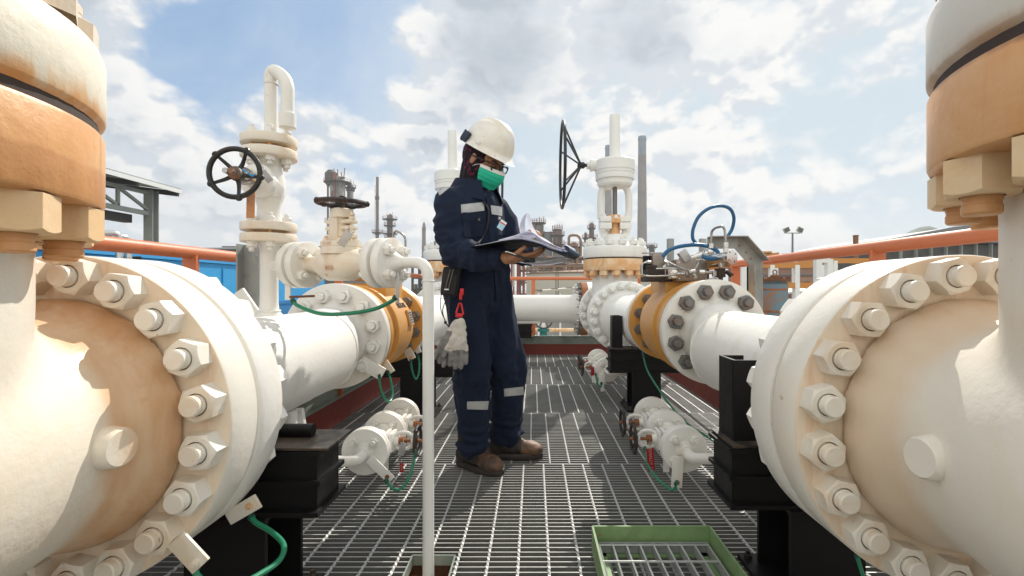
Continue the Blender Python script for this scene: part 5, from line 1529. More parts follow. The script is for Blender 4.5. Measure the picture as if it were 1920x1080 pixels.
# things between the deck and the tank
ctr = 0
def ground_pipe(label, pts, r_, m_, cat='pipe', group='pipes on the ground beyond the deck'):
    o_ = Vector(pts[0]); b_ = MB(); b_.tube([Vector(p) - o_ for p in bend(pts, 0.5)], r_, 16)
    return b_.build('ground_pipe', m_, loc=o_, label=label, cat=cat, group=group)


ground_pipe('white pipe on the ground beyond the deck end, below the header', [(-1.5, 13.5, 0.05), (9, 13.5, 0.05)], 0.10, 'white_clean')
ground_pipe('grey metal clad pipe lying lower beyond the deck end', [(-1.0, 12.2, -0.42), (1.55, 12.2, -0.42), (1.55, 12.2, -2.5)], 0.13, 'steel_bright')
ground_pipe('slim rusty pipe in front of the white ground pipe', [(-1.2, 12.8, -0.20), (1.75, 12.8, -0.20)], 0.05, 'tan_rust')
t = thing('teal_valve', 'small teal valve with wheel beyond the header pipe', 'valve', P(1019, 640, 11.5) * 1.0)
b = MB(); b.lathe([(-0.28, 0.09), (-0.2, 0.16), (-0.1, 0.1), (0.1, 0.1), (0.2, 0.16), (0.28, 0.09)], (0, 0, 0), (1, 0, 0), 20); b.lathe([(0, 0.1), (0.22, 0.08), (0.24, 0.14), (0.3, 0.14)], (0, 0, 0), (0, 0, 1), 20); b.build('body', 'teal', t)
b = MB(); b.lathe([(0.3, 0.06), (0.62, 0.04)], (0, 0, 0), (0, 0, 1), 16); b.build('bonnet', 'white_clean', t)
spoke_wheel(t, (0, 0, 0.5), 0.2, (0, -1, 0.3), 'far_steel', 0.02, 5)
b = MB(); b.tube([(0, 0, -0.1), (0, 0, -2.3)], 0.08, 12); b.build('leg', 'teal', t)
t = thing('catwalk', 'long pale sloping pipe tray beyond the far handrail', 'pipe tray', P(1010, 546, 16) * 1.0)
o = P(1010, 546, 16)
b = MB(); b.beam((0, 0, 0), P(1180, 531, 20) - o, 0.35, 0.06); b.build('tray', 'tank_pale', t)
for q in range(6):
    p = (P(1180, 531, 20) - o) * (q / 5.0); b = MB(); b.beam(p - Vector((0, 0, .02)), Vector((p.x, p.y, GZ - o.z)), 0.06, 0.06, (0, 1, 0)); b.build('leg', 'frame_white', t)
for q in range(22):
    p = (P(1180, 531, 20) - o) * (q / 21.0) + Vector((0, -0.1, 0.035)); b = MB()
    if q % 3 == 0: b.box(p, (0.22, 0.1, 0.03)); b.build('clip', 'far_rust', t)
t = thing('low_wall', 'orange topped retaining wall beyond the far handrail', 'wall', (1.5, 24, GZ))
b = MB(); b.box((0, 0, 1.2), (26, 0.3, 2.4)); b.build('wall', 'concrete', t)
b = MB(); b.box((3.2, -0.1, 2.50), (16, 0.4, 0.20)); b.build('coping', 'frame_orange', t)
gr = MB()
rg = random.Random(9)
for q in range(5200):
    x_ = rg.uniform(-6, 12); y_ = rg.uniform(17, 23.5); h_ = rg.uniform(0.08, 0.30); a_ = rg.uniform(0, PI); dx, dy = math.cos(a_) * .035, math.sin(a_) * .035
    gr.add([(x_ - dx, y_ - dy, GZ), (x_ + dx, y_ + dy, GZ), (x_ + rg.uniform(-.1, .1), y_ + rg.uniform(-.1, .1), GZ + h_)], [[0, 1, 2]])
gr.build('grass', 'grass', kind='stuff', label='rough grass growing on the ground beyond the deck', recalc=False)

# ------------------------------------------------------------------ left side: blue wall, shed, long grey roof
t = thing('blue_wall', 'long bright blue painted wall behind the left handrail', 'wall', (-8.0, 12, GZ))
for q in range(11):
    b = MB(); b.box((0.135, -11.8 + 1.75 * q, 3.55), (0.03, 0.06, 0.9)); b.build('stiffener', 'blue_wall', t)
b = MB(); b.box((0, -3, 2.0 + 0.05), (0.25, 19, 4.1)); b.build('wall', 'blue_wall', t)
b = MB(); b.box((0.14, -3, 3.05), (0.06, 19, 0.10)); b.box((0.14, -3, 1.5), (0.04, 19, 2.9)); b.build('lower_band', 'blue_wall_dark', t)
b = MB(); b.box((0, -3, 4.14), (0.36, 19, 0.06)); b.build('coping', 'blue_wall', t)
b = MB(); b.box((0, 0, 0.9), (1.2, 2.4, 1.8), bv=0.03); b.box((0, 0, 1.83), (1.3, 2.5, 0.06), bv=0.01); b.box((0.62, 0, 0.9), (0.04, 0.05, 1.5))
b.build('red_cabinet', 'red_paint', loc=(P(548, 560, 7.5).x, 7.5, GZ + 0.38 + 0.05), label='red painted cabinet behind the vent riser, beside the blue wall', cat='cabinet')
t = thing('pipe_loops', 'two grey pipes bent over the top of the blue wall', 'pipes', P(222, 460, 8.5) * 1.0)
o = P(222, 460, 8.5)
for (ua, ub_, vt_, Y_) in ((178, 223, 437, 8.5), (206, 240, 444, 8.7)):
    b = MB(); b.tube([q - o for q in bend([P(ua, vt_, Y_ - .3), P(ub_, vt_, Y_), P(ub_ + 1, 520, Y_)], 0.12, 5)], 0.055, 12); b.build('pipe', 'steel_bright', t)
b = MB()
for q in range(3): b.box(P(252 + 5 * q, 486, 8.6) - o, (0.035, 0.05, 0.10), bv=0.01)
b.build('clamps', 'black', t)

Ys = 17.4
XS = -13.55
zs_r = 4.45
o = Vector((XS, Ys, GZ))
t = thing('open_shed', 'open sided grey steel shed with trussed roof at the left', 'shed', o)
def W_(x, y, z): return Vector((x, y, z)) - o
b = MB()
b.slab([W_(-12.95, 18.0, zs_r), W_(-12.95, 2, zs_r), W_(-21, 2, zs_r + 1.0), W_(-21, 18.0, zs_r + 1.0)], (0, 0, 1), 0.05)
for q in range(40): b.beam(W_(-12.95 - .2 * q, 2, zs_r + .07 + .025 * q), W_(-12.95 - .2 * q, 18.0, zs_r + .07 + .025 * q), 0.05, 0.04)
b.build('roof', 'shed_steel', t)
b = MB(); b.beam(W_(-12.93, 2, zs_r - .02), W_(-12.93, 18.02, zs_r - .02), 0.05, 0.14); b.build('fascia', 'frame_white', t)
b = MB()
for q in range(9): b.beam(W_(-12.95, 17.9 - 1.8 * q, zs_r - .12), W_(-21, 17.9 - 1.8 * q, zs_r + .88), 0.09, 0.18)
b.build('purlins', 'roof_dark', t)
zc = 3.52
b = MB()
b.beam(W_(XS, 17.4, zc), W_(XS, 2, zc), 0.12, 0.15); b.beam(W_(XS, 17.4, zs_r - .22), W_(XS, 2, zs_r - .22), 0.11, 0.11)
for q in range(11):
    ya = 17.35 - q * 1.35
    b.beam(W_(XS, ya, zc), W_(XS, ya, zs_r - .22), 0.09, 0.09, (0, 1, 0)); b.beam(W_(XS, ya, zc + .08), W_(XS, ya - 1.35, zs_r - .25), 0.09, 0.09)
b.build('truss', 'shed_steel', t)
for yy in (17.4, 9.0):
    b = MB(); b.ibeam(W_(XS, yy, GZ), W_(XS, yy, zs_r - .1), 0.32, 0.30, 0.03, (0, 1, 0)); b.build('column', 'shed_steel', t)
    b = MB(); b.ibeam(W_(-20.5, yy, GZ), W_(-20.5, yy, zs_r + .7), 0.32, 0.30, 0.03, (0, 1, 0)); b.build('column', 'shed_steel', t)
b = MB(); b.beam(W_(XS - .5, 17.0, zc - .22), W_(XS - .5, 2, zc - .22), 0.3, 0.28); b.build('crane_beam', 'roof_dark', t)

def long_shed(label, u0, u1, v0, v1, Y, dep, m_='roof_grey', slope=1.2):
    a_, c_ = P(u0, v0, Y), P(u1, v1, Y)
    o_ = Vector(((a_.x + c_.x) / 2, Y, GZ)); t_ = thing('long_building', label, 'building', o_)
    w_ = c_.x - a_.x
    b_ = MB(); b_.box((0, dep / 2, (c_.z - GZ) / 2), (w_, dep, c_.z - GZ)); b_.build('wall', 'roof_dark', t_)
    b_ = MB(); b_.slab([(-w_ / 2 - .5, -.5, c_.z - GZ), (w_ / 2 + .5, -.5, c_.z - GZ), (w_ / 2 + .5, dep / 2, a_.z - GZ), (-w_ / 2 - .5, dep / 2, a_.z - GZ)], (0, 0, 1), 0.2)
    b_.slab([(-w_ / 2 - .5, dep / 2, a_.z - GZ), (w_ / 2 + .5, dep / 2, a_.z - GZ), (w_ / 2 + .5, dep, c_.z - GZ), (-w_ / 2 - .5, dep, c_.z - GZ)], (0, 0, 1), 0.2)
    b_.build('roof', m_, t_)
    b_ = MB()
    b_.box((0, dep / 2, a_.z - GZ + .25), (w_ * .9, 0.5, 0.4))
    b_.build('ridge_cap', 'roof_dark', t_)
    return t_


long_shed('long low building with pale grey roof behind the vent valve', 318, 630, 455, 468, 90, 26)
b0 = P(420, 455, 90)
b = MB(); b.tube([(0, 0, 0), (0, 0, 3.0)], 0.07, 6); b.build('aerial', 'far_steel', loc=(P(426, 0, 90).x, 100, b0.z - 0.3), label='thin aerial on the long grey roof left of the vent valve', cat='aerial')

# ------------------------------------------------------------------ right side
t = thing('long_building', 'large shed with sloping grey roof behind the right handrail', 'building', (P(1780, 540, 55).x, 55, GZ))
o = t.location.copy()
b = MB(); w0 = P(1668, 448, 55); w1 = P(1790, 425, 55); w2 = P(2100, 392, 55)
b.slab([w0 - o, w1 - o, w2 - o, Vector((w2.x, 55, w0.z - .4)) - o, Vector((w0.x, 55, w0.z - .4)) - o], (0, 1, 0), 24); b.build('roof', 'roof_grey', t)
b = MB(); b.box((2 + 5, 12, (w0.z - GZ) / 2 - .3), (w2.x - w0.x - 1, 22, w0.z - GZ - .6)); b.build('wall', 'roof_dark', t)
b = MB()
for q in range(16): b.box((-5 + q * 1.7, 0.6, w0.z - GZ - 1.4), (0.10, 0.4, 2.6))
b.build('wall_posts', 'shed_steel', t)

fl = thing('floodlight_mast', 'slim mast with two floodlights rising beyond the right handrail', 'floodlight', (P(1486, 540, 40).x, 40, GZ))
hm = P(0, 437, 40).z - GZ
b = MB(); b.lathe([(0, 0.13), (hm, 0.07)], (0, 0, 0), (0, 0, 1), 12); b.build('pole', 'roof_grey', fl)
b = MB(); b.beam((-0.62, 0, hm), (0.62, 0, hm), 0.06, 0.06); b.build('crossarm', 'roof_grey', fl)
for e in (-1, 1):
    b = MB(); b.box((e * 0.55, -0.1, hm + 0.25), (0.5, 0.16, 0.42), Matrix.Rotation(e * 0.45, 3, 'Y'), bv=0.03); b.build('floodlight', 'tank_pale', fl)
    b = MB(); b.box((e * 0.55, -0.19, hm + 0.24), (0.40, 0.02, 0.32), Matrix.Rotation(e * 0.45, 3, 'Y')); b.build('lamp_glass', 'glass_lamp', fl)
b = MB(); b.tube([(0, 0, 0), (0, 0, P(0, 443, 30).z - GZ)], 0.15, 10); b.tube([(0, 0, P(0, 443, 30).z - GZ), (0, 0, P(0, 441, 30).z - GZ)], 0.17, 10)
b.build('rusty_post', 'stack_brown', loc=(P(1604.5, 540, 30).x, 30, GZ), label='short brown stub post behind the right handrail', cat='post')

def white_frame(label, u0, u1, vt, Y, n, bars=(0.0,), m_='frame_white', mt=None):
    a_, c_ = P(u0, vt, Y), P(u1, vt, Y); o_ = Vector((a_.x, Y, GZ)); t_ = thing('frame_stand', label, 'frame', o_, 0, 'painted steel frames beyond the right handrail')
    hh_ = a_.z - GZ; w_ = c_.x - a_.x
    for q in range(n):
        b_ = MB(); b_.beam((w_ * q / (n - 1), 0, 0), (w_ * q / (n - 1), 0, hh_), 0.11, 0.11, (0, 1, 0)); b_.build('post', m_, t_)
    for z_ in bars:
        b_ = MB(); b_.beam((0, 0, hh_ - z_), (w_, 0, hh_ - z_), 0.10, 0.14); b_.build('bar', mt or m_, t_)
    return t_


white_frame('white frame with two posts between galvanised bracket and big right valve', 1533, 1554, 486, 9.5, 2, (0.0,))
white_frame('orange topped white frame left of the floodlight mast', 1400, 1540, 497, 12, 4, (0.0, 0.5), 'frame_white', 'frame_orange')
white_frame('slim white ladder posts behind the red rail post', 1394, 1404, 500, 7.5, 2, (0.15, 0.4, 0.65, .9, 1.15, 1.4))
white_frame('long orange girder frame behind the right handrail', 1490, 1640, 489, 14, 3, (0.0,), 'frame_white', 'frame_orange')
t = thing('roofed_stand', 'small flat roofed stand with orange beam left of the floodlight mast', 'stand', P(1440, 478, 22) * 1.0)
o = t.location.copy()
b = MB(); b.slab([P(1395, 474, 22) - o, P(1450, 474, 22) - o, P(1450, 474, 24) - o, P(1395, 474, 24) - o], (0, 0, -1), 0.06); b.build('roof', 'tank_pale', t)
b = MB(); b.beam(P(1398, 486, 22) - o, P(1458, 478, 22) - o, 0.3, 0.22); b.build('beam', 'frame_orange', t)
for u in (1402, 1455):
    b = MB(); b.beam(P(u, 480, 22) - o, Vector((P(u, 0, 22).x, 22, GZ)) - o, 0.14, 0.14, (0, 1, 0)); b.build('post', 'frame_white', t)
b = MB(); b.lathe([(0, .1), (.12, .1), (.14, .3), (.2, .3), (.22, .05)], P(1434, 480, 22) - o, (0, 0, 1), 16); b.build('vent_cap', 'tan_rust', t)

t = thing('brick_building', 'weathered reddish building with rows of panels beyond the bracket', 'building', (P(1480, 540, 26).x, 26, GZ))
o = t.location.copy(); zt_ = P(0, 499, 26).z - GZ; w_ = (P(1532, 0, 26) - P(1415, 0, 26)).x
b = MB(); b.box((0, 2, zt_ / 2), (w_, 4, zt_)); b.build('wall', 'brick', t)
b = MB(); b.box((0, 1.9, zt_ + .06), (w_ + .2, 4.3, .12)); b.box((0, -.04, zt_ - .45), (w_ + .05, .12, .08)); b.build('cornice', 'roof_grey', t)
for q in range(7):
    for z_ in (zt_ - 1.25,):
        b = MB(); b.box((-w_ / 2 + w_ * (q + .5) / 7, -.03, z_), (w_ / 7 * .62, .06, .9)); b.box((-w_ / 2 + w_ * (q + .5) / 7, -.07, z_), (w_ / 7 * .05, .04, .9)); b.build('panel', 'far_rust', t)
t = thing('grey_canopy', 'small grey roofed cabin below the reddish building', 'cabin', (P(1490, 540, 14).x, 14, GZ))
o = t.location.copy(); z0_ = P(0, 549, 14).z; z1_ = P(0, 535, 14).z
b = MB(); b.slab([P(1463, 549, 14) - o, P(1512, 545, 14) - o, P(1508, 531, 15.5) - o, P(1468, 534, 15.5) - o], (0, 0, -1), 0.05); b.build('roof', 'tank_pale', t)
b = MB(); b.box((0, 0.8, (z0_ - GZ) / 2 - 0.1), (0.62, 1.2, z0_ - GZ - .25)); b.build('wall', 'roof_dark', t)

t = thing('rusty_vessel', 'small pale blue vessel with peeling rust and lifting eye beyond the bracket', 'vessel', (P(1453, 540, 5.2).x, 5.2, GZ))
zt_ = P(0, 527, 5.2).z - GZ
b = MB(); b.lathe([(0, .125), (zt_ - .12, .125), (zt_ - 0.03, .13), (zt_ - .02, .115), (zt_, .115)], (0, 0, 0), (0, 0, 1), 32); b.build('shell', 'blue_rusty', t)
for z_ in (zt_ - .10, zt_ - 0.33):
    b = MB(); b.lathe([(z_, .128), (z_ + .02, .128)], (0, 0, 0), (0, 0, 1), 32); b.build('band', 'rust', t)
b = MB(); b.lathe([(zt_, .155), (zt_ + .022, .155)], (0, 0, 0), (0, 0, 1), 32); b.lathe([(zt_ + .022, .05), (zt_ + .06, .045), (zt_ + 0.075, .02)], (0, 0, 0), (0, 0, 1), 16)
for q in range(8):
    a = 2 * PI * q / 8; b.lathe([(zt_ + .02, .017), (zt_ + .042, .017)], (math.cos(a) * .135, math.sin(a) * .135, 0), (0, 0, 1), 6)
cv = b.build('cover', 'rust_dark', t)
b = MB(); b.tube(torus_pts((0, 0, zt_ + .095), .022, (0, 1, 0), 16), .006, 6, closed=True); b.build('lifting_eye', 'rust_dark', cv)
mat('cabin_dark', (0.04, 0.045, 0.05), 0.5)

# ------------------------------------------------------------------ thin warm air between here and the skyline
HM = bpy.data.materials.new('haze'); HM.use_nodes = True
g_ = HM.node_tree; g_.nodes.clear()
ho = g_.nodes.new('ShaderNodeOutputMaterial'); hv = g_.nodes.new('ShaderNodeVolumePrincipled')
hv.inputs['Density'].default_value = 0.0006; hv.inputs['Color'].default_value = (0.93, 0.96, 1.0, 1); hv.inputs['Anisotropy'].default_value = 0.2
g_.links.new(hv.outputs[0], ho.inputs['Volume'])
MATS['haze'] = HM
hzb = MB(); hzb.box((0, 0, 52.5), (1640, 1640, 113)); hzb.build('haze', 'haze', kind='stuff', label='thin pale haze filling the air over the plant')

# ------------------------------------------------------------------ the worker
from mathutils.bvhtree import BVHTree

mat('skin', (0.42, 0.20, 0.105), 0.5, var=0.12, vscale=14, patch=(0.22, 0.09, 0.05), patch_amt=0.4, patch_scale=20, bump=0.0005, bscale=200)
mat('boot_leather', (0.040, 0.026, 0.018), 0.55, var=0.3, vscale=20, patch=(0.22, 0.105, 0.05), patch_amt=0.8, patch_scale=9, bump=0.0010, bscale=110)
mat('boot_dark', (0.030, 0.024, 0.020), 0.6, var=0.3, vscale=20)
mat('lace', (0.16, 0.075, 0.035), 0.8)
mat('reflective', (0.44, 0.44, 0.44), 0.35, metal=0.15, var=0.12, vscale=25, patch=(0.36, 0.34, 0.32), patch_amt=0.4, patch_scale=30)
mat('thread', (0.045, 0.055, 0.085), 0.8)
mat('mask_green', (0.01, 0.46, 0.29), 0.7, var=0.06, vscale=18, bump=0.0006, bscale=240)
mat('mask_white', (0.74, 0.74, 0.70), 0.7)
mat('glasses', (0.012, 0.012, 0.014), 0.25)
mat('helmet', (0.78, 0.755, 0.70), 0.32, var=0.05, vscale=12, patch=(0.66, 0.54, 0.40), patch_amt=0.5, patch_scale=10, spots=(0.22, 0.12, 0.06), spot_amt=0.9, spot_scale=55, coat=0.2)
mat('helmet_strap', (0.012, 0.022, 0.050), 0.5, var=0.15)
mat('nylon', (0.012, 0.012, 0.014), 0.75, var=0.2, bump=0.0008, bscale=400)
mat('zip', (0.18, 0.15, 0.13), 0.4, metal=0.4)
mat('glove', (0.58, 0.54, 0.48), 0.85, var=0.15, vscale=30, patch=(0.38, 0.33, 0.29), patch_amt=0.6, patch_scale=22, bump=0.001, bscale=260)
mat('glove_palm', (0.17, 0.165, 0.165), 0.7, var=0.2, vscale=30, patch=(0.30, 0.28, 0.26), patch_amt=0.4, patch_scale=25)
mat('clip_red', (0.62, 0.012, 0.02), 0.35)
mat('folder', (0.007, 0.008, 0.010), 0.45, var=0.1, spec=0.12)
mat('folder_blue', (0.010, 0.045, 0.10), 0.45, spec=0.2)
mat('paper', (0.80, 0.80, 0.90), 0.75, var=0.02)
mat('badge', (0.35, 0.62, 0.74), 0.3, var=0.1, vscale=60)
mat('strap_dark', (0.022, 0.016, 0.020), 0.7, var=0.2)


def cloth_material(name, base, fleck=None, scale=60):
    M = bpy.data.materials.new(name); M.use_nodes = True; g = NT(M.node_tree); b = g.n['Principled BSDF']
    geo = g.node('ShaderNodeNewGeometry'); pos = geo.outputs['Position']
    if fleck:
        v = g.node('ShaderNodeTexVoronoi'); g.put(v.inputs['Vector'], pos); v.inputs['Scale'].default_value = scale
        k = g.ramp(g.noise(pos, scale * .8, 3, .5, .8), 0.58, 0.63)
        c = g.mix(k, base, fleck)
    else:
        c = g.vm('SCALE', base, scale=g.m('MULTIPLY_ADD', g.noise(pos, 6, 5, .6), 0.7, 0.65))
    g.put(b.inputs['Base Color'], c)
    b.inputs['Roughness'].default_value = 0.85
    b.inputs['Sheen Weight'].default_value = 0.08
    b.inputs['Sheen Tint'].default_value = (0.25, 0.32, 0.5, 1)
    b.inputs['Specular IOR Level'].default_value = 0.25
    bp = g.node('ShaderNodeBump'); bp.inputs['Distance'].default_value = 0.0008
    g.put(bp.inputs['Height'], g.noise(pos, 420, 2, .5)); g.put(b.inputs['Normal'], bp.outputs[0])
    MATS[name] = M


PM = bpy.data.materials.new('paper'); PM.use_nodes = True
_n = PM.node_tree; _b = _n.nodes['Principled BSDF']; _b.inputs['Base Color'].default_value = (0.82, 0.82, 0.86, 1); _b.inputs['Roughness'].default_value = 0.75
_t = _n.nodes.new('ShaderNodeBsdfTranslucent'); _t.inputs[0].default_value = (0.80, 0.80, 0.88, 1); _m = _n.nodes.new('ShaderNodeMixShader'); _m.inputs[0].default_value = 0.55
_n.links.new(_b.outputs[0], _m.inputs[1]); _n.links.new(_t.outputs[0], _m.inputs[2]); _n.links.new(_m.outputs[0], _n.nodes['Material Output'].inputs[0]); MATS['paper'] = PM
cloth_material('coverall', (0.0078, 0.0138, 0.034))
cloth_material('scarf', (0.011, 0.008, 0.012), (0.20, 0.012, 0.055), 75)


def capsule(b, p, q, r1, r2, seg=20, sq=1.0, ref=None):
    p, q = Vector(p), Vector(q); d = q - p; L_ = d.length
    prof = []
    for k in range(5): a = PI / 2 * k / 5; prof.append((-r1 * math.cos(a), max(r1 * math.sin(a), 1e-4)))
    prof.append((0, r1)); prof.append((L_, r2))
    for k in range(1, 6): a = PI / 2 * k / 5; prof.append((L_ + r2 * math.sin(a), max(r2 * math.cos(a), 1e-4)))
    b.lathe(prof, p, d, seg)
    return b


def ell(b, c, rad, axes, n=24):
    c = Vector(c); ax = [Vector(a).normalized() for a in axes]
    vs = []; fs = []; m_ = n // 2
    for j in range(m_ + 1):
        th = PI * (j + 0.02) / (m_ + 0.04)
        for i in range(n):
            ph = 2 * PI * i / n
            vs.append(c + ax[0] * rad[0] * math.sin(th) * math.cos(ph) + ax[1] * rad[1] * math.sin(th) * math.sin(ph) + ax[2] * rad[2] * math.cos(th))
    for j in range(m_):
        for i in range(n): fs.append([j * n + i, j * n + (i + 1) % n, (j + 1) * n + (i + 1) % n, (j + 1) * n + i])
    fs.append(list(range(n))[::-1]); fs.append([m_ * n + i for i in range(n)])
    b.add(vs, fs)
    return b


def fuse(b, name, matn, parent, origin, voxel, smooth=6, disp=None, factor=0.5):
    """join the shapes of b into one continuous skin"""
    o_ = Vector(origin)
    b.v = [v - o_ for v in b.v]
    me = b.mesh(name, matn, 180)
    ob = bpy.data.objects.new(name, me); COL.objects.link(ob)
    m_ = ob.modifiers.new('r', 'REMESH'); m_.mode = 'VOXEL'; m_.voxel_size = voxel; m_.use_smooth_shade = True
    m2 = ob.modifiers.new('s', 'SMOOTH'); m2.iterations = smooth; m2.factor = factor
    bake(ob, 180)
    if disp:
        me = ob.data; ns = [v.normal.copy() for v in me.vertices]
        for v, n_ in zip(me.vertices, ns): v.co = v.co + n_ * disp(v.co + o_, n_)
        me.update()
    ob.data.materials.clear(); ob.data.materials.append(MATS[matn])
    if parent is not None: ob.parent = parent
    else: ob.location = o_
    return ob


PO = Vector((-0.24, 2.50, 0.0))
f_ = Vector((0.80, -0.60, 0)); r_ = Vector((-0.60, -0.80, 0)); z_ = Vector((0, 0, 1))
pit = R(30)
yaw = Vector((0.83, -0.558, 0)).normalized()
hF = yaw * math.cos(pit) - z_ * math.sin(pit); hU = yaw * math.sin(pit) + z_ * math.cos(pit); hR = hF.cross(hU).normalized()   # hR: his right side
HC = Vector((-0.240, 2.43, 1.530))
def hp_(f, r, u): return HC + hF * f + hR * r + hU * u

shR = Vector((-0.388, 2.325, 1.300)); elR = Vector((-0.352, 2.235, 1.060)); wrR = Vector((-0.112, 2.125, 1.028))
shL = Vector((-0.195, 2.590, 1.300)); elL = Vector((-0.055, 2.560, 1.070)); wrL = Vector((-0.085, 2.330, 1.125))
hipR = Vector((-0.325, 2.415, 0.88)); knR = Vector((-0.298, 2.385, 0.50)); anR = Vector((-0.305, 2.455, 0.09))
hipL = Vector((-0.215, 2.525, 0.88)); knL = Vector((-0.128, 2.500, 0.50)); anL = Vector((-0.138, 2.600, 0.10))

# --- body (one continuous skin)
b = MB()
ell(b, hp_(-0.012, 0, 0.022), (0.098, 0.076, 0.098), (hF, hR, hU))
ell(b, hp_(0.030, 0, -0.045), (0.066, 0.060, 0.075), (hF, hR, hU))
ell(b, hp_(0.052, 0, -0.098), (0.026, 0.030, 0.022), (hF, hR, hU))
ell(b, hp_(0.070, 0, 0.022), (0.024, 0.056, 0.020), (hF, hR, hU))
capsule(b, hp_(0.086, 0, 0.006), hp_(0.108, 0, -0.032), 0.009, 0.013)
for e in (-1, 1):
    ell(b, hp_(0.100, e * 0.011, -0.036), (0.010, 0.008, 0.008), (hF, hR, hU))
    ell(b, hp_(0.060, e * 0.040, -0.022), (0.030, 0.024, 0.026), (hF, hR, hU))
    ell(b, hp_(-0.008, e * 0.078, -0.006), (0.020, 0.008, 0.030), (hF, hR, hU))
ell(b, hp_(0.090, 0, -0.066), (0.010, 0.024, 0.006), (hF, hR, hU)); ell(b, hp_(0.088, 0, -0.077), (0.010, 0.020, 0.007), (hF, hR, hU))
NB = Vector((-0.298, 2.455, 1.40))
capsule(b, hp_(-0.02, 0, -0.05), NB, 0.058, 0.062)
ell(b, (-0.288, 2.455, 1.24), (0.095, 0.155, 0.19), (f_, r_, z_)); ell(b, (-0.275, 2.46, 1.0), (0.095, 0.13, 0.17), (f_, r_, z_)); ell(b, (-0.268, 2.467, 0.89), (0.10, 0.145, 0.12), (f_, r_, z_))
for s_, e_, w_ in ((shR, elR, wrR), (shL, elL, wrL)):
    capsule(b, NB - z_ * .03, s_, 0.05, 0.055); capsule(b, s_, e_, 0.050, 0.038); capsule(b, e_, w_, 0.040, 0.026)
for h_, k_, a_ in ((hipR, knR, anR), (hipL, knL, anL)):
    capsule(b, h_, k_, 0.080, 0.052); capsule(b, k_, a_, 0.052, 0.036)
fdR = Vector((0.83, -0.56, 0)).normalized(); fdL = Vector((1, 0.02, 0)).normalized()
for a_, d_ in ((anR, fdR), (anL, fdL)):
    capsule(b, a_ - z_ * 0.03, a_ + d_ * 0.13 - z_ * 0.055, 0.032, 0.024)


def finger(b, pts, r0, r1):
    n = len(pts) - 1
    for i in range(n):
        capsule(b, pts[i], pts[i + 1], r0 + (r1 - r0) * i / n, r0 + (r1 - r0) * (i + 1) / n, 12)


# right hand: palm up under the folder, thumb on the near side, fingers running forward
hx = Vector((0.97, -0.20, 0.10)).normalized(); hz = Vector((0, 0, 1)); hy = hz.cross(hx).normalized(); hz = hx.cross(hy)
def RH(x, y, z): return wrR + hx * x + hy * y + hz * z
capsule(b, wrR, RH(0.030, 0, 0.0), 0.026, 0.026)
for y, l in ((-0.030, 0.082), (-0.010, 0.086), (0.010, 0.082), (0.028, 0.074)):
    capsule(b, RH(0.018, y * 0.6, 0.0), RH(l, y, 0.002), 0.0165, 0.0125)
ell(b, RH(0.050, -0.010, -0.006), (0.042, 0.034, 0.016), (hx, hy, hz))
finger(b, [RH(0.082, -0.030, 0.002), RH(0.118, -0.032, 0.004), RH(0.140, -0.030, 0.014), RH(0.158, -0.026, 0.022)], 0.0105, 0.0078)
finger(b, [RH(0.086, -0.010, 0.000), RH(0.126, -0.012, -0.004), RH(0.150, -0.011, 0.008), RH(0.166, -0.008, 0.020)], 0.0108, 0.0080)
finger(b, [RH(0.082, 0.010, 0.000), RH(0.120, 0.009, -0.004), RH(0.142, 0.010, 0.008), RH(0.156, 0.012, 0.020)], 0.0104, 0.0076)
finger(b, [RH(0.074, 0.028, 0.000), RH(0.104, 0.028, -0.002), RH(0.122, 0.028, 0.008), RH(0.134, 0.029, 0.018)], 0.0095, 0.0070)
capsule(b, RH(0.018, -0.022, -0.002), RH(0.046, -0.045, 0.006), 0.017, 0.014)
finger(b, [RH(0.046, -0.045, 0.006), RH(0.070, -0.052, 0.022), RH(0.092, -0.050, 0.034)], 0.0130, 0.0098)
# left hand: behind the raised pages, fingers pinching the sheets from above
lx = Vector((0.80, -0.52, 0.30)).normalized(); lyy = Vector((0, 0, 1)).cross(lx).normalized(); lz = lx.cross(lyy)
def LH(x, y, z): return wrL + lx * x + lyy * y + lz * z
capsule(b, wrL, LH(0.028, 0, 0), 0.024, 0.024)
for y, l in ((-0.027, 0.074), (-0.009, 0.080), (0.010, 0.078), (0.027, 0.070)):
    capsule(b, LH(0.012, y * 0.6, 0), LH(l, y, 0.002), 0.016, 0.012)
for y, l, q in ((-0.027, 0.074, 0.9), (-0.009, 0.080, 1.0), (0.010, 0.078, 0.95), (0.027, 0.070, 0.8)):
    finger(b, [LH(l, y, 0.0), LH(l + 0.034 * q, y, 0.004), LH(l + 0.052 * q, y - .002, -0.010), LH(l + 0.058 * q, y - .003, -0.028)], 0.0102, 0.0074)
capsule(b, LH(0.014, -0.020, 0), LH(0.042, -0.040, -0.006), 0.016, 0.013)
finger(b, [LH(0.042, -0.040, -0.006), LH(0.068, -0.044, -0.016), LH(0.090, -0.036, -0.026)], 0.0120, 0.0092)
person = fuse(b, 'person', 'skin', None, PO, 0.0042, 3)
tag(person, 'worker in navy coverall and white hard hat reading a folder on the deck', 'person')

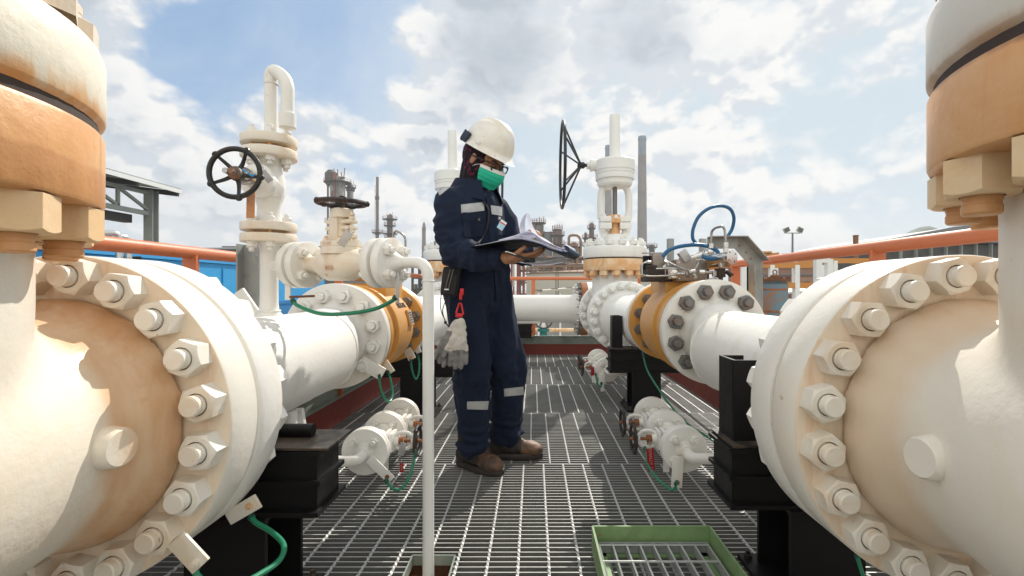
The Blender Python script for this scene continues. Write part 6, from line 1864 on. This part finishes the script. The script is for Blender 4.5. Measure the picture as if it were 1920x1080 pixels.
# --- coverall
b = MB()
ell(b, (-0.290, 2.452, 1.235), (0.128, 0.195, 0.185), (f_, r_, z_)); ell(b, (-0.285, 2.455, 1.12), (0.128, 0.172, 0.20), (f_, r_, z_))
ell(b, (-0.272, 2.462, 0.97), (0.135, 0.165, 0.20), (f_, r_, z_)); ell(b, (-0.268, 2.467, 0.86), (0.138, 0.172, 0.16), (f_, r_, z_))
capsule(b, NB - z_ * .055 + f_ * .0, NB + z_ * 0.0 + f_ * .004, 0.10, 0.074)
for s_, e_, w_ in ((shR, elR, wrR), (shL, elL, wrL)):
    capsule(b, NB - z_ * .045, s_ + z_ * .004, 0.066, 0.074); capsule(b, s_, (s_ + e_) / 2 - f_ * .012, 0.076, 0.074); capsule(b, (s_ + e_) / 2 - f_ * .012, e_, 0.074, 0.067)
    wq = w_ - (w_ - e_).normalized() * 0.048
    capsule(b, e_, (e_ + wq) / 2 - z_ * 0.012, 0.066, 0.058); capsule(b, (e_ + wq) / 2 - z_ * 0.012, wq, 0.057, 0.045)
for h_, k_, a_, s in ((hipR, knR, anR, 1), (hipL, knL, anL, -1)):
    capsule(b, h_, (h_ + k_) / 2, 0.120, 0.103); capsule(b, (h_ + k_) / 2, k_, 0.103, 0.092); capsule(b, k_, (k_ + a_) / 2, 0.092, 0.088)
    capsule(b, (k_ + a_) / 2, a_ + z_ * 0.045, 0.088, 0.076); ell(b, a_ + z_ * 0.035, (0.088, 0.082, 0.055), (f_, r_, z_))


def rid(v):
    return 1 - 2 * abs(v)


def folds(p, n_):
    d = 0.0
    x, y, z = p
    # long hanging folds
    d += 0.018 * rid(mnoise.noise(Vector((x * 8, y * 8, z * 1.9 + 3)))) - 0.009
    d += 0.0075 * rid(mnoise.noise(Vector((x * 17 + z * 4, y * 17, z * 7 + 8)))) - 0.004
    # slanting pulls round the elbow and armpit
    for c, rr in ((elR, 0.16), (shR - z_ * .09, 0.15), (elL, 0.16), (knR - z_ * 0.02, 0.16), (knL - z_ * 0.02, 0.16), (hipR - z_ * .03 + f_ * .06, 0.14)):
        q = (p - c).length / rr
        if q < 1:
            w = (1 - q) ** 1.0
            s = x * 0.5 + z * 0.9 + y * 0.3
            d += w * 0.030 * (rid(mnoise.noise(Vector((x * 9 + z * 12, y * 6, z * 16 - x * 10)))) - 0.45)
    # stacked cuffs over the boots
    if z < 0.30:
        w = min(1, (0.30 - z) / 0.15)
        d += w * 0.026 * (rid(mnoise.noise(Vector((x * 4, y * 4, z * 19)))) - 0.5)
    # sleeve rings along the forearm
    q = (p - (elR * .35 + wrR * .65)).length
    if q < 0.15: d += (1 - q / .15) * 0.014 * (rid(mnoise.noise(Vector((x * 24, y * 10, z * 7)))) - .5)
    # waist gathers
    if 0.98 < z < 1.12 and (p - elR).length > .12:
        w = 1 - abs(z - 1.05) / 0.07; d += -0.010 * w + 0.006 * w * rid(mnoise.noise(Vector((x * 20, y * 20, z * 5))))
    return d


cov = fuse(b, 'coverall', 'coverall', person, PO, 0.0085, 5, folds)
cov['label'] = 'navy blue coverall with grey reflective strips'
bvh = BVHTree.FromPolygons([v.co + PO for v in cov.data.vertices], [list(p.vertices) for p in cov.data.polygons])


def conform(name, matn, corners, parent=cov, off=0.003, nx=10, ny=4, th=0.002, tree=None, org=None, d=None):
    """patch of cloth lying on the coverall; corners are photo pixels tl, tr, br, bl"""
    tree = tree or bvh
    C0 = Vector((0, 0, H)); vs = []; n = nx + 1
    for j in range(ny + 1):
        for i in range(nx + 1):
            a, c = i / nx, j / ny
            tp = Vector(corners[0]).lerp(Vector(corners[1]), a); bt = Vector(corners[3]).lerp(Vector(corners[2]), a); uv = tp.lerp(bt, c)
            ray = (P(uv.x, uv.y, 1.0) - C0).normalized()
            hit = tree.ray_cast(C0, ray)
            if hit[0] is None:
                near = tree.find_nearest(C0 + ray * 2.45); h_, n_ = near[0], near[1]
            else: h_, n_ = hit[0], hit[1]
            n_ = (n_ + Vector((0, -0.6, 0))).normalized()
            vs.append((h_ + n_ * off, n_))
    V = [q[0] - PO for q in vs] + [q[0] - PO - q[1] * (th + off) for q in vs]; F = []; K = len(vs)
    for j in range(ny):
        for i in range(nx):
            a = j * n + i; F.append([a, a + 1, a + n + 1, a + n])
    ring = [i for i in range(n)] + [j * n + nx for j in range(1, ny + 1)] + [ny * n + i for i in range(nx - 1, -1, -1)] + [j * n for j in range(ny - 1, 0, -1)]
    for q in range(len(ring)): a, c = ring[q], ring[(q + 1) % len(ring)]; F.append([a, c, c + K, a + K])
    m_ = MB(); m_.add(V, F)
    return m_.build(name, matn, parent, angle=50)


conform('reflective_strip', 'reflective', [(864, 384), (907, 379), (908, 395), (865, 400)])
conform('reflective_strip', 'reflective', [(918, 385), (941, 388), (941, 405), (918, 401)])
conform('reflective_strip', 'reflective', [(876, 753), (916, 752), (914, 768), (876, 767)])
conform('reflective_strip', 'reflective', [(945, 729), (981, 725), (982, 740), (946, 743)])
conform('reflective_strip', 'reflective', [(822, 360), (858, 333), (861, 338), (825, 367)], off=0.004)
conform('chest_pocket', 'coverall', [(867, 400), (910, 396), (912, 442), (870, 446)], off=0.006)
conform('pocket_flap', 'coverall', [(866, 400), (911, 396), (911, 411), (867, 415)], off=0.009)
conform('chest_pocket', 'coverall', [(921, 405), (942, 406), (946, 440), (924, 442)], off=0.006)
conform('front_placket', 'coverall', [(911, 372), (918, 372), (940, 560), (930, 560)], off=0.007, nx=3, ny=22)
conform('leg_pocket', 'coverall', [(868, 640), (918, 640), (918, 712), (868, 712)], off=0.004, nx=8, ny=8)
for u, v in ((896, 412), (869, 682)):
    h_ = bvh.ray_cast(Vector((0, 0, H)), (P(u, v, 1) - Vector((0, 0, H))).normalized())
    if h_[0]:
        m_ = MB(); m_.lathe([(0, .006), (.010, .006), (.011, .003)], h_[0] - PO, h_[1], 12); m_.build('snap_button', 'zip', cov)
# collar
m_ = MB()
nC = 30; vs = []; 
for k in range(nC + 1):
    a = -2.62 + 5.24 * k / nC
    dr = -f_ * math.cos(a) + r_ * math.sin(a)
    ctr_ = NB + f_ * 0.012
    base_ = ctr_ + dr * 0.090 - z_ * (0.004 + 0.035 * (1 - math.cos(a)) / 2)
    topp = ctr_ + dr * 0.100 + z_ * (0.050 - 0.035 * (1 - math.cos(a)) / 2)
    outp = ctr_ + dr * 0.142 - z_ * (0.018 + 0.070 * (1 - math.cos(a)) / 2)
    vs += [base_ - PO, topp - PO, outp - PO]
fs = []
for k in range(nC): fs += [[3 * k, 3 * k + 3, 3 * k + 4, 3 * k + 1], [3 * k + 1, 3 * k + 4, 3 * k + 5, 3 * k + 2]]
m_.add(vs, fs); co_ = m_.build('collar', 'coverall', cov, angle=60)
sm_ = co_.modifiers.new('s', 'SOLIDIFY'); sm_.thickness = 0.005; bake(co_, 60)
# cuffs
m_ = MB(); w0 = wrR - (wrR - elR).normalized() * 0.035; m_.lathe([(-0.035, 0.050), (-0.03, 0.052), (0.012, 0.0485), (0.016, 0.045), (0.016, 0.030)], w0 - PO, wrR - elR, 28, False, False); m_.build('sleeve_cuff', 'coverall', cov)

# --- head scarf
b = MB()
ell(b, hp_(-0.030, 0, 0.020), (0.104, 0.089, 0.108), (hF, hR, hU))
ell(b, hp_(-0.012, 0, -0.055), (0.082, 0.083, 0.08), (hF, hR, hU))
capsule(b, hp_(-0.030, 0, -0.045), NB - z_ * 0.0, 0.078, 0.078)
ell(b, hp_(0.010, 0, -0.115), (0.062, 0.060, 0.035), (hF, hR, hU))
sc_o = fuse(b, 'head_scarf', 'scarf', person, PO, 0.006, 4, lambda p, n_: 0.006 * rid(mnoise.noise(Vector((p.x * 26, p.y * 26, p.z * 9)))) - 0.003)


def face_surf(a, h, k=0.0):
    """point on the face at angle a round the head (0 front) and height h along head up"""
    t = max(-1.0, min(1.0, (h + 0.045) / 0.10))
    rad = 0.092 + 0.016 * math.cos(a) * (1 - t * t) - 0.020 * max(0, -t) ** 2
    fx = rad * math.cos(a) * 1.12; rx = rad * math.sin(a) * 0.83
    return hp_(fx + k * math.cos(a) + 0.002, rx + k * math.sin(a), h)


b = MB(); nx, ny = 28, 26; vs = []; fs = []
for j in range(ny + 1):
    h = -0.006 - 0.104 * j / ny
    wdt = 1.12 - 0.18 * (j / ny) ** 2
    for i in range(nx + 1):
        a = -wdt + 2 * wdt * i / nx
        sag = 0.020 * (abs(a) / wdt) ** 2 * (0.5 - j / ny) * -1.0
        pl_ = 0.0028 * (((j / ny * 5.2) % 1.0) - 0.5) * (1 if 0.15 < j / ny < 0.85 else 0)
        bulge = 0.012 * math.cos(a * 1.3) * math.sin(PI * min(1, j / ny * 1.05 + 0.12))
        vs.append(face_surf(a, h + sag * 0.6, 0.004 + bulge + pl_) - PO)
n = nx + 1
for j in range(ny):
    for i in range(nx): fs.append([j * n + i, j * n + i + 1, (j + 1) * n + i + 1, (j + 1) * n + i]); 
b.add(vs, fs)
b.mi = [1 if (k // nx) < 4 else 0 for k in range(len(b.f))]
mk = b.build('face_mask', ['mask_green', 'mask_white'], person, angle=60)
sm_ = mk.modifiers.new('s', 'SOLIDIFY'); sm_.thickness = 0.0018; bake(mk, 60)
mk['label'] = 'green surgical mask with white top edge'
for e in (-1, 1):
    for j0, j1 in ((0.0, 1),):
        s_ = face_surf(e * 1.10, -0.012 - 0.085 * j0, 0.004); m_ = MB()
        m_.tube([q - PO for q in spline([s_, hp_(0.030, e * 0.080, -0.024), hp_(0.016, e * 0.080, -0.034), hp_(0.008, e * 0.076, -0.04)], 5)], 0.0013, 6)
        m_.build('ear_loop', 'mask_white', mk)

# --- glasses
gl = None
m_ = MB()
def lens_pts(e):
    out = []
    for k in range(28):
        t = 2 * PI * k / 28; ca, sa = math.cos(t), math.sin(t)
        ex = 0.55
        x_ = math.copysign(abs(ca) ** ex, ca) * 0.0265; y_ = math.copysign(abs(sa) ** ex, sa) * 0.0185
        r__ = e * (0.0335 + 0) + x_
        out.append(hp_(0.113 - 0.20 * abs(r__) ** 1.35 * 1.6, r__, 0.000 + y_ + 0.002 * (e * x_) / .02))
    return out
for e in (-1, 1): m_.tube([q - PO for q in lens_pts(e)], 0.0034, 8, closed=True)
m_.tube([q - PO for q in spline([hp_(0.110, -0.009, 0.006), hp_(0.114, 0, 0.009), hp_(0.110, 0.009, 0.006)], 4)], 0.0022, 8)
for e in (-1, 1): m_.tube([q - PO for q in spline([hp_(0.098, e * 0.060, 0.012), hp_(0.078, e * 0.078, 0.012), hp_(0.03, e * 0.084, 0.008), hp_(-0.02, e * 0.088, 0.004)], 5)], 0.0034, 8)
gl = m_.build('glasses', 'glasses', person)
GM = bpy.data.materials.new('lens'); GM.use_nodes = True; bb = GM.node_tree.nodes['Principled BSDF']; bb.inputs['Transmission Weight'].default_value = 1.0; bb.inputs['Roughness'].default_value = 0.02; bb.inputs['IOR'].default_value = 1.12; bb.inputs['Base Color'].default_value = (0.9, 0.92, 0.95, 1); MATS['lens'] = GM
for e in (-1, 1):
    pts = lens_pts(e); m_ = MB(); m_.slab([q - PO - hF * 0.001 for q in pts], hF, 0.0012); m_.build('lens', 'lens', gl)
# eyes looking down
for e in (-1, 1):
    m_ = MB(); ell(m_, hp_(0.080, e * 0.031, 0.000) - PO, (0.0125, 0.0155, 0.0085), (hF, hR, hU), 20); m_.build('eyelid', 'skin', person)
    m_ = MB(); m_.tube([q - PO for q in spline([hp_(0.092, e * 0.016, -0.004), hp_(0.094, e * 0.031, -0.0065), hp_(0.086, e * 0.046, -0.004)], 5)], 0.0014, 6); m_.build('eyelashes', 'glasses', person)
    m_ = MB(); m_.tube([q - PO for q in spline([hp_(0.095, e * 0.014, 0.020), hp_(0.093, e * 0.033, 0.026), hp_(0.080, e * 0.052, 0.020)], 5)], [0.002] * 5 + [0.0034] * 5 + [0.002], 6, flat=0.8); m_.build('eyebrow', 'glasses', person)

# --- hard hat
hat_c = hp_(-0.012, 0, 0.078)
b = MB(); n = 72; rows = 22; vs = []; fs = []
def hat_pt(t, s, k=1.0):
    """t: angle from front, s: 0 rim .. 1 crown"""
    ph = s * PI / 2
    rf = 0.137 if math.cos(t) > 0 else 0.132
    ca, sa = math.cos(t), math.sin(t)
    prof = math.cos(ph) ** 0.80
    x_ = rf * prof * ca; y_ = 0.112 * prof * sa; h_ = 0.128 * math.sin(ph) ** 0.92
    # raised central ridge with its step
    rg_ = 1 / (1 + math.exp((abs(y_) - 0.034) / 0.0035))
    on = 1 / (1 + math.exp((0.30 - s) / 0.05)) if ca > 0 else 1 / (1 + math.exp((0.22 - s) / 0.05))
    h_ += 0.011 * rg_ * on; x_ *= 1 + 0.035 * rg_ * on * (1 - s)
    return hat_c + hF * x_ * k + hR * y_ * k + hU * (h_ - 0.012)
for j in range(rows + 1):
    s = j / rows * 0.995
    for k in range(n): vs.append(hat_pt(2 * PI * k / n, s) - PO)
for j in range(rows):
    for k in range(n): fs.append([j * n + k, j * n + (k + 1) % n, (j + 1) * n + (k + 1) % n, (j + 1) * n + k])
fs.append([rows * n + k for k in range(n)])
# rim and peak
base_n = len(vs)
for q, (dx, dz) in enumerate(((0.004, -0.004), (0.008, -0.016), (0.010, -0.022), (0.004, -0.022))):
    for k in range(n):
        t = 2 * PI * k / n; ca, sa = math.cos(t), math.sin(t)
        pk = max(0, ca) ** 3 * 0.034 * (q / 2 if q < 3 else 0.6)
        vs.append(hat_c + hF * ((0.137 if ca > 0 else .132) + dx + pk) * ca + hR * (0.112 + dx) * sa + hU * (-0.012 + dz + (-0.004 * (q > 0)) * max(0, ca)) - PO)
prev = 0
for q in range(4):
    cur = base_n + q * n
    for k in range(n): fs.append([prev + k, cur + k, cur + (k + 1) % n, prev + (k + 1) % n])
    prev = cur
b.add(vs, fs)
hat = b.build('hard_hat', 'helmet', person, angle=60)
sm_ = hat.modifiers.new('s', 'SOLIDIFY'); sm_.thickness = 0.003; sm_.offset = -1; bake(hat, 60)
hat['label'] = 'scuffed white hard hat'
m_ = MB()
def on_hat(t, s, k=1.02): return hat_pt(t, s, k)
for e in (1, -1):
    c_ = hat_c + hR * e * 0.117 - hF * 0.055 - hU * 0.004
    m_ = MB(); rot = Matrix((hF, hR * e, hU)).transposed()
    rot2 = rot @ Matrix.Rotation(0.25, 3, 'Y')
    m_.box(c_ - PO, (0.040, 0.018, 0.052), rot2, bv=0.006); m_.build('ear_slot_clip', 'helmet_strap', hat)
    m_ = MB(); m_.box(hat_c + hR * e * 0.117 + hF * 0.030 - hU * 0.004 - PO, (0.030, 0.006, 0.012), rot, bv=0.003); m_.build('slot_cover', 'helmet', hat)
m_ = MB(); m_.tube([q - PO for q in spline([hat_c + hR * 0.112 - hF * 0.06 - hU * .02, hat_c + hR * 0.06 - hF * 0.128 - hU * .03, hat_c - hF * 0.143 - hU * .035, hat_c - hR * 0.06 - hF * 0.128 - hU * .03, hat_c - hR * 0.112 - hF * 0.06 - hU * .02], 6)], 0.010, 8, flat=1.0); m_.build('nape_strap', 'nylon', hat)
m_ = MB(); m_.box(hat_c - hF * 0.146 - hU * .03 - PO, (0.016, 0.03, 0.03), Matrix((hF, hR, hU)).transposed(), bv=0.005); m_.build('ratchet', 'nylon', hat)

# --- boots
def boot(anchor, d, sole_z=0.0):
    d = d.normalized(); s = Vector((d.y, -d.x, 0)); A_ = Vector((anchor.x, anchor.y, 0))
    b = MB(); ax = (d, s, z_)
    def Q(x, y, z): return A_ + d * x + s * y + z_ * z
    ell(b, Q(0.125, 0.0, 0.052), (0.078, 0.052, 0.040), ax); ell(b, Q(0.160, 0.004, 0.045), (0.052, 0.050, 0.034), ax)
    ell(b, Q(0.045, 0, 0.065), (0.085, 0.043, 0.052), ax); ell(b, Q(-0.030, 0, 0.058), (0.052, 0.041, 0.056), ax)
    capsule(b, Q(-0.005, 0, 0.08), Q(-0.012, 0, 0.17), 0.048, 0.050); capsule(b, Q(0.03, 0, 0.085), Q(0.1, 0, 0.062), 0.036, 0.034)
    bo = fuse(b, 'boot', 'boot_leather', person, PO, 0.006, 3, lambda p, n_: 0.0016 * mnoise.noise(p * 40))
    bo.data.materials.append(MATS['boot_dark'])
    for pl_ in bo.data.polygons:
        q_ = (pl_.center + PO - A_).dot(d) + 0.02 * mnoise.noise(pl_.center * 25)
        if q_ < 0.095: pl_.material_index = 1
    # cut the underside flat by pressing it to the sole
    for v in bo.data.vertices:
        if v.co.z < 0.022: v.co.z = 0.022
    m_ = MB(); n = 40; out = []
    for k in range(n):
        t = 2 * PI * k / n; ca, sa = math.cos(t), math.sin(t)
        x_ = 0.067 + 0.142 * math.copysign(abs(ca) ** 0.75, ca); w_ = 0.049 if x_ > 0.08 else 0.040 + 0.009 * max(0, (x_ + .0) / 0.08)
        y_ = w_ * math.copysign(abs(sa) ** 0.62, sa); out.append(Q(x_, y_, 0))
    rings_ = [(0.0, 0.97), (0.004, 1.0), (0.016, 1.015), (0.026, 1.0), (0.030, 0.95)]
    cen = Q(0.067, 0, 0); vs = []; fs = []
    for z0, k_ in rings_: vs += [cen + (p - cen) * k_ + z_ * (z0 + 0.002) - PO for p in out]
    for q in range(len(rings_) - 1):
        for k in range(n): fs.append([q * n + k, q * n + (k + 1) % n, (q + 1) * n + (k + 1) % n, (q + 1) * n + k])
    fs.append(list(range(n))[::-1]); fs.append([(len(rings_) - 1) * n + k for k in range(n)])
    m_.add(vs, fs); m_.build('sole', 'boot_dark', bo)
    for k in range(4):
        x_ = 0.045 + 0.018 * k; h_ = 0.118 - 0.011 * k; m_ = MB()
        m_.tube([q - PO for q in spline([Q(x_ - .006, -0.030, h_ - .014), Q(x_, -0.012, h_ + .001), Q(x_ + .003, 0.012, h_ + .001), Q(x_ - .004, 0.030, h_ - .014)], 4)], 0.0034, 6); m_.build('lace', 'lace', bo)
    m_ = MB(); m_.tube([q - PO for q in spline([Q(0.045, -0.01, 0.122), Q(0.06, -0.035, 0.115), Q(0.075, -0.055, 0.085), Q(0.07, -0.058, 0.055)], 5)], 0.003, 6)
    m_.tube([q - PO for q in spline([Q(0.045, 0.01, 0.122), Q(0.065, -0.005, 0.13), Q(0.08, -0.04, 0.11), Q(0.092, -0.052, 0.07)], 5)], 0.003, 6); m_.build('lace', 'lace', bo)
    return bo


boot(Vector((-0.322, 2.462, 0)), fdR); boot(Vector((-0.158, 2.600, 0)), fdL)

# --- carried things
bag = thing('belt_pouch', 'small black zipped pouch on the left hip of the picture side of the worker', 'pouch', P(845, 528, 2.27) * 1.0)
bag['label'] = 'small black zipped pouch hanging at the worker hip below the elbow'
o = P(845, 528, 2.27)
b = MB(); b.box((0, 0, 0), (0.082, 0.045, 0.135), Matrix.Rotation(0.12, 3, 'Y'), bv=0.016); b.box((0, -0.020, -0.012), (0.068, 0.03, 0.095), Matrix.Rotation(0.12, 3, 'Y'), bv=0.012); b.build('case', 'nylon', bag)
for dx in (-0.004, 0.010):
    b = MB(); b.tube(spline([Vector((dx + .008, -0.034, 0.055)), Vector((dx, -0.039, 0.02)), Vector((dx - .008, -0.039, -0.01)), Vector((dx - .012, -0.036, -0.03))], 5), 0.0022, 6); b.build('zip', 'zip', bag)
b = MB(); b.box((-0.012, -0.040, -0.036), (0.020, 0.003, 0.006)); b.build('label', 'print_white', bag)
b = MB(); b.tube(spline([Vector((-0.01, 0, -0.06)), Vector((-0.035, -0.01, -0.13)), Vector((-0.02, -0.01, -0.19)), Vector((0.005, -0.01, -0.215)), Vector((0.03, -0.01, -0.205))], 6), 0.0025, 6)
b.tube(spline([Vector((-0.04, 0, -0.03)), Vector((-0.045, -0.01, -0.12)), Vector((-0.018, -0.012, -0.19)), Vector((0.01, -0.01, -0.225))], 6), 0.002, 6); b.build('cord', 'strap_dark', bag)
b = MB(); b.box((-0.022, -0.014, -0.188), (0.012, 0.01, 0.014), bv=0.003); b.build('toggle', 'nylon', bag)
strap_ = MB()
pts2 = []
for (u, v) in ((906, 378), (915, 392), (916, 410), (913, 428), (906, 445), (896, 458)):
    h_ = bvh.ray_cast(Vector((0, 0, H)), (P(u, v, 1) - Vector((0, 0, H))).normalized())
    if h_[0]: pts2.append(h_[0] + Vector((0, -0.012, 0)) - o)
if len(pts2) > 2: strap_.tube(spline(pts2, 5), 0.009, 8, flat=0.5); strap_.build('shoulder_strap', 'strap_dark', bag)

cl = thing('glove_clip', 'red plastic clip holding the work gloves on the worker belt', 'clip', P(861, 565, 2.24) * 1.0)
o = P(861, 565, 2.24)
b = MB(); b.box(P(866, 547, 2.24) - o, (0.018, 0.010, 0.030), bv=0.004); b.lathe([(0, .006), (.02, .008), (.03, .008)], P(864, 562, 2.24) - o, (0, 0, 1), 10); b.tube([q - o for q in bend([P(861, 569, 2.24), P(855, 588, 2.24), P(869, 590, 2.24), P(865, 569, 2.24), P(861, 569, 2.24)], 0.006, 3)], 0.0042, 8); b.build('clip', 'clip_red', cl)
b = MB(); b.box(P(861, 592, 2.24) - o, (0.032, 0.014, 0.016), bv=0.004); b.build('jaw', 'clip_red', cl)


def glove(name_label, C, lean, spread, m_palm, flip, fingers):
    C = Vector(C); b = MB()
    X_ = Vector((math.cos(lean), 0.0, math.sin(lean))); Z_ = Vector((-math.sin(lean), 0, math.cos(lean))); Y_ = Vector((0, 1, 0))
    def G(x, y, z): return C + X_ * x + Y_ * y + Z_ * z
    ell(b, G(0, 0, -0.035), (0.034, 0.014, 0.040), (X_, Y_, Z_)); ell(b, G(0.003, 0, 0.0), (0.027, 0.013, 0.04), (X_, Y_, Z_)); ell(b, G(-0.004, -.004, -0.075), (0.043, 0.016, 0.045), (X_, Y_, Z_))
    for (x, a, l, r0) in fingers:
        p0 = G(x, 0, -0.085); p1 = p0 + X_ * math.sin(a) * l * .5 - Z_ * math.cos(a) * l * .5 + Y_ * random.uniform(-.006, .006)
        p2 = p1 + X_ * math.sin(a * .6) * l * .5 - Z_ * math.cos(a * .6) * l * .5 + Y_ * random.uniform(-.01, .006)
        finger(b, [p0, p1, p2], r0, r0 * .9)
    o_ = fuse(b, 'work_glove', 'glove', None, C, 0.0035, 4, lambda p, n_: 0.0024 * rid(mnoise.noise(p * 38)) - .001)
    tag(o_, name_label, 'glove', group='work gloves clipped to the belt')
    me = o_.data; me.materials.append(MATS[m_palm])
    for pl_ in me.polygons:
        z0 = pl_.center.dot(Z_)
        if z0 < -0.11 + 0.02 * mnoise.noise(pl_.center * 30) or (flip and pl_.center.y < -.004 and z0 < -.02): pl_.material_index = 1
    return o_


glove('dirty white work glove in front, hanging palm inward from the red clip', P(862, 612, 2.20), -0.05, 0, 'glove_palm', False, [(-0.040, -0.55, 0.058, 0.0125), (-0.026, -0.12, 0.088, 0.0125), (-0.006, -0.04, 0.100, 0.0130), (0.014, 0.02, 0.096, 0.0125), (0.030, 0.10, 0.076, 0.0115)])
glove('grey palmed work glove behind, hanging lower at the left from the red clip', P(853, 614, 2.225), -0.28, 0, 'glove_palm', True, [(-0.036, -0.20, 0.070, 0.0125), (-0.018, -0.1, 0.085, 0.0125), (0.002, -0.02, 0.092, 0.0125), (0.020, 0.06, 0.084, 0.0115)])

# id badge
bd = thing('id_badge', 'blue and white badge card hanging on the worker chest', 'badge', P(941, 422, 2.22) * 1.0)
b = MB(); b.box((0, 0, 0), (0.030, 0.0015, 0.044), Euler((0, 0.55, 0.35)).to_matrix(), bv=0.0006); b.build('card', 'print_white', bd)
b = MB(); b.box(Euler((0, 0.55, 0.35)).to_matrix() @ Vector((0, -0.0016, -0.008)), (0.029, 0.0012, 0.022), Euler((0, 0.55, 0.35)).to_matrix()); b.build('print', 'badge', bd)
b = MB(); b.box(Euler((0, 0.55, 0.35)).to_matrix() @ Vector((0, -0.0016, 0.008)), (0.027, 0.0012, 0.005), Euler((0, 0.55, 0.35)).to_matrix()); b.build('stripe', 'clip_red', bd)
b = MB(); b.box((-0.010, 0.0, 0.030), (0.010, 0.006, 0.014), bv=0.002); b.build('clip', 'steel', bd)

# --- folder with papers
FO = Vector((-0.04, 2.14, 1.085))
fold = thing('folder', 'open glossy black folder held level in the worker hands', 'folder', FO)
fa = Vector((0.965, -0.262, 0)); fb = Vector((0.262, 0.965, 0))
def sheet(name, matn, prof, w, parent, th=0.0012, w0=None, lift=0.0, tilt=0.0):
    """prof: (s along fa, z); w: half depth(s) along fb"""
    b_ = MB(); pr = spline([Vector((p[0], 0, p[1])) for p in prof], 6); n_ = len(pr); vs = []; fs = []; m__ = 6
    for i, p in enumerate(pr):
        for j in range(m__ + 1):
            q = -1 + 2 * j / m__; ww = w if not callable(w) else w(i / (n_ - 1))
            vs.append(fa * p.x + fb * (q * ww + (w0 or 0)) + Vector((0, 0, p.z + lift + tilt * q * ww)))
    for i in range(n_ - 1):
        for j in range(m__): a = i * (m__ + 1) + j; fs.append([a, a + 1, a + m__ + 2, a + m__ + 1])
    b_.add(vs, fs); o_ = b_.build(name, matn, parent, angle=60)
    s_ = o_.modifiers.new('s', 'SOLIDIFY'); s_.thickness = th; bake(o_, 60); return o_
prof = [(-0.200, -0.018), (-0.13, -0.008), (-0.05, 0.004), (0.02, 0.006), (0.09, -0.012), (0.15, -0.038), (0.195, -0.052), (0.210, -0.052)]
sheet('cover', 'folder', prof, 0.125, fold, 0.0035, tilt=-0.03)
sheet('cover_lining', 'folder_blue', [(p[0] * 1.0, p[1]) for p in prof[3:]] + [(0.222, -0.046), (0.224, -0.034), (0.212, -0.024), (0.198, -0.026)], 0.122, fold, 0.002, lift=0.0045, tilt=-0.03)
pp = thing('papers', 'stack of white sheets in the open folder, two of them curling upward', 'papers', FO + Vector((0, 0, 0.004)))
sheet('sheet', 'paper', [(-0.185, -0.016), (-0.12, -0.006), (-0.04, 0.010), (0.02, 0.014), (0.09, -0.004), (0.15, -0.028), (0.192, -0.042)], 0.108, pp, 0.006, lift=0.004, tilt=-0.03)
sheet('sheet', 'paper', [(-0.08, 0.004), (0.0, 0.024), (0.035, 0.040), (0.07, 0.028), (0.12, -0.006), (0.19, -0.036), (0.208, -0.030), (0.204, -0.018)], 0.105, pp, 0.0012, lift=0.006, tilt=-0.02)
sheet('curled_sheet', 'paper', [(0.20, -0.036), (0.14, -0.022), (0.085, 0.006), (0.045, 0.048), (0.026, 0.090), (0.020, 0.128)], lambda t: 0.090 * (1 - 0.80 * t), pp, 0.0009, lift=0.006)
sheet('curled_sheet', 'paper', [(0.02, 0.010), (0.000, 0.030), (-0.008, 0.065), (-0.004, 0.100), (0.010, 0.130)], lambda t: 0.060 * (1 - 0.85 * t ** 1.5), pp, 0.0009, lift=0.006)
sheet('folded_back_sheet', 'paper', [(0.185, -0.050), (0.14, -0.062), (0.08, -0.072), (0.0, -0.070), (-0.06, -0.050)], lambda t: 0.11 * (0.4 + 0.6 * math.sin(PI * min(1, t * .9 + .08))), pp, 0.0010, lift=-0.012, w0=0.02)
pen = thing('pen', 'black pen with silver clip held under the folder', 'pen', RH(0.07, -0.062, -0.004))
d_ = Vector((0.92, -0.1, -0.33)).normalized()
b = MB(); b.lathe([(-0.060, 0.0035), (-0.058, 0.0048), (0.045, 0.0048), (0.058, 0.0038), (0.072, 0.0008)], (0, 0, 0), d_, 12); b.build('barrel', 'glasses', pen)
b = MB(); b.beam(d_ * -0.058 + Vector((0, -.007, .002)), d_ * -0.018 + Vector((0, -.007, .002)), 0.002, 0.003); b.lathe([(-.066, .003), (-.058, .0042)], (0, 0, 0), d_, 12); b.build('clip', 'steel_bright', pen)
